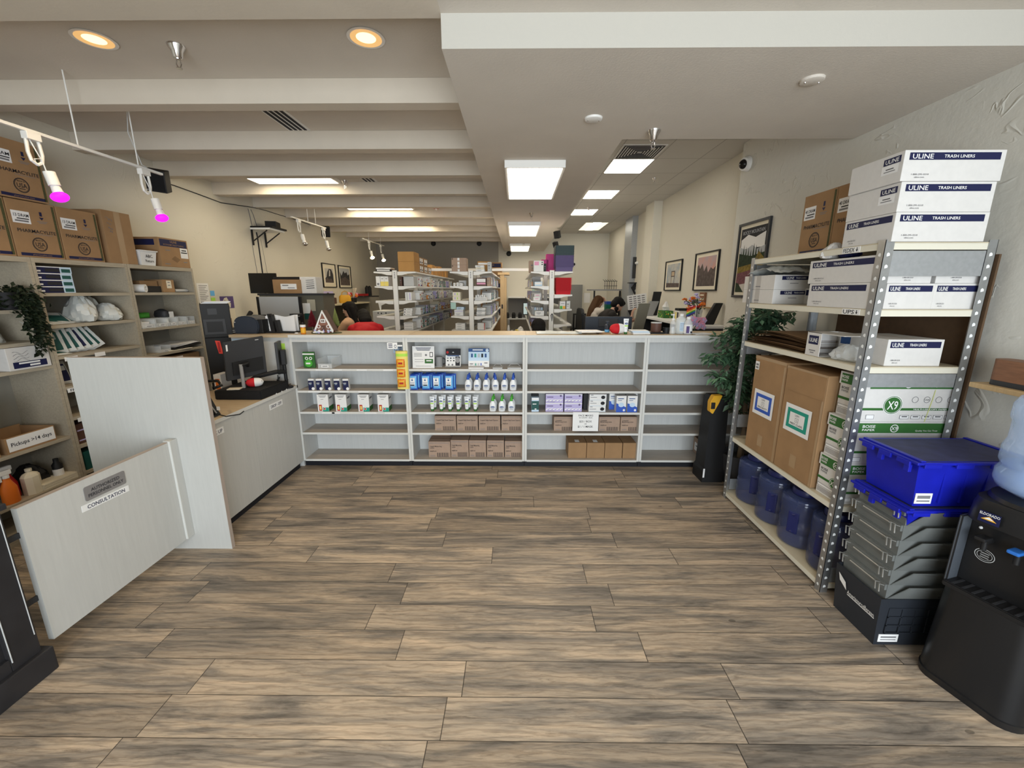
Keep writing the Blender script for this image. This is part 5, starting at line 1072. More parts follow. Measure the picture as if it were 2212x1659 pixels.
# second shelf
z = RZ[1]+.0006
def side_carton(y0, y1, h, d, zz, label, xoff=0.0, printed=True):
    return liner(y1-y0, d, h, (RX0+.003+xoff+d/2, (y0+y1)/2, zz), label, 'full' if printed else None, None, None, -rz90)
side_carton(1.995, 2.405, .122, .045, z, 'white trash liner carton facing the floor area on the second shelf, lower one')
side_carton(1.975, 2.425, .122, .045, z+.1228, 'white trash liner carton facing the floor area on the second shelf, upper one')
liner(.222, .42, .117, (1.823, 2.182, z), 'white carton at the rack end on the second shelf, lower, by the front post')
liner(.205, .42, .117, (2.036, 2.182, z), 'white carton at the rack end on the second shelf, lower, by the wall')
liner(.20, .42, .117, (1.815, 2.190, z+.1176), 'white carton at the rack end half hidden by the steel brace, by the front post', 'low')
liner(.20, .42, .117, (2.036, 2.190, z+.1176), 'white carton at the rack end half hidden by the steel brace, by the wall', 'low')
for k, n in enumerate(('lower', 'upper')):
    o = carton('flat_liner_carton', .30, .36, .092, 'carton_white', 'flat white carton at the far end of the second shelf, %s of two' % n, 'carton', (1.815, 2.93, z+.0926*k), 0, None, .002)
    m = MB(); F = Face(.30, .36, .092, 'F'); F.rect(m, .55, .78, .80, .26, 'navy_print'); F.text(m, 'ULINE', .32, .78, .16, 'white_print', w=.16); F.text(m, 'TRASH LINERS', .55, .78, .10, 'white_print', w=.22); F.rect(m, .85, .52, .22, .48, 'navy_print', .001); F.rect(m, .85, .80, .24, .12, 'grey', .0016); F.rect(m, .42, .42, .18, .04, 'ink_grey'); m.build('printed_design', o)
    m = MB(); G = Face(.30, .36, .092, 'L'); G.rect(m, .5, .5, .14, .98, mat('tape_grey', (.50, .48, .46), .4)); G.rect(m, .5, .22, .16, .06, 'ink_grey', .0014); m.build('sealing_tape', o)
o = carton('back_liner_carton', .26, .30, .10, 'carton_white', 'white carton at the back of the second shelf behind the plastic bag', 'carton', (1.99+.01, 2.62, z), 0); m = MB(); F = Face(.26, .3, .1, 'L'); F.rect(m, .5, .72, .8, .34, 'navy_print'); F.text(m, 'ULINE', .35, .72, .2, 'white_print', w=.2); m.build('printed_design', o)
rr = random.Random(14); b = MB(); n = 14
rows = [[Vector((-.12+.24*i/n + rr.uniform(-.006, .006), -.20+.40*j/n + rr.uniform(-.006, .006), .004 + .045*math.sin(math.pi*j/n)*abs(math.sin(2.2*i/n+1.2*j/n)) + rr.uniform(0, .016))) for i in range(n+1)] for j in range(n+1)]
b.loft(rows, 'bag_white', None, False, False); tag(b.build('plastic_bag', None, (1.76, 2.83, z+.1852), smooth=35), 'crumpled clear plastic bag lying on the two flat white cartons', 'bag')
# third shelf
z = RZ[2]+.0006
liner(.265, .30, .128, (1.905, 2.125, z), 'white trash liner carton on the third shelf at the rack end', 'full', 'plainblue')
o = empty('opened_carton', (1.74, 2.250, z), 'opened white carton with plastic showing inside, on the third shelf', 'carton')
m = MB(); m.box(-.085, .085, .105, .108, .001, .13, 'carton_white').box(-.085, -.082, .001, .105, .001, .13, 'carton_white').box(.082, .085, .001, .105, .001, .13, 'carton_white').box(-.082, .082, .001, .105, .001, .003, 'carton_white').box(-.085, .03, -.155, .105, .127, .130, 'carton_white')
m.build('box_body', o)
m = MB(); m.rect((-.0852, .055, .088), -Y3, Z3, 'navy_print', .075, .048, .0004).text('ULINE', (-.0852, .055, .088), -Y3, Z3, 'white_print', .022, .0012, 'c', .062).rect((-.0852, .055, .030), -Y3, Z3, 'ink_grey', .05, .006, .0004).rect((-.0852, .055, .018), -Y3, Z3, 'ink_grey', .03, .005, .0004); m.build('printed_design', o)
tag(soft_bag('plastic_bag', .11, .17, .085, 'clear_bag', 31, 'shiny plastic bag spilling from the opened white carton', 'bag', (1.725, 2.140, z)), None)
for k, (t, x, y, rz_) in enumerate(((.006, 1.90, 2.66, .02), (.007, 1.89, 2.68, -.03), (.007, 1.905, 2.65, .015), (.006, 1.89, 2.67, .04), (.007, 1.90, 2.655, -.02))):
    m = MB(); a = .23; b_ = .315; bend = .006+.012*(k > 2)
    rows = [[Vector((-a+2*a*i/6, -b_+2*b_*j/8, bend*math.sin(math.pi*j/8)*(1-.4*i/6))) for i in range(7)] for j in range(9)]
    m.loft(rows, 'cardboard_dark', None, False, False); m.loft([[p-Vector((0, 0, t)) for p in r] for r in rows], 'cardboard', None, False, False)
    o = m.build('flattened_carton', None, (x, y, z+.0075+.017*k), rz_); tag(o, 'flattened brown carton in the pile on the third shelf, %s of five' % ['bottom', 'second', 'middle', 'fourth', 'top'][k], 'carton', 'flattened cartons')
# fourth shelf: two tall shipping cartons, copy paper
z = RZ[3]+.0006
def ship(y0, y1, hgt, col, t1, t2, t3, label, tilt=0):
    w = y1-y0; o = carton('shipping_carton', w, .36, hgt, 'cardboard', label, 'carton', (RX0+.006+.18, (y0+y1)/2, z), -rz90, None, .006); F = Face(w, .36, hgt, 'F')
    m = MB(); F.rect(m, .5, .985, 1, .03, 'tape'); F.rect(m, .5, .14, .16, .12, 'tape'); F.rect(m, .97, .48, .05, .95, 'tape', .0012); Face(w, .36, hgt, 'R').rect(m, .25, .5, .2, .95, 'tape'); m.build('sealing_tape', o)
    MB().box(-w/2+.01, w/2-.004, -.1825, -.1805, hgt*.78, hgt*.98, 'cardboard').build('flap', o) if col == 'teal' else None
    m = MB(); F.rect(m, .46, .53, .66, .26, 'paper', .003); F.rect(m, .46, .53, .53, .185, col, .0036); F.rect(m, .46, .53, .38, .12, 'paper', .0042); F.text(m, t1, .46, .570, .020, 'ink_grey', .0048); F.text(m, t2, .46, .527, .020, 'ink_grey', .0048); F.rect(m, .46, .527, .09, .04, 'ink_grey', .0044); F.rect(m, .46, .527, .075, .033, 'paper', .0046); F.text(m, t3, .46, .488, .018, 'ink', .0048, w=.32); m.build('paper_sign', o)
    return o
o = ship(2.500, 2.832, .655, 'blue', 'USPS', 'P', 'PRIORITY', 'tall brown carton with blue-framed PRIORITY sign')
m = MB(); F = Face(.332, .36, .655, 'F'); F.rect(m, .10, .90, .14, .085, 'paper', .003); F.rect(m, .10, .91, .09, .02, 'ink_grey', .0036); F.rect(m, .10, .88, .09, .02, 'ink_grey', .0036); m.build('shipping_label', o)
ship(2.155, 2.492, .645, 'teal', 'USPS', 'G', 'FIRST CLASS', 'tall brown carton with green-framed FIRST CLASS sign')
def paper_box(loc, label, rz=0):
    w, d, h = .455, .165, .2265; o = empty('paper_carton', loc, label, 'carton', 'copy paper cartons', rz)
    MB().box(-w/2+.004, w/2-.004, -d/2+.004, d/2-.004, 0, h-.002, 'carton_white', bev=.002).build('box_body', o)
    lid = MB(); zl = h*.72; lid.box(-w/2, w/2, -d/2, d/2, h-.0015, h, 'carton_white')
    for q in ((-w/2, w/2, -d/2, -d/2+.003), (-w/2, w/2, d/2-.003, d/2), (-w/2, -w/2+.003, -d/2+.003, d/2-.003), (w/2-.003, w/2, -d/2+.003, d/2-.003)): lid.box(*q, zl, h-.0016, 'carton_white')
    lid = lid.build('box_lid', o); m = MB()
    for f, W in (('F', w), ('L', d)):
        F = Face(w, d, h, f); s = .9 if f == 'F' else .86
        F.rect(m, .52, .855, s+.04, .225, 'green_print'); F.text(m, 'BOISE', .17 if f == 'F' else .22, .895, .065, 'white_print', w=.14 if f == 'F' else .27); F.text(m, 'PAPER', .17 if f == 'F' else .22, .815, .05, 'white_print', w=.14 if f == 'F' else .24)
        F.disc(m, .45 if f == 'F' else .72, .85, .09, 'white_print', .0012, .82); F.text(m, 'X9', .45 if f == 'F' else .72, .85, .08, 'white_print')
        if f == 'F': F.text(m, 'Quality You Can Trust', .80, .80, .032, 'white_print', w=.24)
    m.build('printed_band', lid); m = MB()
    F = Face(w, d, h, 'F'); F.rect(m, .5, .285, .98, .055, 'green_print', -.003); F.disc(m, .33, .38, .215, 'white_print', -.0028); F.disc(m, .33, .38, .20, 'green_print', -.0024, .93); F.disc(m, .33, .38, .175, 'green_print', -.0024); F.text(m, 'X9', .33, .38, .19, 'white_print', -.0018, w=.11)
    F.text(m, 'MULTI-USE COPY PAPER', .74, .285, .035, 'white_print', -.0022, w=.36)
    for q in range(4): F.disc(m, .56+.125*q, .50, .07, 'ink_grey', -.0028, .86); F.text(m, ['', 'USA', '', ''][q], .56+.125*q, .50, .04, 'ink_grey', -.0028)
    for q in range(5): F.rect(m, .48+.12*q, .11, .10, .09, 'ink_grey', -.0030); F.rect(m, .48+.12*q, .11, .09, .07, 'paper', -.0026); F.rect(m, .48+.12*q, .12, .06, .02, 'ink', -.0022)
    F.rect(m, .11, .11, .09, .10, 'ink_grey', -.003); F.rect(m, .11, .11, .08, .085, 'paper', -.0026)
    G = Face(w, d, h, 'L'); G.text(m, 'BOISE', .25, .64, .06, 'ink', -.0028, w=.3); G.text(m, 'PAPER', .25, .57, .05, 'ink_grey', -.0028, w=.28); G.rect(m, .5, .40, .98, .06, 'green_print', -.003); G.disc(m, .70, .40, .13, 'green_print', -.0026); G.disc(m, .70, .40, .115, 'white_print', -.0024, .9); G.text(m, 'X9', .70, .40, .11, 'white_print', -.002)
    G.rect(m, .45, .22, .8, .07, 'ink_grey', -.003); G.rect(m, .45, .22, .76, .05, 'paper', -.0026)
    for q in range(4): G.rect(m, .4, .15-.03*q, .65, .012, 'ink_grey', -.003)
    m.build('printed_design', o)
    return o
pb = None
for k, n in enumerate(('lowest of its stack', 'middle of its stack', 'topmost and tied with yellow string')):
    loc = (1.900+[0, .004, .026][k], 2.055-.004*k, z+.2269*k); lab = 'green and white copy paper carton on the fourth shelf, ' + n
    if pb is None: pb = paper_box(loc, lab)
    else: dup(pb, loc, 0, lab)
o = MB().tube([(2.02, 1.966, z+.4545), (2.035, 1.9655, z+.57), (2.045, 1.9655, z+.681), (2.045, 2.05, z+.683)], .0016, mat('string', (.62, .66, .25), .8), 5).build('yellow_string'); tag(o, 'thin yellow string tied around the topmost copy paper carton', 'string')

# water jugs on the bottom shelf
def jug(loc, rz, label):
    o = empty('water_jug', loc, label, 'jug', 'empty water jugs under the rack', rz); R = .122
    prof = [(R*.82, 0), (R*.97, .012), (R, .03), (R, .075), (R*.965, .085), (R*.965, .10), (R, .11), (R, .165), (R*.965, .175), (R*.965, .19), (R, .20), (R, .265), (R*.985, .287), (R*.93, .303), (R*.80, .314), (R*.62, .325)]
    b = MB().lathe(prof, 'jug_blue', n=32, caps=False); b.lathe([(0, .001), (R*.82, .001)], 'jug_blue', n=32, caps=False); b.build('jug_body', o, smooth=50)
    m = MB().lathe([(R*.95, .292), (R*.99, .300), (R*.97, .309), (R*.88, .315)], 'jug_blue', n=28, caps=False); m.build('shoulder_ring', o, smooth=40)
    MB().lathe([(R*.58, .326), (R*.60, .345), (R*.54, .360), (0, .362)], 'jug_cap', n=24).build('jug_cap', o, smooth=40)
    MB().tube([(-R*.99, 0, .10), (-R*.80, -.004, .12), (-R*.78, -.004, .20), (-R*.99, 0, .225)], .012, 'jug_cap', 8).box(-R*1.0, -R*.86, -.03, .03, .095, .235, 'jug_cap', bev=.008).build('grip', o)
    return o
jj = None
for k, (x, y, n) in enumerate(((1.80, 2.875, 'furthest from the tote stack'), (1.795, 2.608, 'second from the far end'), (1.79, 2.345, 'third from the far end'), (1.80, 2.085, 'nearest to the tote stack'))):
    lab = 'dark blue water jug on the bottom rack shelf, ' + n
    if jj is None: jj = jug((x, y, RZ[4]+.0006), 1.0, lab)
    else: dup(jj, (x, y, RZ[4]+.0006), [1.0, .75, .55, .3][k], lab)

# ================================================================ stacked totes beside the rack
TX, TY = 1.885, 1.735            # centre of the stack
def tote_body(m, w, d, h, z0, m_, taper=.85, t=.004):
    m.loft([[(sx*w/2*k, sy*d/2*k, z) for sx, sy in ((-1, -1), (1, -1), (1, 1), (-1, 1))] for k, z in ((taper, z0), (1, z0+h), (.97, z0+h), (taper*.97, z0+.004))], m_)
bk = empty('black_tote', (TX, TY, 0), 'black plastic tote on the floor, at the base of the tote stack', 'tote')
m = MB(); tote_body(m, .49, .262, .25, 0, 'tote_black', .93); m.build('tote_body', bk)
m = MB()
for i in range(5):
    m.box(-.20+.06*i, -.195+.06*i, -.1325, -.128, .07, .20, 'tote_black')
for z in (.07, .11, .155, .20): m.box(-.20, .045, -.1325, -.127, z, z+.005, 'tote_black')
m.build('rib_grid', bk)
MB().box(-.215, -.125, -.1265, -.1245, .02, .060, 'paper').box(-.205, -.135, -.1272, -.1266, .03, .034, 'ink_grey').box(-.205, -.135, -.1272, -.1266, .042, .050, 'ink_grey').build('barcode_label', bk)
m = MB(); m.poly([(-.2475, .105, .215), (-.2455, .060, .188), (-.2440, .050, .150), (-.2460, .095, .178)], 'white'); m.text('AmerisourceBergen', (-.2405, -.035, .150), Vector((0, -1, 0)), Vector((-.09, 0, 1)).normalized(), 'white', .020, .004, 'c', .155).box(-.2405, -.2385, -.11, .045, .130, .133, 'white')
m.build('printed_logo', bk)
gt = None
tn = ['lowest', 'second', 'third', 'fourth', 'fifth', 'topmost']
for k in range(6):
    zz = .235+.0735*k; lab = 'open grey tote nested in the stack beside the rack, %s of six' % tn[k]
    if gt is None:
        gt = empty('nested_tote', (TX, TY, zz), lab, 'tote', 'nested grey totes'); m = MB()
        tote_body(m, .445, .245, .085, 0, 'tote_gray', .985); m.box(-.232, -.218, -.12, .12, .055, .083, 'tote_gray'); m.box(.218, .232, -.12, .12, .055, .083, 'tote_gray'); m.build('tote_body', gt)
        m = MB(); m.tube([(-.236, -.07, .070), (-.236, .07, .070)], .0035, 'wire', 6)
        for y in (-.07, .07): m.tube([(-.236, y, .070), (-.228, y, .066)], .0035, 'wire', 6)
        m.build('wire_handle', gt)
        m = MB()
        for y in (-.115, -.095, .095, .115): m.tube([(-.215, y, .07), (-.255, y, .085), (-.25, y, .045)], .003, 'wire', 5)
        m.build('hinge_wire', gt)
        # interlocking lid halves folded outwards and hanging down on the two long sides
        m = MB(); o3 = [(-.215, -.124, .010), (-.150, -.150, .088), (.035, -.150, .088), (.050, -.150, .070), (.165, -.150, .070), (.200, -.150, .092), (.225, -.148, .092), (.215, -.124, .010)]
        m.prism(o3, (0, .0035, 0), 'tote_gray'); m.box(-.02, .16, -.1515, -.1500, .045, .047, 'ink').build('lid_flap', gt)
        m = MB(); m.prism([(x, -y+.0, z) for x, y, z in o3], (0, -.0035, 0), 'tote_gray'); m.build('lid_flap', gt)
    else: dup(gt, (TX+.0025*k, TY, zz), 0, lab)
def blue_tote(zz, h, label, vis=True):
    o = empty('blue_tote', (TX+.02, TY, zz), label, 'tote'); m = MB(); tote_body(m, .475, .262, h, 0, 'tote_blue', .90)
    if h > .15:
        for x in (-.12, -.03, .06, .15): m.box(x, x+.008, -.1285, -.120, .02, h-.02, 'tote_blue')
    m.build('tote_body', o)
    m = MB(); m.box(-.262, .262, -.150, .150, h+.0003, h+.012, 'tote_blue', bev=.003)
    for x in (-.2, -.07, .07, .2): m.box(x-.035, x+.035, -.154, -.146, h-.012, h+.006, 'tote_blue', bev=.002); m.box(x-.035, x+.035, .146, .154, h-.012, h+.006, 'tote_blue', bev=.002)
    for y in (-.09, 0, .09): m.box(-.268, -.258, y-.03, y+.03, h-.014, h+.006, 'tote_blue', bev=.002)
    m.box(-.245, -.225, -.145, .145, h+.012, h+.018, 'tote_blue', bev=.002).box(.225, .245, -.145, .145, h+.012, h+.018, 'tote_blue', bev=.002); m.build('tote_lid', o)
    m = MB().box(-.218, .218, -.130, .130, h+.0122, h+.0140, 'tote_top'); m.build('lid_panel', o)
    for y in (-.10, .03): MB().box(-.258, -.244, y-.012, y+.012, h-.045, h-.013, 'tote_blue', bev=.002).build('latch', o)
    return o
blue_tote(.585, .10, 'blue lidded tote set in the topmost grey tote, lower of the two blue')
bt = blue_tote(.7035, .198, 'blue lidded tote crowning the tote stack, upper of the two blue')
MB().box(-.215, -.145, -.1245, -.1225, .015, .062, 'paper').box(-.207, -.153, -.1252, -.1246, .024, .030, 'ink_grey').box(-.207, -.153, -.1252, -.1246, .038, .052, 'ink_grey').build('barcode_label', bt)

# ================================================================ water cooler
ang = math.radians(-74)           # front faces the middle of the room
wc = empty('water_cooler', (1.945, 1.405, 0), 'black water cooler by the textured wall with blue and black taps', 'water cooler', rz=ang)
def rr_ring(w, d, z, r=.05, n=6, bow=0.0):
    pts = []
    for cx, cy, a0 in ((w/2-r, d/2-r, 0), (-w/2+r, d/2-r, 90), (-w/2+r, -d/2+r, 180), (w/2-r, -d/2+r, 270)):
        for k in range(n+1):
            a = math.radians(a0+90*k/n); x, y = cx+math.cos(a)*r, cy+math.sin(a)*r
            if y < 0: y -= bow*(1-(2*x/w)**2)
            pts.append((x, y, z))
    return pts
m = MB(); m.loft([rr_ring(k, k, z, .06, 6, b) for k, z, b in ((.325, 0, .022), (.328, .03, .028), (.322, .032, .022), (.295, .44, .020))], 'cooler_black'); m.build('lower_body', wc, smooth=35)
m = MB(); m.loft([[(x, max(y, -.085), z) for x, y, _ in rr_ring(.280, .290, 0, .055)] for z in (.4405, .735)], 'cooler_black')
for s in (-1, 1): m.box(s*.140-.012 if s > 0 else -.140, .140 if s > 0 else -.140+.012, -.150, -.086, .4405, .735, 'cooler_panel', bev=.004)
m.build('tap_recess', wc, smooth=35)
m = MB(); m.loft([rr_ring(k, k+.015, z, .06, 6, b) for k, z, b in ((.280, .7355, .018), (.272, .80, .018), (.262, .826, .006))], 'cooler_black'); m.lathe([(.135, .8262), (.128, .840), (.09, .842), (.0, .835)], 'cooler_black', n=28); m.build('top_cover', wc, smooth=35)
m = MB(); m.prism([(-.135, -.165, .425), (.135, -.165, .425), (.135, -.165, .448), (-.135, -.165, .448)], (0, .08, 0), 'cooler_black', bev=.004)
for q in range(8): m.box(-.11+.03*q, -.10+.03*q, -.155, -.09, .4485, .4495, 'charcoal')
m.build('drip_tray', wc)
for x, m_, n in ((-.065, 'black', 'hot_tap'), (.025, 'lever_blue', 'cold_tap')):
    t = MB().cyl((x, -.086, .655), (x, -.125, .655), .011, 'black', n=10).cyl((x, -.120, .660), (x, -.120, .620), .009, 'black', n=10).build(n, wc, smooth=40)
    MB().box(x-.017, x+.017, -.160, -.112, .666, .680, m_, bev=.005).build('tap_lever', t)
MB().ball((-.10, -.087, .690), .006, 'white', 8).build('indicator_lamp', wc)
m = MB(); m.disc((-.07, -.0862, .585), X3, Z3, 'grey_light', .030, .026, 24, .0004, .92).disc((-.07, -.0862, .585), X3, Z3, 'grey_light', .023, .019, 24, .0004, .93)
for q in range(3): m.rect((-.07, -.0866, .594-.009*q), X3, Z3, 'grey', .026, .004)
m.build('round_badge', wc)
m = MB(); p = [(-.082, -.1668, .748), (-.022, -.1668, .748), (-.022, -.1668, .792), (-.082, -.1668, .792)]; m.poly(p, 'ink_navy'); m.text('ELDORADO', (-.052, -.167, .783), X3, Z3, 'white_print', .010, .001, 'c', .056).poly([(-.074, -.1676, .760), (-.030, -.1676, .760), (-.052, -.1676, .776)], 'yellow_dark').poly([(-.066, -.168, .764), (-.038, -.168, .764), (-.052, -.168, .773)], 'white_print'); m.build('brand_sticker', wc)
# bottle, upside down
R = .128
wb_ = empty('water_bottle', (1.945, 1.415, .8405), 'blue translucent water bottle upside down on the cooler', 'water bottle')
prof = [(.028, -.02), (.030, .0), (.06, .004), (R*.92, .035), (R, .058), (R, .098), (R*.93, .110), (R*.93, .122), (R*.985, .135), (R*.985, .190), (R*.91, .215), (R*.91, .285), (R*.97, .300), (R*.97, .350), (R*.88, .378), (0, .385)]
MB().lathe([(r, z) for r, z in prof if z >= 0], 'water_blue', n=36, caps=False).build('bottle_shell', wb_, smooth=60)
MB().lathe([(0, .005), (.058, .006), (R*.90, .037), (R*.975, .06), (R*.975, .096), (R*.91, .110), (R*.91, .122), (0, .122)], 'water', n=36).build('water_fill', wb_, smooth=60)
MB().box(-R*1.0, -R*.80, -.045, .045, .145, .205, 'water_blue', bev=.012).build('grip', wb_, rz=math.radians(30))

# wall shelf with wooden speaker
tag(MB().box(2.045, 2.2195, 1.30, 1.835, 1.178, 1.200, 'pine', bev=.003).build('wall_shelf', None), 'small pine wall shelf carrying the wooden speaker', 'shelf')
o = MB().loft([rr_ring(.20, .085, z, .03, 6) for z in (.022, .10, .112)], 'walnut').build('wooden_speaker', None, (2.118, 1.70, 1.2005), rz90, smooth=35); tag(o, 'wooden speaker with rounded corners and black base on the pine shelf', 'speaker')
MB().loft([rr_ring(.20, .085, z, .03, 6) for z in (0, .0215)], 'charcoal').build('black_base', o, smooth=35)
# ================================================================ tree and black case beside the rack
tr = empty('ficus_tree', (1.90, 3.30, 0), 'leafy green ficus tree between the counter end and the rack', 'plant')
MB().lathe([(0, 0), (.12, 0), (.15, .26), (.14, .26), (.12, .22), (0, .22)], 'charcoal', n=22).build('pot', tr, smooth=40)
rr = random.Random(77); m = MB(); tips = []
trunk = [(0, 0, .2), (.02, .01, .5), (-.02, .0, .8), (-.06, -.01, 1.05), (-.12, 0, 1.25)]
m.tube(trunk, [.022, .02, .017, .014, .010], 'bark', 8)
m.tube([(.03, .02, .2), (.06, .03, .6), (.05, .02, .95), (.10, .03, 1.3)], [.016, .015, .012, .008], 'bark', 7)
def limb(p, q, r0=.007):
    p, q = Vector(p), Vector(q); mid = (p+q)/2 + Vector((0, 0, .05)); m.tube([p, mid, q], [r0, r0*.7, r0*.35], 'bark', 5); return [p.lerp(mid, t) for t in (.5, 1)] + [mid.lerp(q, t) for t in (.35, .7, 1)]
targets = []
gg = lambda s: max(-1.6*s, min(1.6*s, rr.gauss(0, s)))
def zone(n, cx, cy, cz, sx, sy, sz):
    for _ in range(n): targets.append((cx+gg(sx), cy+gg(sy), cz+gg(sz)))
zone(24, -.24, -.06, 1.12, .075, .07, .13); zone(14, -.12, -.04, 1.30, .09, .07, .09); zone(15, .10, .0, 1.40, .09, .08, .06); zone(12, -.16, -.07, .92, .07, .06, .08); zone(6, .0, -.02, .95, .09, .06, .14); zone(5, .0, 0, 1.15, .08, .06, .1); zone(5, -.08, -.02, .72, .06, .05, .06)
br = []
for t in targets:
    t = (min(t[0], .24), min(max(t[1], -.20), .17), min(t[2], 1.50)); src = min(trunk+[(.05, .02, .95), (.10, .03, 1.3)], key=lambda s: (Vector(s)-Vector(t)).length + (0.3 if s[2] > t[2]+.1 else 0)); br.append(limb(src, t, .005))
m.build('trunk', tr, smooth=50)
fo = MB()
for b in br:
    for p in b[1:]:
        for _ in range(5):
            d = Vector((rr.uniform(-1, .8), rr.uniform(-1, .6), rr.uniform(-.9, .25))); q = p + d.normalized()*rr.uniform(.0, .05)
            leafquad(fo, q, d, Vector((rr.uniform(-.4, .4), -.3, 1)), rr.uniform(.055, .085), rr.uniform(.026, .038), 'leaf' if rr.random() < .82 else 'leaf_pale', .18)
for v in fo.bm.verts:
    v.co.x = min(v.co.x, .29)
    if v.co.y > .235: v.co.y = .235
fo.build('foliage', tr)

o = empty('rolling_case', (1.665, 3.36, 0), 'tall black case with yellow latch leaning by the counter end', 'case')
m = MB(); m.loft([[(x0, y, z), (x1, y, z), (x1, y2, z), (x0, y2, z)] for x0, x1, y, y2, z in ((-.075, .10, -.09, .10, 0), (-.075, .10, -.09, .10, .10), (-.060, .10, -.075, .10, .12), (-.045, .10, -.05, .10, .72), (-.03, .09, -.03, .09, .745))], 'black'); m.build('case_body', o)
m = MB(); m.prism([(-.055, -.065, .62), (-.055, -.058, .70), (-.030, -.055, .755), (.045, -.045, .755), (.015, -.058, .690), (.0, -.060, .66), (-.03, -.065, .60)], (0, .06, 0), 'yellow_dark', bev=.004); m.build('yellow_latch', o)
MB().box(-.052, -.02, -.070, -.060, .645, .70, 'black', bev=.004).build('latch_grip', o)
MB().box(-.072, -.058, -.0915, -.0903, .045, .125, 'paper').build('paper_tag', o)

# ================================================================ things on the drop-off desk
ZD = 0.7795
o = empty('black_display_box', (-2.12, 3.215, ZD), 'low black fabric-covered box at the edge of the drop-off desk', 'box')
MB().prism([(-.20, -.165, 0), (.16, -.165, 0), (.172, .20, 0), (-.20, .20, 0)], (0, 0, .072), 'black_soft', bev=.006).build('box_body', o)
m = MB()
for y in (.01, .09, .16): m.prism([(.1745, y-.008, .004), (.176, y, .012), (.1745, y+.008, .004), (.1745, y+.004, -.004), (.1745, y-.004, -.004)], (.002, 0, 0), 'white')
m.build('white_clip', o)
plush((-2.085, 3.19, ZD+.072+.036), (0, 0, math.radians(28)), 'red and white stuffed pill toy lying on the black box', .036, .125)
tag(MB().box(-.045, .045, -.03, .03, 0, .008, 'paper_warm', bev=.001).build('sticky_notes', None, (-2.19, 3.10, ZD+.0725), .2), 'pale yellow sticky note pad on the black box', 'note pad')
# silver post of a monitor arm, monitor seen from behind
def monitor(corners, t, label, arm=None):
    a, b, c, d = [Vector(x) for x in corners]      # top-left, top-right, bottom-right, bottom-left seen from the customer side
    n = (b-a).cross(d-a).normalized()
    if n.y > 0: n = -n
    o = MB().prism([a, b, c, d], -n*t, 'charcoal', bev=.004).build('computer_monitor'); tag(o, label, 'monitor'); return o, n, a, b, c, d
A, B_, C_, D_ = atY(481, 741, 3.14), atY(568, 726, 3.36), atY(578, 806, 3.36), atY(491, 824, 3.14)
o, n, a, b, c, d = monitor((A, B_, C_, D_), .03, 'black computer monitor seen from behind on the drop-off desk')
u = (b-a).normalized(); v = (a-d).normalized(); mid = (a+b+c+d)/4
m = MB(); mm = mid - v*.055 + n*.012
m.prism([mm-u*.10-v*.06, mm+u*.12-v*.06, mm+u*.12+v*.045, mm-u*.10+v*.045], -n*.018+n*.0, 'black'); m.build('rear_housing', o)
m = MB(); m.rect(a+u*.022-v*.045, u, v, 'paper', .012, .05, .0015).rect(b-u*.05-v*.02, u, v, 'grey_light', .026, .006, .0015); m.build('sticker', o)
# arm
m = MB(); base = Vector((mid.x+.02, mid.y-.10, ZD)); 
m.cyl(base, base+Vector((0, 0, .012)), .05, 'black', n=20).cyl(base, base+Vector((0, 0, .26)), .013, 'grey', n=12).tube([base+Vector((0, 0, .25)), base+Vector((.02, .05, .26)), mm+n*.01], .014, 'black', 8)
m.build('stand', o, smooth=40)
o = empty('computer_monitor', (-2.02, 3.46, ZD), 'second black monitor turned edge-on beside the counter back panel', 'monitor')
MB().box(-.012, .008, -.07, .085, .13, .40, 'charcoal', bev=.004).build('screen_body', o, rot=(0, 0, math.radians(18))); MB().box(.012, .05, -.03, .03, .20, .33, 'black', bev=.008).build('rear_housing', o, rot=(0, 0, math.radians(18)))
MB().cyl((.035, 0, 0), (.035, 0, .22), .014, 'black', n=10).cyl((.035, 0, 0), (.035, 0, .012), .05, 'black', n=18).tube([(.035, 0, .14), (.02, -.10, .16), (-.12, -.16, .13), (-.22, -.2, .05)], .018, 'black', 8).build('stand', o, smooth=40)
rr = random.Random(8); m = MB()
for k in range(9):
    p = Vector((rr.uniform(-.05, .02), rr.uniform(-.04, .0), .006)); pts = [p]
    for _ in range(7): p = p + Vector((rr.uniform(-.03, .03), rr.uniform(-.03, .025), 0)); p.z = max(.005, .01+abs(rr.gauss(0, .03))); p.x = max(-.09, min(.035, p.x)); p.y = max(-.07, min(.02, p.y)); pts.append(p.copy())
    m.tube(pts, .004, 'black', 5)
tag(m.build('cable_bundle', None, (-2.03, 3.52, ZD)), 'tangle of black cables behind the edge-on monitor', 'cables')
# black desk device near the divider
o = empty('desk_stand', (-2.09, 2.63, ZD), 'black angled desk stand beside the tall divider', 'stand')
m = MB(); m.lathe([(.09, 0), (.085, .012), (0, .014)], 'black', n=22); m.prism([(-.07, -.03, .014), (.10, -.03, .014), (.03, -.03, .19), (-.09, -.03, .21)], (0, .05, 0), 'black', bev=.01); m.build('stand_body', o)
MB().tube([(-.11, 0, .20), (-.05, .05, .225), (.06, .09, .222), (.11, .05, .20), (.09, 0, .19)], .010, 'black_gloss', 8).tube([(-.03, -.034, .19), (.07, -.034, .10), (.11, -.034, .03)], .004, 'grey', 6).build('handset_rim', o, smooth=50)
MB().tube([(.10, 0, .01), (.16, -.02, .004), (.22, .03, .004), (.20, .10, .004)], .004, 'black', 6).build('cord', o)
MB().box(.115, .135, -.034, -.031, .05, .075, 'white').build('white_clip', o)
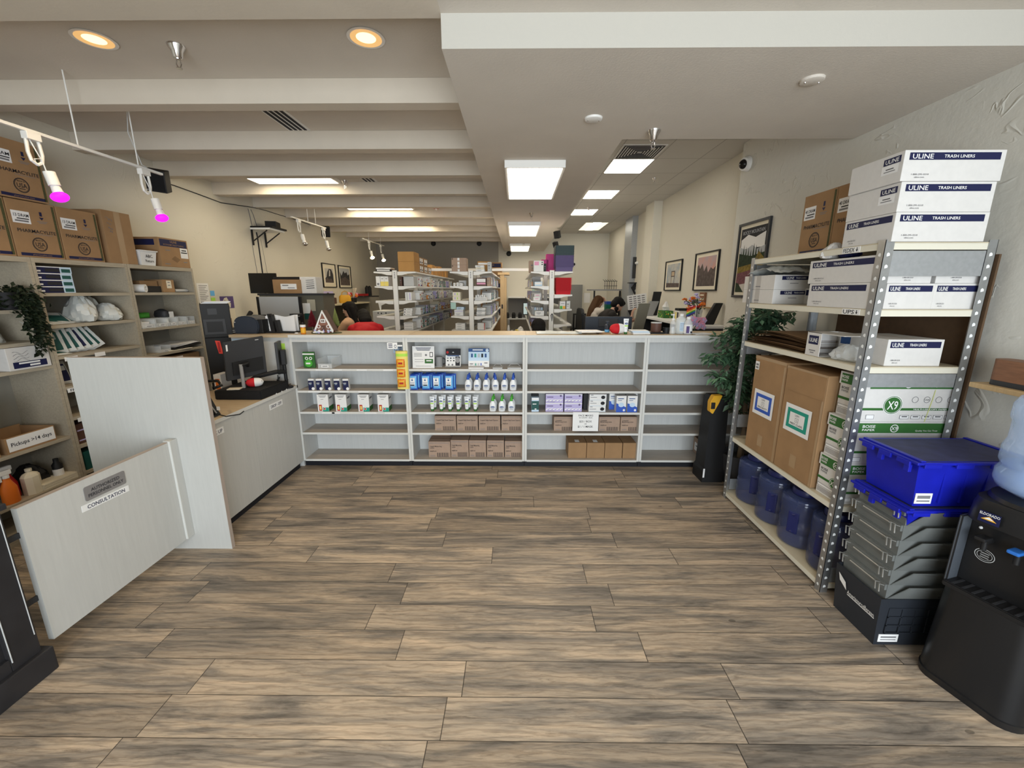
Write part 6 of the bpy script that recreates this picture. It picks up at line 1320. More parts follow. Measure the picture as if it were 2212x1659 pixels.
o = strip_sign(None, 'sticky_note', None, (atY(606, 745, 3.573).x, 3.5735, 1.115), X3, Z3, .075, .072, 'lime', 'ink', .01); tag(o, 'bright green sticky note on the pale back panel', 'note')
o = strip_sign(None, 'printed_schedule', None, (-2.365, 3.5735, 1.07), X3, Z3, .24, .24, 'pale_blue', 'ink', .01); tag(o, 'pale blue printed timetable sheet on the counter back panel', 'sheet'); m = MB()
for i in range(6):
    for j in range(9): m.rect((-2.455+.036*i, 3.5715, 1.165-.022*j), X3, Z3, 'ink_grey', .026, .007)
m.build('printed_design', o)
o = carton('tissue_box', .06, .12, .16, 'carton_white', 'white box with an orange panel beside the black tower', 'box', (-2.42, 3.30, ZD), 0); m = MB(); F = Face(.06, .12, .16, 'F'); F.rect(m, .5, .5, .6, .55, 'orange'); m.build('printed_panel', o)
# tall black tower
o = empty('black_tower', (-2.665, 3.705, 0), 'tall black tower machine beside the end bookcase, with red sticker', 'machine', rz=math.radians(37))
MB().box(-.125, .085, -.13, .12, 0, 1.20, 'black', bev=.006).build('lower_body', o); MB().box(-.125, .085, -.14, .12, 1.2005, 1.49, 'black', bev=.006).build('upper_body', o)
m = MB(); m.box(-.075, -.01, -.1425, -.1402, 1.40, 1.45, 'charcoal').box(-.115, .04, -.1425, -.1402, 1.23, 1.36, 'charcoal', bev=.001).box(-.095, .02, -.1435, -.1426, 1.25, 1.34, 'black').build('control_panel', o)
m = MB(); m.prism([(-.055, -.1315, 1.175), (-.02, -.1315, 1.170), (-.008, -.1315, 1.055), (-.040, -.1315, 1.06)], (0, -.0012, 0), mat('sticker_red', (.85, .06, .03), .5)); m.box(-.040, -.024, -.1335, -.1328, 1.07, 1.16, 'red_print'); m.build('red_sticker', o)
for k in range(3): tag(MB().box(-.10, .09, -.10, .09, 0, .006, 'paper').build('loose_paper', None, (-2.672+.006*k, 3.70, 1.4905+.0065*k), .6+.08*k), 'white papers lying on the black tower, %s sheet' % ['lowest', 'middle', 'top'][k], 'paper', 'papers on the black tower')
# wall papers
def wall_sheet(name, px0, py0, px1, py1, X, m_, label, cat, lines=0):
    p = atX((px0+px1)/2, (py0+py1)/2, X); a = atX(px0, (py0+py1)/2, X); b = atX(px1, (py0+py1)/2, X); c = atX((px0+px1)/2, py0, X); d = atX((px0+px1)/2, py1, X)
    w = b.y-a.y; h = c.z-d.z; sx = 1 if X < 0 else -1; ww = abs(w)
    o = MB().box(0, .002, -ww/2, ww/2, -h/2, h/2, m_).build(name, None, (X + (0.0008 if sx > 0 else -.0028), p.y, p.z)); tag(o, label, cat)
    if lines:
        m = MB()
        for k in range(lines): m.box(.0024 if sx > 0 else -.0008, .0028 if sx > 0 else -.0004, -ww*.35, ww*(.38-.12*(k % 3)), h*(.40-.8*k/lines)-.006, h*(.40-.8*k/lines), 'ink_grey')
        m.build('printed_design', o)
    return o, ww, h
wall_sheet('wall_notice', 427, 612, 452, 655, XL, 'paper', 'long white printed notice on the wall above the black tower', 'notice', 9)
wall_sheet('sticky_note', 454, 628, 463, 639, XL, 'skyblue', 'blue sticky note on the wall next to the notice', 'note')
wall_sheet('sticky_note', 456, 643, 465, 652, XL, 'lime', 'yellow-green sticky note under the blue one', 'note')
o, w, h = wall_sheet('wall_calendar', 476, 640, 505, 666, XL, 'purple', 'hanging calendar with a horse picture', 'calendar')
m = MB(); m.prism([(.0025, -w*.3, -h*.45), (.0025, -w*.38, -h*.05), (.0025, -w*.2, h*.35), (.0025, .0, h*.42), (.0025, w*.12, h*.1), (.0025, w*.25, -h*.1), (.0025, w*.2, -h*.45)], (.0006, 0, 0), 'paper_warm'); m.tube([(.0035, -w*.2, h*.2), (.0035, 0, -h*.1), (.0035, w*.1, -h*.4)], .004, 'ink_grey', 4); m.build('horse_picture', o)
MB().box(0, .003, -w*.45, w*.5, -h/2-.34, -h/2-.005, 'paper_warm').build('calendar_page', o)
# things on the counter ledge and behind it
def ledge(px, Y): return atY(px, 722, Y).x
o = empty('label_printer', (ledge(548, 3.72), 3.74, ZT0), 'rounded dark blue-grey printer on the counter ledge', 'printer')
m = MB(); prof = [(-.5, 0), (.42, 0), (.5, .3), (.5, .62), (.40, .85), (.2, .97), (-.1, 1.0), (-.35, .93), (-.5, .72), (-.53, .4)]
m.prism([(x*.215, -.11, z*.155) for x, z in prof], (0, .22, 0), 'navy_plastic', bev=.008); m.build('printer_body', o, smooth=35)
m = MB()
for k in range(4): m.box(.100, .1365, -.085, .10, .025+.030*k, .030+.030*k, 'black')
m.box(.08, .135, -.09, .10, .003, .125, 'black', bev=.006); m.build('paper_slot', o); MB().ball((-.095, -.111, .10), .005, 'grey_light', 8).build('round_button', o)
o = carton('network_switch', .17, .15, .045, 'black', 'flat black network switch under the small open box', 'switch', (ledge(508, 3.72), 3.72, ZT0)); m = MB()
for i in range(12):
    for j in (0, 1): m.box(-.05+.011*i, -.043+.011*i, -.0762, -.0752, .010+.016*j, .016+.016*j, 'grey_light')
m.build('port', o)
o = carton('open_small_carton', .075, .07, .085, 'cardboard', 'small open brown box on the black network switch', 'carton', (ledge(496, 3.72), 3.70, ZT0+.0455), .4); MB().prism([(-.037, -.035, .085), (.037, -.035, .085), (.045, -.065, .115), (-.045, -.065, .115)], (0, .002, .001), 'cardboard').build('flap', o)
tag(MB().box(-.06, .06, -.05, .05, 0, .02, 'blue_print', bev=.003).build('blue_box', None, (ledge(515, 3.80), 3.82, ZT0)), 'flat blue box on the back of the network switch', 'box')
tag(MB().box(-.2, .2, -.04, .3, 0, 1.1995, 'charcoal').build('added_phone_support', None, (ledge(541, 3.95)-.02, 4.02, 0)), 'dark cabinet hidden behind the printer, carrying the desk phone', 'cabinet')  # plain box out of view, added only to hold up the desk phone
o = empty('desk_phone', (ledge(541, 3.95)-.02, 4.02, 1.20), 'black desk phone behind the dark printer', 'phone'); MB().prism([(-.07, 0, 0), (.08, 0, 0), (.08, .12, .14), (-.07, .12, .14)], (0, .02, .03), 'black', bev=.006).build('phone_body', o); MB().tube([(-.055, -.02, .06), (-.06, .03, .14), (-.055, .10, .19)], [.022, .014, .022], 'black', 8).build('handset', o, smooth=50); MB().box(.0, .06, .058, .062, .10, .13, 'grey').build('screen', o, rot=(0, 0, 0))
o = empty('paper_tray', (ledge(612, 3.76), 3.78, ZT0), 'black desktop paper holder stuffed with white sheets', 'paper holder')
m = MB(); m.box(-.135, .145, -.09, .09, 0, .012, 'black', bev=.002); m.prism([(-.06, -.10, .01), (-.025, -.10, .01), (-.045, -.10, .165), (-.052, -.10, .14), (-.060, -.10, .14), (-.065, -.10, .17), (-.08, -.10, .17)], (0, .05, 0), 'black').prism([(-.01, -.10, .01), (.015, -.10, .01), (.002, -.10, .115), (-.012, -.10, .115), (-.02, -.10, .10)], (0, .05, 0), 'black').box(.05, .14, .03, .09, .145, .165, 'black', bev=.002); m.build('tray_frame', o)
for k in range(2):
    rows = [[Vector((-.13+.27*i/8, -.045+.05*k, .014+.135*j/6 + (.010*math.sin(i*.9+k) if j == 6 else 0))) + Vector((0, .02*math.sin(i*.5), 0)) for i in range(9)] for j in range(7)]
    m = MB(); m.loft(rows, 'paper', None, False, False); m.loft([[p+Vector((0, .012, 0)) for p in r] for r in rows], 'paper', None, False, False); q = m.build('loose_paper', None, (ledge(612, 3.76), 3.78, ZT0)); tag(q, 'curled white sheets standing in the black paper holder, ' + ['front bundle', 'rear bundle'][k], 'paper')
# desks behind the ledge: black frame, whiteboard, cartons
YD = 4.9
def bx(px0, py0, px1, py1, Y, d, m_, name, label, cat, rz=0.0, bev=.003, group=None):
    a, b = atY(px0, py1, Y), atY(px1, py0, Y); o = MB().box(-(b.x-a.x)/2, (b.x-a.x)/2, 0, d, 0, b.z-a.z, m_, bev=bev).build(name, None, ((a.x+b.x)/2, Y, a.z), rz); tag(o, label, cat, group); return o, b.x-a.x, b.z-a.z
# cubicle workstation on the far side
cw = empty('cubicle_partition', (0, 0, 0), 'olive cubicle partition with a flat top behind the whiteboard', 'partition')
a, b = atY(560, 638, 5.1), atY(697, 638, 5.1)
MB().box(a.x, b.x, 5.10, 5.14, 0, a.z, 'cubicle').build('partition_panel', cw); MB().box(a.x-.01, b.x+.01, 5.08, 5.42, a.z, a.z+.022, 'charcoal').build('top_ledge', cw); MB().box(a.x, a.x+.02, 5.14, 5.42, 0, a.z, 'cubicle').box(b.x-.02, b.x, 5.14, 5.42, 0, a.z, 'cubicle').build('side_panel', cw)
ztop = a.z+.0225
def on_part(px0, py0, px1, Y, d, m_, name, label, cat):
    a, b = atY(px0, 638, Y), atY(px1, py0, Y); o = MB().box(-(b.x-a.x)/2, (b.x-a.x)/2, 0, d, 0, b.z-ztop, m_, bev=.003).build(name, None, ((a.x+b.x)/2, Y, ztop)); tag(o, label, cat); return o, b.x-a.x, b.z-ztop
on_part(542, 590, 594, 5.30, .03, 'black_gloss', 'glossy_black_board', 'tall glossy black board leaning behind the whiteboard', 'board')
o, w, h = on_part(592, 604, 648, 5.12, .17, 'cardboard', 'shipping_carton', 'brown carton with long white label on the partition top', 'carton'); m = MB(); m.box(-w*.22, w*.35, -.0012, -.0002, h*.30, h*.70, 'paper').box(-w*.16, w*.06, -.0018, -.0013, h*.55, h*.62, 'ink_grey').box(.01, w*.28, -.0018, -.0013, h*.38, h*.43, 'ink_grey'); m.build('shipping_label', o)
o, w, h = on_part(594, 598, 645, 5.295, .03, 'black', 'black_carton', 'black-topped box behind the labelled brown carton', 'box')
o, w, h = on_part(651, 598, 681, 5.14, .18, 'carton_white', 'white_picture_box', 'white box with a black and white drawing on its front', 'box'); m = MB()
for k in range(5): m.prism([(-w*.12, -.001, h*(.30+.12*k)), (w*.38, -.001, h*(.32+.12*k)), (w*.38, -.001, h*(.36+.12*k)), (-w*.12, -.001, h*(.33+.12*k))], (0, -.0006, 0), 'ink' if k < 2 else 'ink_grey')
m.build('printed_design', o)
o, w, h = bx(564, 641, 643, 684, 4.86, .03, 'grey_light', 'whiteboard', 'blank grey whiteboard on a black frame behind the paper holder', 'whiteboard'); MB().box(w/2+.001, w/2+.03, .0, .03, -.5, h, 'black').box(-w/2-.03, -w/2-.001, .0, .03, -.5, h, 'black').box(-w/2, w/2, .0, .03, -.045, -.001, 'black').box(-w/2-.03, -w/2+.02, .0, .30, -(atY(564, 684, 4.86).z), -.50, 'black').box(w/2-.02, w/2+.03, .0, .30, -(atY(564, 684, 4.86).z), -.50, 'black').build('stand_frame', o)
o, w, h = bx(648, 655, 669, 678, 5.06, .004, 'paper', 'paper_notice', 'white sheet pinned on the cubicle partition beside the red tree', 'notice')
o, w, h = bx(665, 647, 680, 672, 5.075, .004, mat('beige_sheet', (.45, .42, .33), .8), 'paper_notice', 'beige sheet pinned higher on the cubicle partition', 'notice')
tag(MB().box(-.035, .035, 0, .03, 0, .07, 'teal_dark').build('green_tag', None, (atY(661, 685, 4.98).x, 5.02, atY(661, 690, 5.0).z)), 'dark green tag hanging below the pinned sheet', 'tag')

# ================================================================ wall shelf with cables, track lights, pictures on the long wall
ws = empty('wall_shelf', (XL, 5.95, 2.40), 'small wall shelf on black brackets with a black box', 'shelf')
MB().box(.003, .27, -.16, .20, 0, .022, 'white').build('shelf_board', ws); MB().box(.003, .30, -.15, .21, .0225, .045, 'black').build('black_mat', ws)
for y in (-.14, .16): MB().box(.003, .02, y-.01, y+.01, -.20, -.0005, 'black').tube([(.012, y, -.15), (.22, y, -.008)], .008, 'black', 6).build('bracket', ws)
tag(MB().box(-.07, .07, -.09, .09, 0, .085, 'black', bev=.004).build('router_box', None, (XL+.17, 6.05, 2.4455), .2), 'black box sitting on the small wall shelf', 'box')
m = MB(); X_ = XL+.006
m.tube([(X_, 5.92, 2.38), (X_, 5.93, 2.30), (X_, 5.94, 1.9), (X_, 5.95, 1.10)], .008, 'ink', 6).tube([(X_, 5.79, 2.2), (X_, 5.83, 1.7), (X_, 5.86, 1.1)], .003, 'ink_grey', 5).tube([(X_, 6.0, 2.3), (X_, 6.06, 1.8), (X_, 6.1, 1.1)], .002, 'ink_grey', 5).tube([(X_, 5.84, 2.45), (X_, 5.82, 2.58), (X_, 5.80, 2.66)], .004, 'ink_grey', 5).tube([(X_, 5.95, 2.45), (X_, 5.90, 2.60), (X_, 5.86, 2.66)], .004, 'ink_grey', 5)
tag(m.build('shelf_cable'), 'thin black cables running down the wall from the small shelf', 'cables')
pts = [atX(x, y, XL+.008) for x, y in ((352, 393), (380, 402), (430, 420), (478, 438), (546, 448))]
pts += [atX(x, y, XL+.008) for x, y in ((575, 455), (600, 463), (640, 475), (676, 488))]
tag(MB().tube(pts, .005, 'ink', 6).build('speaker_cable'), 'long dark cable strung along the top of the wall to the speakers', 'cable')
def track(X, y0, y1, z, label, rods):
    o = empty('track_light_rail', (X, (y0+y1)/2, z), label, 'track light'); L = (y1-y0)/2
    MB().box(-.010, .010, -L, L, -.008, .008, 'white_paint', bev=.002).build('rail', o)
    for k, y in enumerate(rods): MB().cyl((0, y, .008), (0, y, ZC-z-.001), .004, 'white_paint', n=8).build('hanging_rod', o)
    return o
def spot(X, y, z, par, s, bulb, drop, label=None):
    h = MB().box(-.018, .018, -.035, .035, -.045, -.008, 'white_paint', bev=.003).build('track_adapter', par, (0, y, 0))
    m = MB()
    for q in (-1, 1): m.tube([(0, q*.030, -.045), (0, q*.034, -.11), (0, q*.026, -.15), (0, 0, -.165)], .008, 'white_paint', 6)
    m.tube([(.0, -.012, -.045), (.012, -.002, -.10), (.004, .024, -.14), (-.008, .004, -.165), (.006, -.016, -.14), (.008, .018, -.13), (.004, .035, -.20)], .003, 'white', 5)
    m.build('cord_loop', h)
    m = MB().cyl((.01, .04, -.19), (.02, .045, -.26), .026, 'white_paint', n=14).cyl((.02, .045, -.26), (.027, .049, -.295), .020, 'white_paint', .024, 14); m.build('lamp_socket', h, smooth=40)
    c = Vector((.03, .05, -.318)); MB().ball(c, (.040, .040, .026), bulb, 16, Matrix.Translation(c) @ Matrix.Rotation(-.28, 4, 'Y') @ Matrix.Translation(-c)).build('bulb', h, smooth=60)
    return h
t1 = track(-2.60, 2.28, 3.26, 2.432, 'white track rail with two purple bulbs near the cartons', (-.10, .30))
spot(-2.6, -.35, 2.432, t1, 1, 'light_purple', 0); spot(-2.6, .335, 2.432, t1, 1, 'light_purple', 0)
m = MB(); m.tube([(0, .29, .34), (.004, .26, .20), (-.004, .30, .12), (.0, .33, .02), (.004, .36, .012)], .0028, 'grey_light', 5); m.build('twisted_cord', t1)
def speaker_box(loc, rot, label, s=1.0):
    o = MB().box(-.07*s, .07*s, -.06*s, .05*s, -.085*s, .085*s, 'black', bev=.006).build('wall_speaker', None, loc, rot=rot); tag(o, label, 'speaker')
    MB().box(-.06*s, .06*s, -.0625*s, -.0605*s, -.075*s, .075*s, 'black_soft').build('grille', o)
    MB().tube([(0, .05*s, 0), (-.03*s, .10*s, .02*s), (-.05*s, .17*s, .02*s)], .010*s, 'black', 7).build('mount_arm', o); return o
p = atX(347, 390, -3.0); speaker_box((p.x-.02, p.y, p.z), (math.radians(18), math.radians(6), math.radians(20)), 'black speaker on a wall arm beside the second purple bulb')
t2 = track(-2.95, 5.72, 6.72, 2.545, 'white track rail with clear spotlights above the wall shelf', (-.05, .18))
spot(-2.95, -.32, 2.545, t2, 1, 'chrome', 0); spot(-2.95, .42, 2.545, t2, 1, 'chrome', 0)
p = atX(694, 497, -3.05); speaker_box((p.x, p.y+.15, p.z), (math.radians(20), 0, math.radians(28)), 'black speaker behind the clear spotlights', .9)
t3 = track(-2.9, 8.15, 9.45, 2.56, 'short track rail with two lit spotlights near the back wall', (-.30, .42))
spot(-2.9, -.30, 2.56, t3, 1, 'light_spot', 0); spot(-2.9, .42, 2.56, t3, 1, 'light_spot', 0)
p = atX(1245, 470, 0.62); speaker_box((.66, 7.0, 2.48), (math.radians(20), 0, math.radians(-35)), 'black speaker hanging at the soffit edge under the tile lights', .65)
speaker_box((.72, 7.9, 2.42), (math.radians(25), 0, math.radians(-40)), 'black speaker at the soffit edge above the purple baskets', .6)

def picture(name, X, y0, y1, z0, z1, label, scene, mat_w=.10, frame_m='black', fw=.014):
    sx = 1 if X < 0 else -1; w, h = y1-y0, z1-z0; yc = (y0+y1)/2
    o = empty(name, (X, yc, (z0+z1)/2), label, 'picture', rz=(math.pi/2 if sx > 0 else -math.pi/2))
    # local frame: x across, -y out of the wall, z up
    m = MB()
    for q in ((-w/2, w/2, -h/2, -h/2+fw), (-w/2, w/2, h/2-fw, h/2), (-w/2, -w/2+fw, -h/2+fw, h/2-fw), (w/2-fw, w/2, -h/2+fw, h/2-fw)): m.box(q[0], q[1], -.022, -.001, q[2], q[3], frame_m)
    m.build('frame', o); MB().box(-w/2+fw, w/2-fw, -.008, -.002, -h/2+fw, h/2-fw, 'paper_warm').build('picture_mount', o)
    m = MB(); iw, ih = w-2*fw-2*mat_w*w, h-2*fw-2*mat_w*h; scene(m, iw, ih); m.build('artwork', o)
    return o
def P(x, z, y=-.0085): return (x, y, z)
def layer(m, w, h, pts, mt, y): m.prism([(x*w, -.0085-y*.0005, z*h) for x, z in pts], (0, -.0004, 0), mt)
mat('art_sky', (.45, .47, .50), .8); mat('art_dusk', (.60, .32, .26), .8, var=.4, vscale=9, col2=(.40, .36, .40)); mat('art_rock', (.14, .11, .10), .9, var=.5, vscale=25); mat('art_dark', (.05, .05, .055), .9, var=.4, vscale=30); mat('art_pale', (.62, .60, .56), .8, var=.2, vscale=8)
mat('art_gold', (.30, .22, .05), .9, var=.5, vscale=40); mat('art_rose', (.24, .10, .12), .9, var=.5, vscale=50); mat('art_cloud', (.62, .56, .45), .8, var=.4, vscale=7, col2=(.25, .33, .42)); mat('art_pine', (.035, .055, .03), .9, var=.4, vscale=40); mat('art_tan', (.50, .38, .26), .8)
def sc_dome(m, w, h):
    layer(m, w, h, ((-.5, -.5), (.5, -.5), (.5, .5), (-.5, .5)), 'art_pale', 0); layer(m, w, h, ((-.5, -.5), (.5, -.5), (.5, .1), (.3, .45), (.0, .48), (-.2, .25), (-.35, -.1), (-.5, -.2)), 'art_dark', 1); layer(m, w, h, ((-.05, -.05), (.12, -.02), (.15, .35), (.02, .42)), 'art_pale', 2); layer(m, w, h, ((-.5, -.5), (.5, -.5), (.2, -.2), (-.1, -.28), (-.3, -.15), (-.5, -.3)), 'art_rock', 3)
def sc_peak(m, w, h):
    layer(m, w, h, ((-.5, -.5), (.5, -.5), (.5, .5), (-.5, .5)), 'art_sky', 0); layer(m, w, h, ((-.5, -.5), (.5, -.5), (.5, .2), (.3, .1), (.2, .3), (.0, .22), (-.12, .36), (-.35, .05), (-.5, .3)), 'art_dark', 1); layer(m, w, h, ((-.5, -.5), (.5, -.5), (.5, -.2), (0, .0), (-.5, -.15)), 'art_rock', 2)
def sc_spires(m, w, h):
    layer(m, w, h, ((-.5, -.5), (.5, -.5), (.5, .5), (-.5, .5)), 'art_dusk', 0); layer(m, w, h, ((-.5, -.5), (.5, -.5), (.5, .15), (.38, .05), (.25, .12), (.12, -.05), (.02, .2), (-.1, .0), (-.22, .28), (-.34, .1), (-.42, .25), (-.5, .2)), 'art_rock', 1)
def sc_sign(m, w, h):
    layer(m, w, h, ((-.5, -.5), (.5, -.5), (.5, .5), (-.5, .5)), 'art_cloud', 0); layer(m, w, h, ((-.5, -.5), (.5, -.5), (.5, -.33), (-.5, -.30)), 'art_rock', 1); layer(m, w, h, ((-.15, -.05), (.13, -.05), (.13, .2), (-.15, .2)), 'art_rock', 2); layer(m, w, h, ((-.11, -.01), (.09, -.01), (.09, .16), (-.11, .16)), 'art_tan', 3); layer(m, w, h, ((-.14, -.36), (-.11, -.36), (-.11, -.05), (-.14, -.05)), 'art_rock', 2); layer(m, w, h, ((.09, -.36), (.12, -.36), (.12, -.05), (.09, -.05)), 'art_rock', 2)
def sc_park(m, w, h):
    layer(m, w, h, ((-.5, -.5), (.5, -.5), (.5, .5), (-.5, .5)), 'art_dark', 0); layer(m, w, h, ((-.47, .18), (.47, .18), (.47, .40), (.1, .34), (-.2, .40), (-.47, .33)), 'paper', 1)
    m.text('ROCKY MOUNTAIN', (0, -.0095, .435*h), X3, Z3, 'art_sky', .055*h, .001, 'c', .86*w)
    layer(m, w, h, ((-.5, .05), (.5, .05), (.5, .2), (.2, .16), (0, .23), (-.25, .17), (-.5, .22)), 'art_sky', 2); layer(m, w, h, ((-.5, -.1), (.5, -.1), (.5, .1), (0, .06), (-.5, .12)), 'art_pine', 3)
    for k in range(9):
        x = -.42+.10*k; hh = .10+.09*((k*7) % 4)/3; layer(m, w, h, ((x-.045, -.02), (x+.045, -.02), (x, .06+hh)), 'art_pine', 4+k % 2)
    layer(m, w, h, ((-.5, -.5), (.5, -.5), (.5, .02), (.3, .12), (.1, -.06), (-.5, -.10)), 'art_gold', 6); layer(m, w, h, ((-.5, -.5), (.5, -.5), (.5, -.22), (.1, -.15), (-.5, -.20)), 'art_rose', 7); layer(m, w, h, ((-.2, -.5), (.3, -.5), (.1, -.35), (-.35, -.38)), 'art_pale', 8); layer(m, w, h, ((-.5, -.5), (-.15, -.5), (-.4, -.36), (-.5, -.35)), 'art_pine', 9)
picture('framed_picture', XL, 7.77, 8.34, 1.66, 2.10, 'framed black and white photograph of a rocky dome on the long wall', sc_dome, .17)
picture('framed_picture', XL, 8.48, 9.10, 1.655, 2.10, 'framed dark mountain photograph nearer the back wall', sc_peak, .09)
k_ = 2.34/2.52
picture('framed_picture', XRF, 6.49*k_, 7.19*k_, 1.6, 1.6+.47*k_, 'framed cloudy sky picture with a signpost, nearer the pier', sc_sign, .08)
picture('framed_picture', XRF, 5.33*k_, 6.02*k_, 1.6, 1.6+.50*k_, 'framed picture of rock spires under a pink sky', sc_spires, .09)
picture('framed_poster', XR, 3.815, 4.33, 1.535, 2.232, 'framed vintage ROCKY MOUNTAIN poster on the textured wall', sc_park, .045, 'charcoal', .022)
# ================================================================ pharmacy racking behind the counter
GY0, GY1, GH = 5.6, 9.1, 1.862
GX = [-1.605, -0.600, 0.470]
GZ = [1.842, 1.655, 1.465, 1.262, 1.075]
DEP = .235
glab = ['white double-sided medicine racking nearest the long wall', 'white double-sided medicine racking in the middle', 'white double-sided medicine racking carrying the purple baskets']
for gi, gx in enumerate(GX):
    g = empty('medicine_racking', (gx, GY0, 0), glab[gi], 'racking'); L = GY1-GY0
    for k in range(4):
        y = k*L/3; p = MB().box(-.030, .030, y-.012 if k else 0, y+.012 if k else .03, .04, GH, 'white_paint', bev=.004).build('upright', g)
        if k == 0:
            m = MB()
            for q in range(4): m.box(-.006, .006, -.0012, -.0002, GH-.035-.022*q, GH-.022-.022*q, 'ink_grey')
            m.build('slot_holes', p)
    MB().box(-.20, .20, 0, L, 0, .04, 'white_paint').build('base', g)
    MB().box(-.010, .010, .035, L-.03, .045, 1.0, 'white_paint').build('back_panel', g)
    for zi, z in enumerate(GZ):
        for s in (-1, 1):
            if s == 1 and gi == 2 and zi > 0: z2 = z-.11
            else: z2 = z
            x0, x1 = sorted((s*.037, s*(.037+DEP)))
            sh = MB().box(x0, x1, .032, L, z2-.010, z2, 'white_paint').box(s*(.037+DEP)-.004, s*(.037+DEP)+.004, .032, L, z2-.014, z2+.005, 'white_paint').build('shelf', g)
            m = MB()
            for y in (0.004, L/3, 2*L/3): m.prism([(s*.037, y, z2+.004), (s*(.04+DEP), y, z2+.004), (s*(.04+DEP), y, z2-.014), (s*.17, y, z2-.022), (s*.10, y, z2-.042), (s*.037, y, z2-.042)], (0, .012, 0), 'white_paint')
            m.build('bracket', sh)
for a, b, y, lab in ((GX[0], GX[1], 6.77, 'nearer white tie bar between the racks on the side of the long wall'), (GX[1], GX[2], 5.64, 'white tie bar between the middle rack and the rack with baskets'), (GX[0], GX[1], 7.93, 'further white tie bar between the racks')):
    tag(MB().box(a+.30, b-.30, y, y+.03, 1.852, 1.885, 'white_paint').build('tie_bar'), lab, 'bar') if False else None
tag(MB().box(GX[0]+.037, GX[1]-.037, 6.75, 6.79, 1.905, 1.945, 'white_paint').build('tie_bar'), 'long white tie bar across the aisle near the long wall', 'bar')
tag(MB().box(GX[1]+.037, GX[2]-.037, 6.75, 6.79, 1.905, 1.945, 'white_paint').build('tie_bar'), 'long white tie bar across the aisle by the middle rack', 'bar')
for gi in range(3):
    o = [q for q in bpy.data.objects if q.name.startswith('medicine_racking')][gi]
    MB().box(-.02, .02, 1.145, 1.195, GH-.02, 1.95, 'white_paint').build('tie_post', o)

rr = random.Random(41)
cols = ['white', 'white', 'white', 'carton_white', 'grey_light', 'pale_blue', 'paper_warm', 'lilac', 'white', 'carton_white', 'grey_light', 'white', 'grey', 'amber']
VAR = []
def med_master(k):
    w, d, h = rr.choice([(.045, .12, .10), (.06, .13, .075), (.075, .14, .12), (.05, .12, .13), (.09, .14, .06), (.065, .13, .10)]); c = cols[k % len(cols)]
    o = MB().box(-w/2, w/2, -d/2, d/2, 0, h, c, bev=.0015).build('medicine_box', None)
    m = MB()
    acc = rr.choice(['ink_grey', 'blue_print', 'red_print', 'green_print', 'purple', 'teal', 'ink_navy'])
    if c in ('amber',): m.rect((0, -d/2-.0006, h*.5), X3, Z3, 'paper', w*.9, h*.5)
    else:
        m.rect((0, -d/2-.0006, h*.72), X3, Z3, acc, w*.8, h*.16).rect((-w*.1, -d/2-.0006, h*.42), X3, Z3, 'ink_grey', w*.5, h*.07)
        if rr.random() < .5: m.rect((0, -d/2-.0006, h*.12), X3, Z3, acc, w*.98, h*.2)
    m.build('printed_label', o); return o, w, d, h
for k in range(14): VAR.append(med_master(k))
VUSE = [False]*14
levels = ['top shelf', 'second shelf', 'third shelf', 'fourth shelf', 'fifth shelf']
def med(x, y, z, rz, group, label, pick=None):
    k = rr.randrange(14) if pick is None else pick; o, w, d, h = VAR[k]
    if not VUSE[k]:
        VUSE[k] = True; o.location = (x, y, z); o.rotation_euler = (0, 0, rz); tag(o, label, 'box', group); return w, d, h
    n = dup(o, (x, y, z), rz, label, group); n['category'] = 'box'; return w, d, h
def fill(gi, s, zi, y0, y1, step=.0):
    gx = GX[gi]; z = GZ[zi]+.0065 if not (gi == 2 and s == 1 and zi > 0) else GZ[zi]-.1035
    grp = 'medicine boxes on the %s of the %s' % (levels[zi], ['racking by the long wall', 'middle racking', 'basket racking'][gi]); lab = 'small medicine box packed along the %s of the %s' % (levels[zi], ['racking nearest the long wall', 'middle racking', 'basket racking'][gi])
    y = y0
    while y < y1:
        k = rr.randrange(14); w = VAR[k][1]
        if y+w > y1: break
        med(gx+s*(.037+DEP-.085+rr.uniform(-.01, 0)), y+w/2, z, math.pi/2*s + (0 if s > 0 else 0), grp, lab, k); 
        if w < .07 and VAR[k][3] < .09 and rr.random() < .5: med(gx+s*(.037+DEP-.09), y+w/2, z+VAR[k][3]+.0006, math.pi/2*s, grp, lab, k)
        y += w+rr.choice([.004, .006, .012, .03]) + step
for zi in range(1, 5): fill(0, 1, zi, GY0+.32, GY1-.05, .010 if zi > 1 else .02)
for zi in range(1, 5): fill(1, 1, zi, GY0+.32, GY1-.6, .05)
for zi in range(1, 5): fill(2, -1, zi, GY0+.32, GY1-.6, .05)
def front(gi, s, zi, w, d, h, m_, label, dz=0.0, dy=0.0, dx=0.0, name='medicine_carton', prints=None, group=None):
    z = (GZ[zi]+.0065 if not (gi == 2 and s == 1 and zi > 0) else GZ[zi]-.1035)+dz
    x = GX[gi]+s*(.037+DEP/2)+dx; o = carton(name, w, d, h, m_, label, 'carton', (x, GY0+.035+d/2+dy, z), 0, group, .002)
    F = Face(w, d, h, 'F'); m = MB()
    for (a, b, ww, hh, mm) in (prints or [(.4, .6, .5, .12, 'ink_grey'), (.4, .35, .3, .08, 'ink_grey')]): F.rect(m, a, b, ww, hh, mm)
    m.build('printed_design', o); return o
nm = ['racking by the long wall', 'middle racking', 'basket racking']
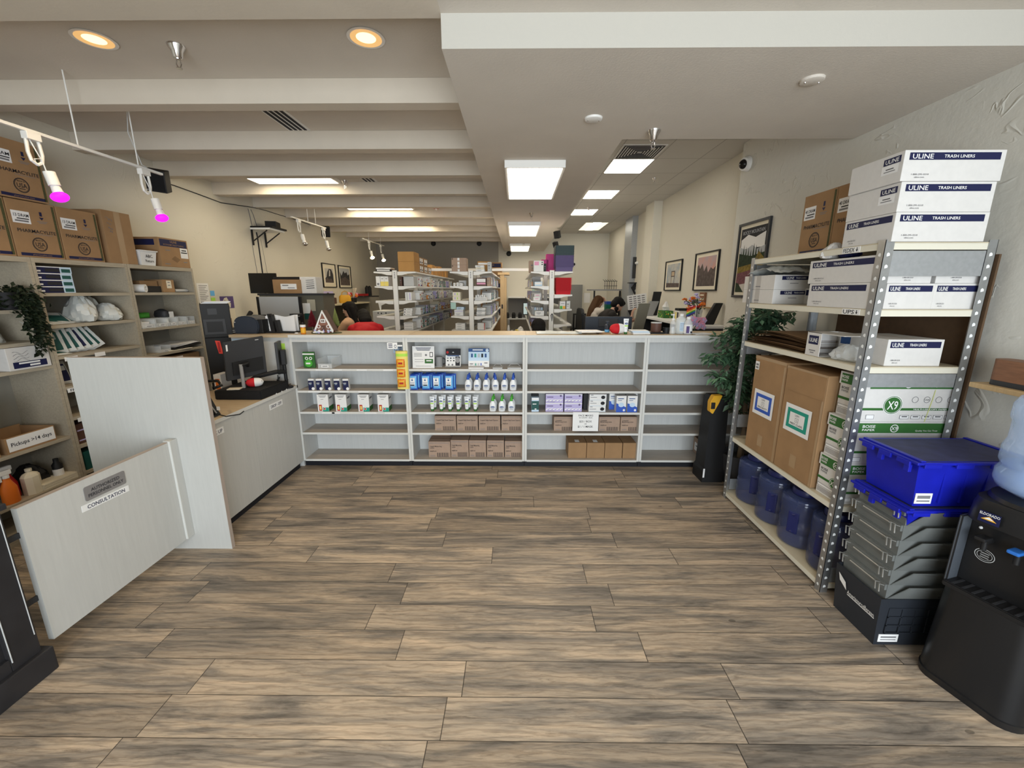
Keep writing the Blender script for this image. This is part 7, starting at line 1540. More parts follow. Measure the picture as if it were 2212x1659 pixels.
# rack by the long wall
front(0, -1, 0, .20, .2, .030, 'black', 'black lettered flat box at the end of the top shelf, by the long wall', prints=[(.5, .5, .85, .45, 'white_print')]); front(0, -1, 0, .19, .2, .020, 'white', 'white flat box lying on the black lettered box', .0305)
front(0, -1, 1, .055, .2, .125, 'white', 'white carton with barcode beside the yellow-fronted ones', dx=-.08, prints=[(.5, .2, .5, .2, 'ink_grey')])
for k in range(2): front(0, -1, 1, .052, .2, .125, 'white', 'white carton with yellow lower half, ' + ['beside the barcode one', 'next to the upright'][k], dx=-.022+.054*k, prints=[(.5, .23, .98, .45, 'yellow'), (.5, .75, .5, .06, 'ink_grey')])
front(0, 1, 0, .215, .28, .125, 'cardboard_orange', 'plain orange-brown carton on the rack top, lower of the nearest pair', dx=.0, prints=[(.99, .5, .01, .9, 'cardboard_dark')]); front(0, 1, 0, .215, .28, .125, 'cardboard_orange', 'plain orange-brown carton on the rack top, upper of the nearest pair', .126, prints=[(.99, .5, .01, .9, 'cardboard_dark')])
for q, y in enumerate((.33, .62, .90)):
    for z_ in range(2 if q < 2 else 1):
        o = carton('stock_carton', .21, .25, .105, 'cardboard', 'brown labelled stock carton on the rack top, %s pair behind the orange ones, %s' % (['first', 'second', 'third'][q], ['lower', 'upper'][z_]), 'carton', (GX[0]+.155, GY0+y+.13, GZ[0]+.0065+.1055*z_), 0); G = Face(.21, .25, .105, 'R'); m = MB()
        for b in range(2): G.rect(m, .28+.42*b, .5, .34, .7, 'paper'); G.rect(m, .28+.42*b, .36, .24, .16, 'ink', .0014)
        m.build('paper_label', o)
for q in range(5): tag(carton('stock_carton', .20, .22, [.16, .15, .17, .14, .15][q], 'cardboard_orange', 'brown stock carton far back along the rack top, %s in the row' % ords[q], 'carton', (GX[0]+.15, GY0+1.40+.33*q, GZ[0]+.0065), 0), None)
front(0, 1, 1, .135, .22, .122, 'grey_light', 'large pale grey carton on the second shelf beside the upright', dx=.02, prints=[(.5, .5, .02, .02, 'grey_light')]); front(0, 1, 1, .03, .2, .120, 'brown', 'narrow brown carton between the upright and the pale grey one', dx=-.085)
front(0, 1, 2, .085, .2, .110, 'white', 'white striped carton standing on the third shelf', dx=.005, prints=[(.3, .5, .16, .9, 'grey_light'), (.75, .5, .14, .8, 'lilac')])
for k in range(3): front(0, 1, 3, .115, .2, .033, 'white', 'white flat carton with a round mark on the fourth shelf, ' + ['bottom', 'middle', 'top'][k], .0335*k, dx=-.02+.006*k, prints=[(.15, .5, .10, .45, 'ink'), (.6, .5, .35, .12, 'ink_grey')])
for k in range(3): front(0, 1, 4, .125, .2, .032, 'white', 'white flat carton on the lowest visible shelf, ' + ['bottom', 'middle', 'top'][k], .0325*k, dx=-.015, prints=[(.5, .5, .8, .12, 'ink_grey')])
# tissue-box-like roll and flipped flap on wall-side shelf (white desk panel behind)
# middle rack
o = front(1, -1, 0, .195, .2, .082, 'cardboard_pink', 'brown carton with white tape strip, lower, on the middle rack top', prints=[(.47, .75, .14, .45, 'paper'), (.47, .18, .14, .34, 'paper'), (.07, .85, .04, .25, 'ink')]); front(1, -1, 0, .195, .2, .090, 'cardboard_pink', 'brown carton with white tape strip, upper, on the middle rack top', .0825, prints=[(.47, .80, .14, .38, 'paper'), (.47, .25, .14, .40, 'paper'), (.07, .85, .04, .25, 'ink')])
for k in range(3): front(1, 1, 0, .115, .15, .026, 'white' if k != 1 else 'paper_warm', 'flat white box on the middle rack top beside the upright, ' + ['bottom', 'middle', 'top'][k], .0265*k, dx=-.03-.004*k)
front(1, 1, 0, .17, .10, .140, 'cardboard_orange', 'orange-brown open carton behind the flat white boxes', dy=.18, dx=.005, prints=[(.5, .78, .9, .18, 'white_print')]); front(1, 1, 0, .05, .14, .12, 'grey_light', 'grey carton at the outer end of the middle rack top', dx=.092)
for k in range(3): front(1, -1, 1, [.025, .03, .045][k], .15, [.04, .045, .038][k], 'white', 'small white carton on the second shelf of the middle rack, ' + ords[k], dx=-.07+.045*k)
front(1, -1, 1, .10, .1, .075, 'grey_light', 'grey carton behind the three small white ones', dy=.16, dx=.02)
front(1, 1, 1, .135, .2, .105, 'brown', 'dark brown carton holding white packs on the second shelf', dx=-.02, prints=[(.5, .68, .85, .4, 'white_print'), (.5, .30, .85, .2, 'pink')]); front(1, 1, 1, .045, .2, .110, 'cardboard_pink', 'narrow brown carton next to the carton of white packs', dx=.078)
for k in range(2): front(1, -1, 2, .105, .18, .055, 'paper_warm', 'cream carton with small pictures on the third shelf, ' + ['lower', 'upper'][k], .0555*k, dx=-.045, prints=[(.3, .55, .14, .5, 'lilac'), (.62, .55, .10, .5, 'lime')])
o = front(1, 1, 2, .155, .18, .042, 'white', 'white slotted basket full of cartons on the third shelf', dx=-.03, name='white_basket', prints=[(.08+.105*k, .5, .045, .6, 'grey') for k in range(9)])
for k in range(5): front(1, 1, 2, .021, .12, .07+.008*(k % 2), 'white', 'upright white packet in the slotted basket, %s along' % ords[k], dz=.0, dx=-.092+.027*k, dy=.03)
tag(MB().box(-.035, .035, -.002, 0, -.085, 0, mat('mint', (.42, .62, .56), .6)).build('mint_label_card', None, (GX[1]-.24, GY0-.003, GZ[2]-.02)), 'pale mint card hanging from the middle rack bracket', 'card')
for k in range(2): front(1, -1, 3, .12, .2, .040, 'white', 'flat white carton on the fourth shelf of the middle rack, ' + ['lower', 'upper'][k], .0405*k, dx=-.02, prints=[(.5, .5, .9, .2, 'lilac')] if k else None)
front(1, -1, 3, .10, .18, .036, 'pale_blue', 'pale blue flat carton on top of the flat white ones', .0815, dx=-.0)
for k in range(4): front(1, 1, 3, .115, .2, .026, 'white' if k % 2 else 'grey_light', 'crinkled white flat pack on the fourth shelf, %s of four' % ['lowest', 'second', 'third', 'topmost'][k], .0265*k, dx=-.035+.003*k)
for k in range(3): front(1, -1, 4, .13, .2, .028, 'white', 'white flat carton low on the middle rack, wall side, ' + ['lower', 'middle', 'upper'][k], .0285*k, dx=-.005)
for k in range(4): front(1, 1, 4, .10, .2, .022, 'white', 'white flat carton with red end low on the middle rack, %s of four' % ['lowest', 'second', 'third', 'topmost'][k], .0225*k, dx=-.03, prints=[(.95, .5, .1, .95, 'red_print')])
# basket rack
front(2, -1, 0, .13, .18, .135, 'white', 'white glossy box with printed labels on the basket rack top', dx=-.02, prints=[(.3, .75, .45, .35, 'pink'), (.85, .85, .14, .10, 'ink'), (.85, .66, .14, .10, 'ink')]); front(2, -1, 0, .16, .18, .15, 'cardboard_pink', 'brown box behind the white glossy box on the basket rack top', dy=.22, dx=-.06)
front(2, -1, 0, .03, .15, .10, 'black', 'black narrow box on the basket rack top', dx=.065); 
def basket_master(c, w=.20, d=.28, h=.06):
    m = MB(); m.loft([[(sx*a, sy*b, z) for sx, sy in ((-1, -1), (1, -1), (1, 1), (-1, 1))] for a, b, z in ((w*.44, d*.44, 0), (w*.455, d*.455, h-.0045), (w*.5, d*.5, h-.0045), (w*.5, d*.5, h), (w*.445, d*.445, h), (w*.425, d*.425, .004))], c); return m.build('nested_basket', None)
def basket_stack(c, n, x, y, z, step, label, group, w=.20, d=.28):
    b = basket_master(c, w, d); tag(b, label, 'basket', group); b.location = (x, y, z)
    for k in range(1, n): dup(b, (x+.0008*((k*7) % 3), y, z+step*k), 0)
xb = GX[2]+.037+DEP/2+.01; zb_ = GZ[0]+.007
basket_stack('purple', 16, xb, GY0+.17, zb_, .0095, 'purple plastic basket nested in the tall stack, below the dark green ones', 'purple nested baskets', .245)
basket_stack('dark_teal', 13, xb, GY0+.17, zb_+16*.0095, .0095, 'dark green plastic basket nested on top of the purple baskets', 'dark green nested baskets', .245)
basket_stack('magenta', 22, GX[2]+.02, GY0+.62, zb_, .0095, 'magenta plastic basket in the stack behind the purple baskets', 'taller magenta nested baskets', .12, .2)
basket_stack('magenta', 14, GX[2]-.06, GY0+.62, zb_, .0095, 'magenta plastic basket in the lower stack next to the taller magenta one', 'shorter magenta nested baskets', .10, .2)
basket_stack('red', 17, xb-.005, GY0+.17, GZ[1]-.1035, .0098, 'red plastic basket nested in the stack under the purple baskets', 'red nested baskets', .215)
front(2, 1, 2, .075, .18, .10, 'white', 'white carton with green and orange squares beside the basket rack upright', dx=.0, prints=[(.25, .2, .45, .38, 'green_bright'), (.75, .2, .45, .38, 'yellow_dark'), (.5, .7, .6, .06, 'ink_grey')]); front(2, 1, 2, .05, .18, .105, 'bag_white', 'pale box next to the carton with coloured squares', dx=.075)
clear_bin(.13, .16, .08, (GX[2]+.12, GY0+.13, GZ[4]-.1035+.0), 0, 'clear wire bin low on the basket rack', None, 'clear_bag', False)
front(2, -1, 1, .10, .18, .055, 'pale_blue', 'pale blue and white carton on the second shelf of the basket rack', dx=-.02, prints=[(.5, .6, .9, .5, 'white_print')]); front(2, -1, 1, .11, .15, .09, 'grey', 'grey carton behind the pale blue one', dx=-.03, dy=.2)
for k in range(2): front(2, -1, 2, .09, .18, .045, 'white' if k == 0 else 'carton_white', 'white carton on the third shelf of the basket rack, ' + ['lower', 'upper'][k], .0455*k, dx=-.04+.01*k, prints=[(.5, .5, .5, .2, 'pink')])
front(2, -1, 3, .12, .16, .065, 'white', 'white book-like carton at the end of the fourth shelf', dx=.0); 
for k in range(4): front(2, -1, 3, .026, .14, .105, ['pale_blue', 'white', 'grey_light', 'pale_blue'][k], 'upright carton behind the white book-like one, ' + ords[k], dx=-.05+.030*k, dy=.17)
front(2, -1, 4, .14, .2, .05, 'pale_blue', 'pale blue carton low on the basket rack behind the dark head', dx=-.01)
tag(MB().tube([(0, 0, 0), (.012, -.004, -.02), (0, -.004, -.10), (-.012, 0, -.02), (0, 0, 0)], .006, 'charcoal', 6).build('hanging_scissors', None, (GX[2]+.01, GY0-.006, 1.30)), 'dark tool hanging on the basket rack upright', 'tool')

# pallet of brown cartons and timber frame between the racks
x_ = atY(1063, 560, 9.6).x
for z0, h, w, n, y in ((0, .62, .55, 'lowest', 9.5), (.6205, .62, .52, 'second', 9.5), (1.241, .55, .52, 'third', 9.5), (1.7915, .42, .50, 'topmost', 9.5)):
    o = carton('stock_carton', w, .4, h, 'cardboard', 'big brown carton with blue band by the timber frame, %s of four' % n, 'carton', (x_-.03, y+.2, z0+.0003)); F = Face(w, .4, h, 'F'); m = MB(); F.rect(m, .55, .85, .8, .18, 'navy_print'); F.text(m, 'ULINE', .55, .87, .07, 'cardboard'); F.rect(m, .5, .35, .25, .05, 'cardboard_dark'); m.build('printed_design', o)
tf = empty('timber_frame', (atY(1085, 640, 7.2).x, 7.2, 0), 'light timber post and shelf frame behind the middle rack', 'frame')
MB().box(-.035, .035, -.02, .02, .80, 1.86, 'pine', bev=.003).build('timber_post', tf); MB().box(.036, .07, .0, .3, .80, 1.82, 'pine').build('timber_side', tf)
MB().box(-.075, .12, -.03, .30, 1.8605, 1.90, 'pine', bev=.003).build('top_board', tf); MB().box(-.075, .42, -.10, .4, .76, .7995, 'pine').build('work_top', tf); MB().box(-.07, -.03, -.05, .4, 0, .7595, 'pine').build('leg_panel', tf); MB().box(.37, .41, -.05, .4, 0, .7595, 'pine').build('leg_panel', tf); MB().box(-.012, .012, -.0215, -.0202, 1.30, 1.37, 'ink').build('outlet', tf)
wt = .80; tx = tf.location.x
for k, (dx, m_, r, h, lab) in enumerate(((.105, 'white', .025, .22, 'tall white roll on the timber work top'), (.165, 'white', .03, .13, 'white bottle on the timber work top'), (.25, 'yellow', .045, .14, 'yellow tub on the timber work top'), (.315, 'white', .05, .13, 'white sack-like bag on the timber work top'))):
    if m_ == 'white' and k == 3: soft_bag('white_bag', .14, .12, .18, 'white', 61, lab, 'bag', (tx+dx, 7.34, wt))
    else: tag(MB().lathe([(0, 0), (r, 0), (r, h*.75), (r*.6, h*.9), (r*.5, h), (0, h)], m_, n=14).build('container', None, (tx+dx, 7.18+.03*k, wt), smooth=40), lab, 'container')
tag(MB().box(-.07, .07, -.05, .05, 0, .08, 'blue_print', bev=.003).build('blue_box', None, (tx+.18, 7.12, wt)), 'dark blue box at the front of the timber work top', 'box')
# back wall workstation
wk = empty('back_workstation', (.15, 10.6, 0), 'grey workstation against the back wall with an upper shelf', 'workstation')
MB().box(-.35, 1.0, -.3, .32, .90, .93, 'grey_light').build('desk_top', wk); MB().box(-.35, 1.0, .28, .32, .931, 1.42, 'grey').build('back_board', wk); MB().box(-.35, 1.0, -.1, .32, 1.4205, 1.45, 'white').build('upper_shelf', wk); MB().box(-.35, -.31, -.3, .32, 0, .8995, 'grey').box(.96, 1.0, -.3, .32, 0, .8995, 'grey').build('leg_panel', wk)
def pc_monitor(x, y, z, w, h, label, glow=True, rz=0.0):
    o = empty('computer_monitor', (x, y, z), label, 'monitor', rz=rz); MB().box(-w/2, w/2, 0, .03, .08, .08+h, 'black', bev=.004).build('screen_body', o)
    if glow: MB().box(-w/2+.015, w/2-.015, -.0015, -.0003, .095, .065+h, 'screen_glow').build('screen', o)
    MB().box(-.02, .02, .0305, .05, .01, .2, 'black').box(-.09, .09, -.02, .10, 0, .012, 'black').build('stand', o); return o
pc_monitor(.42, 10.48, .9305, .50, .30, 'lit monitor on the grey back workstation')
tag(MB().box(-.12, .12, 0, .10, 0, .28, 'white', bev=.004).build('white_machine', None, (.62, 10.62, 1.4505)), 'white machine on the upper shelf of the back workstation', 'machine')
tag(MB().box(-.03, .03, 0, .14, 0, .25, mat('mint', (.42, .62, .56), .6), bev=.004).build('mint_folder', None, (.44, 10.62, 1.4505)), 'mint green folder standing beside the white machine', 'folder')
for k in range(3): tag(MB().lathe([(0, 0), (.05, 0), (.05, .10), (.03, .14), (0, .14)], 'black', n=12).build('dark_device', None, (.0-.16*k+.1, 10.45, .9305)), 'dark device on the back workstation, ' + ords[k], 'device')
# grey cabinet door, papers and stool on the back wall
a, b = atY(1225, 690, YB), atY(1258, 615, YB)
o = MB().box(-(b.x-a.x)/2, (b.x-a.x)/2, -.06, 0, 0, b.z-.65, 'panel_door', bev=.004).build('electrical_cabinet', None, ((a.x+b.x)/2, YB, .65)); tag(o, 'grey metal electrical cabinet on the back wall', 'cabinet'); w_, h_ = b.x-a.x, b.z-.65
MB().box(-w_*.4, w_*.38, -.066, -.0605, h_*.08, h_*.93, 'panel_door', bev=.002).box(w_*-.32, w_*-.26, -.072, -.0662, h_*.40, h_*.47, 'grey').build('cabinet_door', o)
bx(1261, 633, 1275, 654, YB-.003, .002, 'paper', 'paper_notice', 'white notice taped to the back wall beside the grey cabinet', 'notice')
st = empty('black_stool', (1.55, 10.0, 0), 'black slatted stool back near the grey cabinet', 'stool'); MB().box(-.22, .22, -.2, .2, .70, .74, 'black').build('seat', st)
for sx in (-1, 1):
    for sy in (-1, 1): MB().box(sx*.20-.02, sx*.20+.02, sy*.18-.02, sy*.18+.02, 0, .6995 if sy > 0 else 1.08, 'black').build('leg', st) if sy > 0 else MB().box(sx*.20-.02, sx*.20+.02, -.24, -.201, 0, 1.08, 'black').build('leg', st)
m = MB()
for k in range(5): m.box(-.15+.07*k, -.13+.07*k, -.235, -.205, .745, 1.05, 'black')
m.box(-.179, .179, -.24, -.202, 1.05, 1.08, 'black'); m.build('backrest', st)

# refrigerator-like white cabinet and wall shelf at the long wall end
o = empty('white_cabinet', (-2.02, 6.4, 0), 'low white cabinet with dark dots beside the rack by the long wall', 'cabinet'); a, b = atY(808, 715, 6.4), atY(848, 672, 6.4); cw_, ch_ = b.x-a.x, b.z
o.location = ((a.x+b.x)/2+.05, 6.4, 0); MB().box(-cw_/2-.05, cw_/2-.02, 0, .5, 0, ch_, 'grey_light', bev=.004).build('cabinet_body', o); m = MB()
for dx, dz in ((-.12, -.03), (-.07, -.035), (-.11, -.085), (-.0, -.03)): m.disc((dx, -.0006, ch_+dz), X3, Z3, 'ink', .011)
m.build('vent_holes', o)
tag(MB().box(-.16, .12, 0, .06, -.01, .01, 'white').prism([(-.12, 0, -.01), (-.10, 0, -.12), (-.085, 0, -.12), (-.08, 0, -.05), (.0, 0, -.01)], (0, .02, 0), 'white').build('white_bracket_arm', None, (a.x+.20, 6.45, ch_+.13)), 'white bracket arm above the low white cabinet', 'bracket')
ws2 = MB().box(0.003, .26, -.5, .5, 0, .025, 'charcoal').build('wall_shelf', None, (XL, 9.6, 1.46)); tag(ws2, 'dark shelf on the long wall near the back corner', 'shelf')
tag(MB().box(-.06, .06, -.16, .16, 0, .05, 'red_print', bev=.006).build('red_case', None, (XL+.14, 9.4, 1.4855)), 'red case on the dark corner shelf', 'case')
for k in range(2): tag(MB().lathe([(0, 0), (.045, 0), (.045, .18), (.02, .22), (0, .23)], 'black', n=14).build('black_bottle', None, (XL+.14, 9.66+.17*k, 1.4855), smooth=40), 'black bottle on the dark corner shelf, ' + ['beside the red case', 'at the shelf end'][k], 'bottle')
# long desk along the wall: painting, bag, flowers
ds = empty('long_desk', (XL, 7.6, 0), 'cream-topped counter along the long wall behind the cubicle', 'desk'); MB().box(.005, .42, -1.5, 1.4, 1.345, 1.37, mat('cream_top', (.62, .56, .40), .5)).build('desk_top', ds); MB().box(.01, .05, -1.5, 1.4, 0, 1.3445, 'cubicle').box(.0505, .40, -1.5, -1.46, 0, 1.3445, 'cubicle').box(.0505, .40, 1.36, 1.4, 0, 1.3445, 'cubicle').build('desk_panel', ds)
def wallpt(px, X): return atX(px, 655, X).y
y = wallpt(706, -3.3); o = MB().box(-.12, .12, -.008, .008, 0, .22, 'lilac').build('small_painting', None, (-3.3, y, 1.3705), .5, rot=(-.1, 0, .5)); tag(o, 'small unframed blossom painting leaning on the long wall', 'painting'); rr = random.Random(6); m = MB()
for k in range(26): m.disc((rr.uniform(-.10, .10), -.0086, rr.uniform(.02, .20)), X3, Z3, rr.choice(['purple', 'white_print', 'pink', 'art_rock', 'grey']), rr.uniform(.008, .022))
m.build('painted_design', o)
tag(MB().box(-.05, .05, -.05, .05, 0, .11, 'brown', bev=.015).build('brown_basket', None, (-3.28, wallpt(720, -3.28), 1.3705)), 'small brown basket beside the blossom painting', 'basket')
y = wallpt(744, -3.28); o = tag(MB().loft([rr_ring(.22*k, .10*k, z, .04*k) for k, z in ((.9, 0), (1, .03), (.95, .12), (.7, .15))], 'yellow_dark').build('yellow_handbag', None, (-3.26, y, 1.3705), .5, smooth=40), 'yellow handbag on the counter along the long wall', 'handbag'); MB().tube([(-.06, -.03, .14), (-.05, -.04, .20), (0, -.04, .225), (.05, -.04, .20), (.06, -.03, .14)], .007, 'yellow_dark', 6).build('bag_handle', o)
o = empty('craft_pot', (-3.26, wallpt(764, -3.26), 1.3705), 'pot of pale paddles, ribbons and flowers on the long-wall counter', 'pot'); MB().lathe([(0, 0), (.06, 0), (.07, .09), (0, .09)], 'black', n=14).build('pot_body', o)
m = MB(); rr = random.Random(15)
for k in range(5): m.tube([(0, 0, .08), (rr.uniform(-.08, .08), rr.uniform(-.06, .06), .28)], .010, 'paper_warm', 6)
for k in range(14): m.ball((rr.uniform(-.10, .10), rr.uniform(-.12, .12), rr.uniform(.09, .18)), rr.uniform(.02, .035), rr.choice(['red_print', 'pink', 'paper_warm', 'orange']), 8)
m.build('paddles_and_flowers', o)

# ================================================================ desks on the other side of the shop
dk = empty('side_desk', (XRF, 5.6, 0), 'white-topped side counter along the picture wall', 'desk')
MB().box(-.42, -.004, -1.1, 1.0, 1.20, 1.225, 'white').build('desk_top', dk); MB().box(-.05, -.01, -1.1, 1.0, 0, 1.1995, 'charcoal').box(-.40, -.051, -1.1, -1.07, 0, 1.1995, 'charcoal').box(-.40, -.051, .96, 1.0, 0, 1.1995, 'charcoal').build('desk_panel', dk)
ZK = 1.2255
def sd(px, X): return atX(px, 690, X).y
o = carton('tissue_box', .13, .25, .10, 'green_print', 'green tissue box with white tissue on the side counter', 'tissue box', (2.12, 5.95, ZK), 0); m = MB(); rr = random.Random(5)
for k in range(40): f = rr.choice('FLR'); Face(.13, .25, .10, f).disc(m, rr.uniform(.1, .9), rr.uniform(.1, .9), .07, rr.choice(['lime', 'green_bright', 'orange', 'yellow']))
m.build('printed_design', o); m = MB(); m.lathe([(.045, 0), (.05, .02), (.045, .05), (.03, .085), (.006, .12)], 'white', n=7)
for v in m.bm.verts: v.co += Vector((rr.uniform(-.012, .012), rr.uniform(-.012, .012), rr.uniform(-.005, .005)*(v.co.z > .01)))
m.build('tissue', o, (0, 0, .1055), smooth=20)
o = empty('flower_vase', (2.16, 4.98, ZK), 'glass vase of orange, purple and dark red flowers', 'vase'); MB().lathe([(0, 0), (.035, 0), (.05, .16), (.045, .16), (.03, .005)], 'clear', n=16, caps=False).build('glass_vase', o, smooth=40); m = MB(); rr = random.Random(2); fl_ = MB()
for k in range(22):
    p = Vector((rr.uniform(-.13, .04), rr.uniform(-.14, .14), rr.uniform(.16, .34))); m.tube([(0, 0, .02), p*.5+Vector((0, 0, .05)), p], .003, 'leaf', 5); c = rr.choice(['orange', 'orange', 'purple', 'purple', 'red_print', 'lilac', 'pink', 'art_rose'])
    for q in range(7): fl_.ball(p+Vector((rr.uniform(-.02, .02), rr.uniform(-.02, .02), rr.uniform(-.015, .015))), (.016, .016, .008), c, 7)
for k in range(40): leafquad(fl_, Vector((rr.uniform(-.08, .04), rr.uniform(-.10, .10), rr.uniform(.10, .28))), Vector((rr.uniform(-1, 1), rr.uniform(-1, 1), rr.uniform(-.3, .8))), Z3, .06, .025, 'leaf')
m.build('stem', o); fl_.build('blossom', o)
o = empty('rainbow_flag', (2.02, 4.72, ZK), 'small rainbow flag on a stick beside the flower vase', 'flag'); MB().cyl((0, 0, 0), (0, 0, .22), .003, 'white', n=6).lathe([(0, 0), (.03, 0), (.02, .012), (0, .012)], 'orange', n=12).build('flag_stick', o); m = MB()
for k, c in enumerate(('red', 'orange', 'yellow', 'green_bright', 'blue', 'purple')):
    rows = [[Vector((-.005-.09*i/8, .012*math.sin(i*.8), .215-.012*j-.016*k*.0-.0155*k-.006*i)) for i in range(9)] for j in (0, 1.35)]; m.loft(rows, c, None, False, False)
m.build('flag_cloth', o, rz=math.radians(-20))
o = empty('pink_orchid', (1.86, 4.40, 1.2), 'pink artificial orchid behind the counter bottles', 'plant'); o.location = (atY(1500, 690, 4.3).x, 4.3, 1.10)
MB().lathe([(0, 0), (.05, 0), (.06, .09), (0, .09)], 'brown', n=14).build('pot', o); m = MB(); rr = random.Random(31)
for k in range(16):
    p = Vector((rr.uniform(-.07, .09), rr.uniform(-.04, .04), rr.uniform(.13, .23)))
    for q in range(5): a = q*1.2566; m.ball(p+Vector((math.cos(a)*.014, -.004, math.sin(a)*.014)), (.012, .004, .012), 'pink' if q % 2 else 'lilac', 7)
m.build('blossom', o); MB().tube([(0, 0, .08), (.02, 0, .16), (.06, 0, .2)], .004, 'leaf', 5).build('stem', o)
tag(MB().box(-.25, .28, -.22, .16, 1.06, 1.0995, 'brown').box(-.25, -.2, -.2, .14, 0, 1.0595, 'brown').box(.23, .28, -.2, .14, 0, 1.0595, 'brown').build('dark_side_table', None, (o.location.x+.02, 4.32, 0)), 'dark wooden table behind the counter bottles', 'table')
tag(MB().box(-.05, .05, 0, .03, 0, .09, 'pink', bev=.003).build('pink_note_block', None, (2.02, 4.56, ZK)), 'pink note block on the side counter by the flag', 'note block')
o = tag(MB().prism([(-.10, 0, 0), (.02, 0, 0), (.10, 0, .24), (.02, 0, .24)], (0, .06, 0), 'black', bev=.004).build('card_terminal', None, (2.22, 4.72, ZK)), 'black tilted screen at the end of the side counter', 'terminal')
o = empty('coffee_machine', (2.18, 5.52, ZK), 'small white and black cup holder on the side counter', 'holder'); MB().box(-.06, .06, -.07, .07, 0, .12, 'white', bev=.004).box(-.065, -.0605, -.05, -.015, .01, .10, 'black').box(-.065, -.0605, .015, .05, .01, .10, 'yellow').build('holder_body', o); MB().box(-.065, .065, -.075, .075, .1205, .15, 'black', bev=.004).build('holder_top', o)
o = MB().box(-.025, 0, -.075, .075, -.09, .09, 'walnut', bev=.003).build('wall_phone_mount', None, (XRF-.0006, 5.27, 1.49)); tag(o, 'small brown plaque on the picture wall above the flowers', 'plaque')
for k in range(3): MB().box(-.0265, -.0255, -.05, .05, .05-.05*k, .065-.05*k, 'paper_warm').build('engraved_line', o)
tag(MB().box(-.13, 0, -.10, .10, 0, .012, 'pine').build('small_ledge', None, (XRF-.0006, 5.10, 1.395)), 'thin wooden ledge under the brown plaque', 'ledge')
# dark easel-like boards and prints between pier and counter
tag(MB().prism([(-.06, 0, 0), (.06, 0, 0), (.11, 0, .36), (-.01, 0, .36)], (0, .03, 0), 'black', bev=.003).build('dark_picture_board', None, (2.12, 6.48, ZK)), 'dark picture board leaning beside the tissue box', 'board')
tag(MB().prism([(-.12, 0, 0), (.02, 0, 0), (.10, 0, .22), (-.04, 0, .22)], (0, .04, 0), 'grey', bev=.003).build('tilted_tablet', None, (2.06, 6.36, ZK)), 'grey tilted tablet stand on the side counter', 'tablet')
# dark screen pair right behind the counter
yq = 4.6; a, b = atY(1265, 684, yq), atY(1366, 684, yq); zq = a.z
o = empty('dark_screen', ((a.x+b.x)/2, yq, 0), 'wide dark screen seen from behind, in front of the bearded man', 'screen'); w_ = b.x-a.x
MB().box(-w_/2, w_/2, 0, .035, 1.02, zq, 'navy_plastic', bev=.005).build('screen_body', o); MB().box(-w_*.22, w_*.2, -.012, -.0005, zq-.11, zq-.02, 'charcoal', bev=.004).build('rear_housing', o); MB().box(-.04, .04, .036, .07, .70, 1.2, 'black').box(-.42, .18, -.1, .4, .70, .73, 'charcoal').build('stand', o); MB().box(-.40, -.36, -.08, .38, 0, .6995, 'charcoal').build('desk_leg', o); MB().box(.12, .16, -.08, .38, 0, .6995, 'charcoal').build('desk_leg', o)
o = tag(MB().prism([(-.10, 0, 0), (.02, 0, 0), (.10, 0, .40), (-.02, 0, .40)], (0, .03, 0), 'cubicle', bev=.003).build('tilted_screen', None, (atY(1385, 710, 4.7).x, 4.75, 1.06)), 'olive tilted screen beside the wide dark screen', 'screen')
tag(MB().box(-.10, .2, -.1, .3, 1.02, 1.0595, 'charcoal').box(-.10, -.06, -.1, .3, 0, 1.0195, 'charcoal').box(.16, .2, -.1, .3, 0, 1.0195, 'charcoal').build('corner_stand', None, (atY(1385, 710, 4.7).x, 4.7, 0)), 'dark stand under the olive tilted screen', 'stand')
# green stacked baskets
xg, yg = atY(1317, 665, 7.6).x, 7.6
gs = empty('basket_table', (xg, yg, 0), 'small dark table under the green baskets', 'table'); MB().box(-.2, .2, -.2, .2, 1.0, 1.03, 'charcoal').build('table_top', gs)
for sx in (-1, 1):
    for sy in (-1, 1): MB().box(sx*.18-.015, sx*.18+.015, sy*.18-.015, sy*.18+.015, 0, .9995, 'charcoal').build('leg', gs)
mat('emerald', (.012, .19, .10), .45)
basket_stack('blue', 6, xg, yg, 1.0305, .010, 'blue plastic basket at the base of the green basket stack', 'lower blue nested baskets', .17, .2); basket_stack('emerald', 22, xg, yg, 1.0305+.060, .010, 'green plastic basket in the tall stack beside the bearded man', 'green nested baskets', .17, .2); basket_stack('blue', 5, xg, yg, 1.0305+.280, .010, 'blue plastic basket crowning the green basket stack', 'upper blue nested baskets', .17, .2)
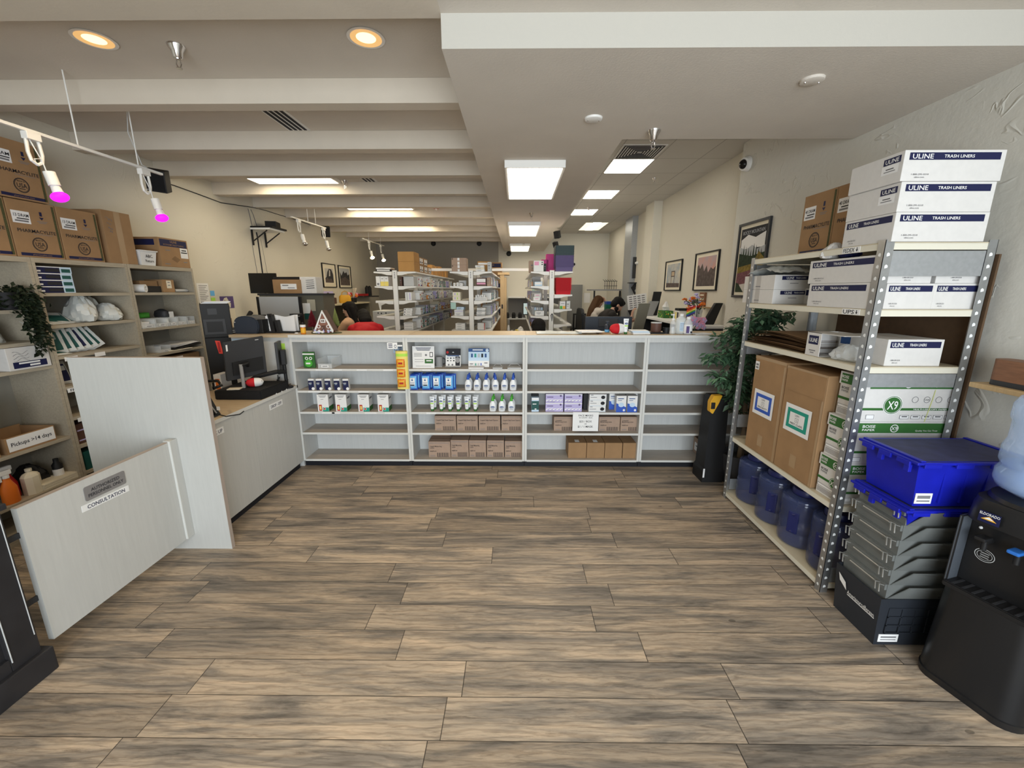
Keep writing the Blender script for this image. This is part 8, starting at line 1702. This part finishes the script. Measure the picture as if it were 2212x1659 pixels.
# wire shelf with racks at the far right corner
wr = empty('wire_shelf_unit', (2.02, 9.3, 0), 'cluttered shelf with wire racks in the back corner', 'shelf unit'); MB().box(-.42, .28, -.25, .3, 1.60, 1.63, 'grey').build('shelf_board', wr); MB().box(-.36, .28, -.25, .3, 1.18, 1.21, 'paper_warm').build('lower_board', wr)
for sx in (-.30, .26): MB().box(sx-.015, sx+.015, -.02, .02, 0, 1.5995, 'charcoal').build('post', wr)
m = MB()
for k in range(6): m.tube([(-.1+.05*k, -.1, 1.63), (-.1+.05*k, -.1, 1.80), (-.1+.05*k, .12, 1.84)], .005, 'ink', 5)
m.tube([(-.12, -.1, 1.80), (.17, -.1, 1.80)], .005, 'ink', 5).tube([(-.12, -.1, 1.70), (.17, -.1, 1.70)], .005, 'ink', 5); m.build('wire_rack', wr)
for k, (dx, m_, w, h) in enumerate(((-.18, 'white', .16, .10), (.05, 'white', .12, .14), (.18, 'black', .10, .18))): tag(MB().box(-w/2, w/2, -.08, .08, 0, h, m_, bev=.01).build('office_box', None, (2.02+dx, 9.22, 1.2105)), '%s on the lower board of the cluttered corner shelf' % ['long white box', 'short white box', 'black box'][k], 'box')
# medical-looking equipment on the second pier
eq = empty('wall_equipment', (2.30, 8.415, 0), 'dark monitor on a wall arm with hanging hoses on the grey pier', 'equipment'); 
MB().box(-.02, .14, -.04, -.002, 1.84, 2.24, 'charcoal', bev=.004).build('wall_monitor', eq); MB().box(-.10, .08, -.16, -.002, 1.74, 1.76, 'charcoal').build('bracket_shelf', eq); MB().ball((.06, -.12, 2.12), (.07, .05, .035), 'white', 12).build('white_tool', eq); MB().box(.06, .16, -.12, -.0405, 1.84, 2.02, 'grey', bev=.01).build('device_box', eq)
m = MB()
for k in range(4): m.tube([(.10+.01*k, -.06, 1.84), (.02-.02*k, -.12, 1.66), (.08, -.10, 1.45), (-.01-.02*k, -.09, 1.22), (.02, -.08, 1.05)], .014, 'ink', 6)
m.tube([(.12, -.1, 1.75), (.02, -.15, 1.6), (.10, -.14, 1.45)], .008, 'grey_light', 6); m.build('hose', eq)
wall_notice = MB().box(-.16, .16, 0, .004, -.12, .12, 'paper').build('wall_schedule', None, (2.03, 7.068, 1.42), rot=(0, math.radians(-8), 0)); tag(wall_notice, 'tilted printed sheet pinned in front of the pier behind the bearded man', 'sheet'); m = MB()
for k in range(6):
    for q in range(4): m.box(-.13+.07*q, -.08+.07*q, -.0012, -.0002, .08-.035*k, .095-.035*k, 'ink_grey')
m.build('printed_design', wall_notice)
# ================================================================ people behind the counter
def remeshed(mb, name, parent, m, voxel, smooth_it=6):
    o = mb.build(name, None); md = o.modifiers.new('r', 'REMESH'); md.mode = 'VOXEL'; md.voxel_size = voxel
    s = o.modifiers.new('s', 'SMOOTH'); s.factor = .5; s.iterations = smooth_it
    me = bpy.data.meshes.new_from_object(o.evaluated_get(bpy.context.evaluated_depsgraph_get())); old = o.data; o.modifiers.clear(); o.data = me
    bpy.data.meshes.remove(old); me.name = name; me.materials.clear(); me.materials.append(MATS[m] if isinstance(m, str) else m); me.shade_smooth(); o.parent = parent; return o
def limb_(mb, p, q, r0, r1):
    p, q = Vector(p), Vector(q); mb.ball(p, r0, 'skin', 12); mb.ball(q, r1, 'skin', 12); mb.cyl(p, q, r0, 'skin', r1, 12)
def hand_(mb, wrist, d, up, side):
    d = Vector(d).normalized(); up = Vector(up); s = d.cross(up).normalized()*side; up = s.cross(d).normalized() if side > 0 else d.cross(s).normalized(); w = Vector(wrist)
    for k in range(4):
        b = w + d*.085 + s*(-.030+.020*k); limb_(mb, w + d*.02 + s*(-.018+.012*k), b, .014, .012)
        L = (.060, .072, .068, .052)[k]; m1 = b + d*L*.5 - up*.008; m2 = m1 + d*L*.35 - up*.020; e = m2 + d*L*.10 - up*.016
        limb_(mb, b, m1, .0098, .0092); limb_(mb, m1, m2, .0092, .0085); limb_(mb, m2, e, .0085, .0075)
    t0 = w + d*.03 - s*.022; t1 = t0 + d*.030 - s*.028 - up*.006; t2 = t1 + d*.026 - s*.006 - up*.010
    limb_(mb, t0, t1, .014, .011); limb_(mb, t1, t2, .011, .009)
def person(label, loc, rz, seat, lean, head_pitch, head_yaw, arms, skin, shirt, hair, hair_style, beard=False, sleeve=.55, scale=1.0, trousers='jeans'):
    P_ = empty('person', (loc[0], loc[1], 0), label, 'person', rz=rz); V = Vector
    pel = V((0, 0, seat+.10)); ax = V((0, math.sin(lean), math.cos(lean))); chest = pel+ax*.36*scale; neck = pel+ax*.50*scale; sh = [neck - ax*.05 + V((s*.165*scale, 0, 0)) for s in (-1, 1)]
    hp = lean*.7+head_pitch; hax = V((0, math.sin(hp), math.cos(hp))); HC = neck + hax*.155*scale
    Rm = Matrix.Translation(HC) @ Matrix.Rotation(head_yaw, 4, 'Z') @ Matrix.Rotation(-hp, 4, 'X')
    b = MB()
    for s in (-1, 1):
        limb_(b, pel+V((s*.09, 0, 0)), V((s*.12, .42, seat+.07)), .085, .058); limb_(b, V((s*.12, .42, seat+.07)), V((s*.12, .44, .09)), .056, .038); limb_(b, V((s*.12, .42, .045)), V((s*.12, .58, .035)), .040, .032)
    limb_(b, pel, pel+ax*.15, .135, .115); limb_(b, pel+ax*.15, chest, .115, .130); limb_(b, sh[0]*.75+sh[1]*.25, sh[1]*.75+sh[0]*.25, .085, .085); limb_(b, chest+V((-.06, 0, 0)), chest+V((.06, 0, 0)), .115, .115)
    limb_(b, neck-ax*.03, HC-hax*.05, .052, .048)
    el, wr = [], []
    for i, s in enumerate((-1, 1)):
        e, w, hd, up = arms[i]; e = neck + V(e); w = neck + V(w); limb_(b, sh[i], e, .052, .040); limb_(b, e, w, .038, .027); hand_(b, w, V(hd), V(up), s); el.append(e); wr.append(w)
    def hb(c, r): b.ball(c, r, 'skin', 20, Rm)
    hb((0, -.005, .02), (.074, .094, .098)); hb((0, .022, -.045), (.056, .066, .065)); hb((0, .045, -.085), (.032, .030, .026)); hb((0, .098, -.018), (.011, .018, .018)); hb((0, .090, .008), (.009, .010, .026)); hb((0, .085, -.060), (.024, .012, .008)); hb((0, .083, -.072), (.020, .012, .007))
    for s in (-1, 1): hb((s*.075, -.005, -.012), (.010, .020, .030)); hb((s*.034, .070, .028), (.022, .016, .008)); hb((s*.040, .066, -.022), (.020, .020, .018))
    body = remeshed(b, 'body', P_, skin, .0085, 4)
    m = MB()
    for s in (-1, 1): m.ball((s*.031, .081, .010), (.0125, .009, .0085), 'white', 10, Rm); m.ball((s*.031, .0885, .010), (.0055, .004, .0055), 'ink', 8, Rm)
    m.build('eyes', P_, smooth=60)
    # clothes follow the body
    c = MB(); g = .013
    limb_(c, pel-ax*.03, pel+ax*.15, .142, .122+g*.4); limb_(c, pel+ax*.15, chest, .120+g, .133+g); limb_(c, sh[0]*.75+sh[1]*.25, sh[1]*.75+sh[0]*.25, .085+g, .085+g); limb_(c, chest+V((-.06, 0, 0)), chest+V((.06, 0, 0)), .115+g, .115+g); limb_(c, neck-ax*.04, neck+hax*.005, .066, .058)
    for i in (0, 1):
        if sleeve <= 1: limb_(c, sh[i], sh[i].lerp(el[i], sleeve), .054+g, .050+g)
        else: limb_(c, sh[i], el[i], .054+g, .042+g); limb_(c, el[i], el[i].lerp(wr[i], min(1, sleeve-1)), .042+g, .034+g)
    remeshed(c, 'shirt', P_, shirt, .011, 5)
    c = MB(); limb_(c, pel-ax*.02, pel+ax*.03, .145, .140)
    for s in (-1, 1): limb_(c, pel+V((s*.09, 0, 0)), V((s*.12, .42, seat+.07)), .098, .071); limb_(c, V((s*.12, .42, seat+.07)), V((s*.12, .44, .10)), .070, .056)
    remeshed(c, 'trousers', P_, trousers, .012, 4)
    c = MB()
    for s in (-1, 1): limb_(c, V((s*.12, .40, .050)), V((s*.12, .60, .042)), .050, .044)
    remeshed(c, 'shoes', P_, 'black', .010, 3)
    h = MB()
    def hh(cc, r): h.ball(cc, r, 'skin', 18, Rm)
    hh((0, -.022, .045), (.084, .098, .088)); hh((0, -.050, .0), (.082, .070, .085)); hh((0, .045, .092), (.060, .045, .032))
    for s in (-1, 1): hh((s*.062, .0, .045), (.026, .065, .050))
    if hair_style == 'long':
        for s in (-.045, -.02, .02, .045): limb_(h, Rm @ V((s, -.070, .02)), Rm @ V((s*1.2, -.085, -.20)), .045, .044); limb_(h, Rm @ V((s*1.2, -.085, -.20)), Rm @ V((s*1.0, -.100, -.36-.03*math.cos(s*40))), .044, .018)
        for s in (-1, 1): limb_(h, Rm @ V((s*.074, -.01, .02)), Rm @ V((s*.078, -.05, -.17)), .026, .030)
    if hair_style == 'bob': hh((0, -.045, -.045), (.088, .066, .095)); hh((0, -.052, -.10), (.080, .052, .055))
    rh = random.Random(int(loc[0]*100))
    for _ in range(110):
        a = V((rh.uniform(-1, 1), rh.uniform(-1, .45), rh.uniform(-.1, 1))).normalized(); hh((a.x*.079, -.018+a.y*.093, .045+a.z*.083), (.012, .016, .010))
    remeshed(h, 'hair', P_, hair, .008, 8)
    if beard:
        h = MB(); 
        for cc, r in (((0, .042, -.092), (.046, .046, .036)), ((0, .082, -.070), (.036, .018, .020)), ((-.052, .015, -.062), (.020, .040, .036)), ((.052, .015, -.062), (.020, .040, .036)), ((0, .088, -.044), (.026, .010, .006))): h.ball(cc, r, 'skin', 14, Rm)
        remeshed(h, 'beard', P_, hair, .007, 2)
    return P_
def office_chair(loc, rz, m_, label, seat=.46, back=True):
    c = empty('office_chair', (loc[0], loc[1], 0), label, 'chair', rz=rz); MB().box(-.23, .23, -.12, .34, seat-.06, seat, m_, bev=.02).build('seat', c)
    if back: MB().prism([(-.21, -.20, seat+.10), (.21, -.20, seat+.10), (.20, -.22, seat+.50), (.14, -.225, seat+.58), (-.14, -.225, seat+.58), (-.20, -.22, seat+.50)], (0, .05, 0), m_, bev=.015).build('backrest', c)
    (MB().box(-.03, .03, -.19, -.13, seat-.03, seat+.3, 'black') if back else MB()).cyl((0, .1, .08), (0, .1, seat-.06), .028, 'charcoal', n=10).build('column', c)
    for k in range(5): a = k*1.2566+.3; MB().prism([(math.cos(a)*.03-math.sin(a)*.02, .1+math.sin(a)*.03+math.cos(a)*.02, .05), (math.cos(a)*.03+math.sin(a)*.02, .1+math.sin(a)*.03-math.cos(a)*.02, .05), (math.cos(a)*.26+math.sin(a)*.012, .1+math.sin(a)*.26-math.cos(a)*.012, .03), (math.cos(a)*.26-math.sin(a)*.012, .1+math.sin(a)*.26+math.cos(a)*.012, .03)], (0, 0, .03), 'charcoal').ball((math.cos(a)*.26, .1+math.sin(a)*.26, .025), .025, 'black', 8).build('leg', c)
    return c
desk_arms = [((-.22, .14, -.26), (-.14, .36, -.30), (.15, 1, -.1), (0, 0, 1)), ((.22, .14, -.26), (.14, .36, -.30), (-.15, 1, -.1), (0, 0, 1))]
pa = atY(763, 655, 6.5)
person('person with long black hair in a beige top, seated with back turned', (pa.x, 6.5), math.radians(76), pa.z-.855, .10, .12, .15, desk_arms, 'skin_pale', 'cloth_beige', 'hair_black', 'long', sleeve=.62)
office_chair((pa.x+.06, 6.49), math.radians(76), 'black', 'black office chair under the person in the beige top', pa.z-.855)
pb_ = atY(797, 677, 5.25)
person('person with black hair in a red top, seated beside the low white cabinet', (pb_.x-.03, 5.25), math.radians(25), pb_.z-.69, .60, .60, .1, desk_arms, 'skin_pale', 'red', 'hair_black', 'bob', sleeve=1.7)
pc = atY(1164, 695, 5.0)
person('person seated just behind the countertop with only dark hair showing', (pc.x, 4.96), math.radians(0), pc.z-.845, .10, .22, 0, desk_arms, 'skin', 'cloth_black', 'hair_black', 'bob', sleeve=1.5)
pd = atY(1340, 647, 6.98)
person('person with dark hair and beard in a black top, leaning over a desk', (pd.x-.42, 6.98), math.radians(-85), pd.z-.72, .60, .32, 0, [((-.20, .26, -.22), (-.10, .50, -.12), (.3, .6, .8), (0, -1, .3)), ((.20, .20, -.26), (.07, .335, -.07), (-.2, .2, 1), (0, -1, .2))], 'skin', 'cloth_black', 'hair_black', 'short', True, sleeve=.6)
pe = atY(1286, 645, 8.6)
person('person with long brown hair in a white shirt, one arm raised to the head', (pe.x-.10, 8.6), math.radians(-70), pe.z-.80, .25, .25, .1, [((-.22, .14, -.26), (-.14, .36, -.30), (.15, 1, -.1), (0, 0, 1)), ((.30, .12, .02), (.11, .17, .14), (-.6, .0, .5), (0, 1, .3))], 'skin', 'cloth_white', 'hair_brown', 'long', sleeve=.75)
for (x, y, rz_, s, n, m_) in ((pd.x-.46, 6.98, -85, pd.z-.72, 'person with the beard', 'charcoal'), (pe.x-.14, 8.6, -70, pe.z-.80, 'person in the white shirt', 'charcoal'), (pc.x, 4.92, 0, pc.z-.845, 'person whose dark hair shows over the counter', 'charcoal'), (pb_.x-.02, 5.22, 25, pb_.z-.69, 'person in the red top', 'black')):
    office_chair((x, y), math.radians(rz_), m_, '%s office chair under the %s' % ('black' if m_ == 'black' else 'dark grey', n), s, 'white shirt' not in n and 'red top' not in n)  # backless seat under the white-shirt person is added as an unseen support
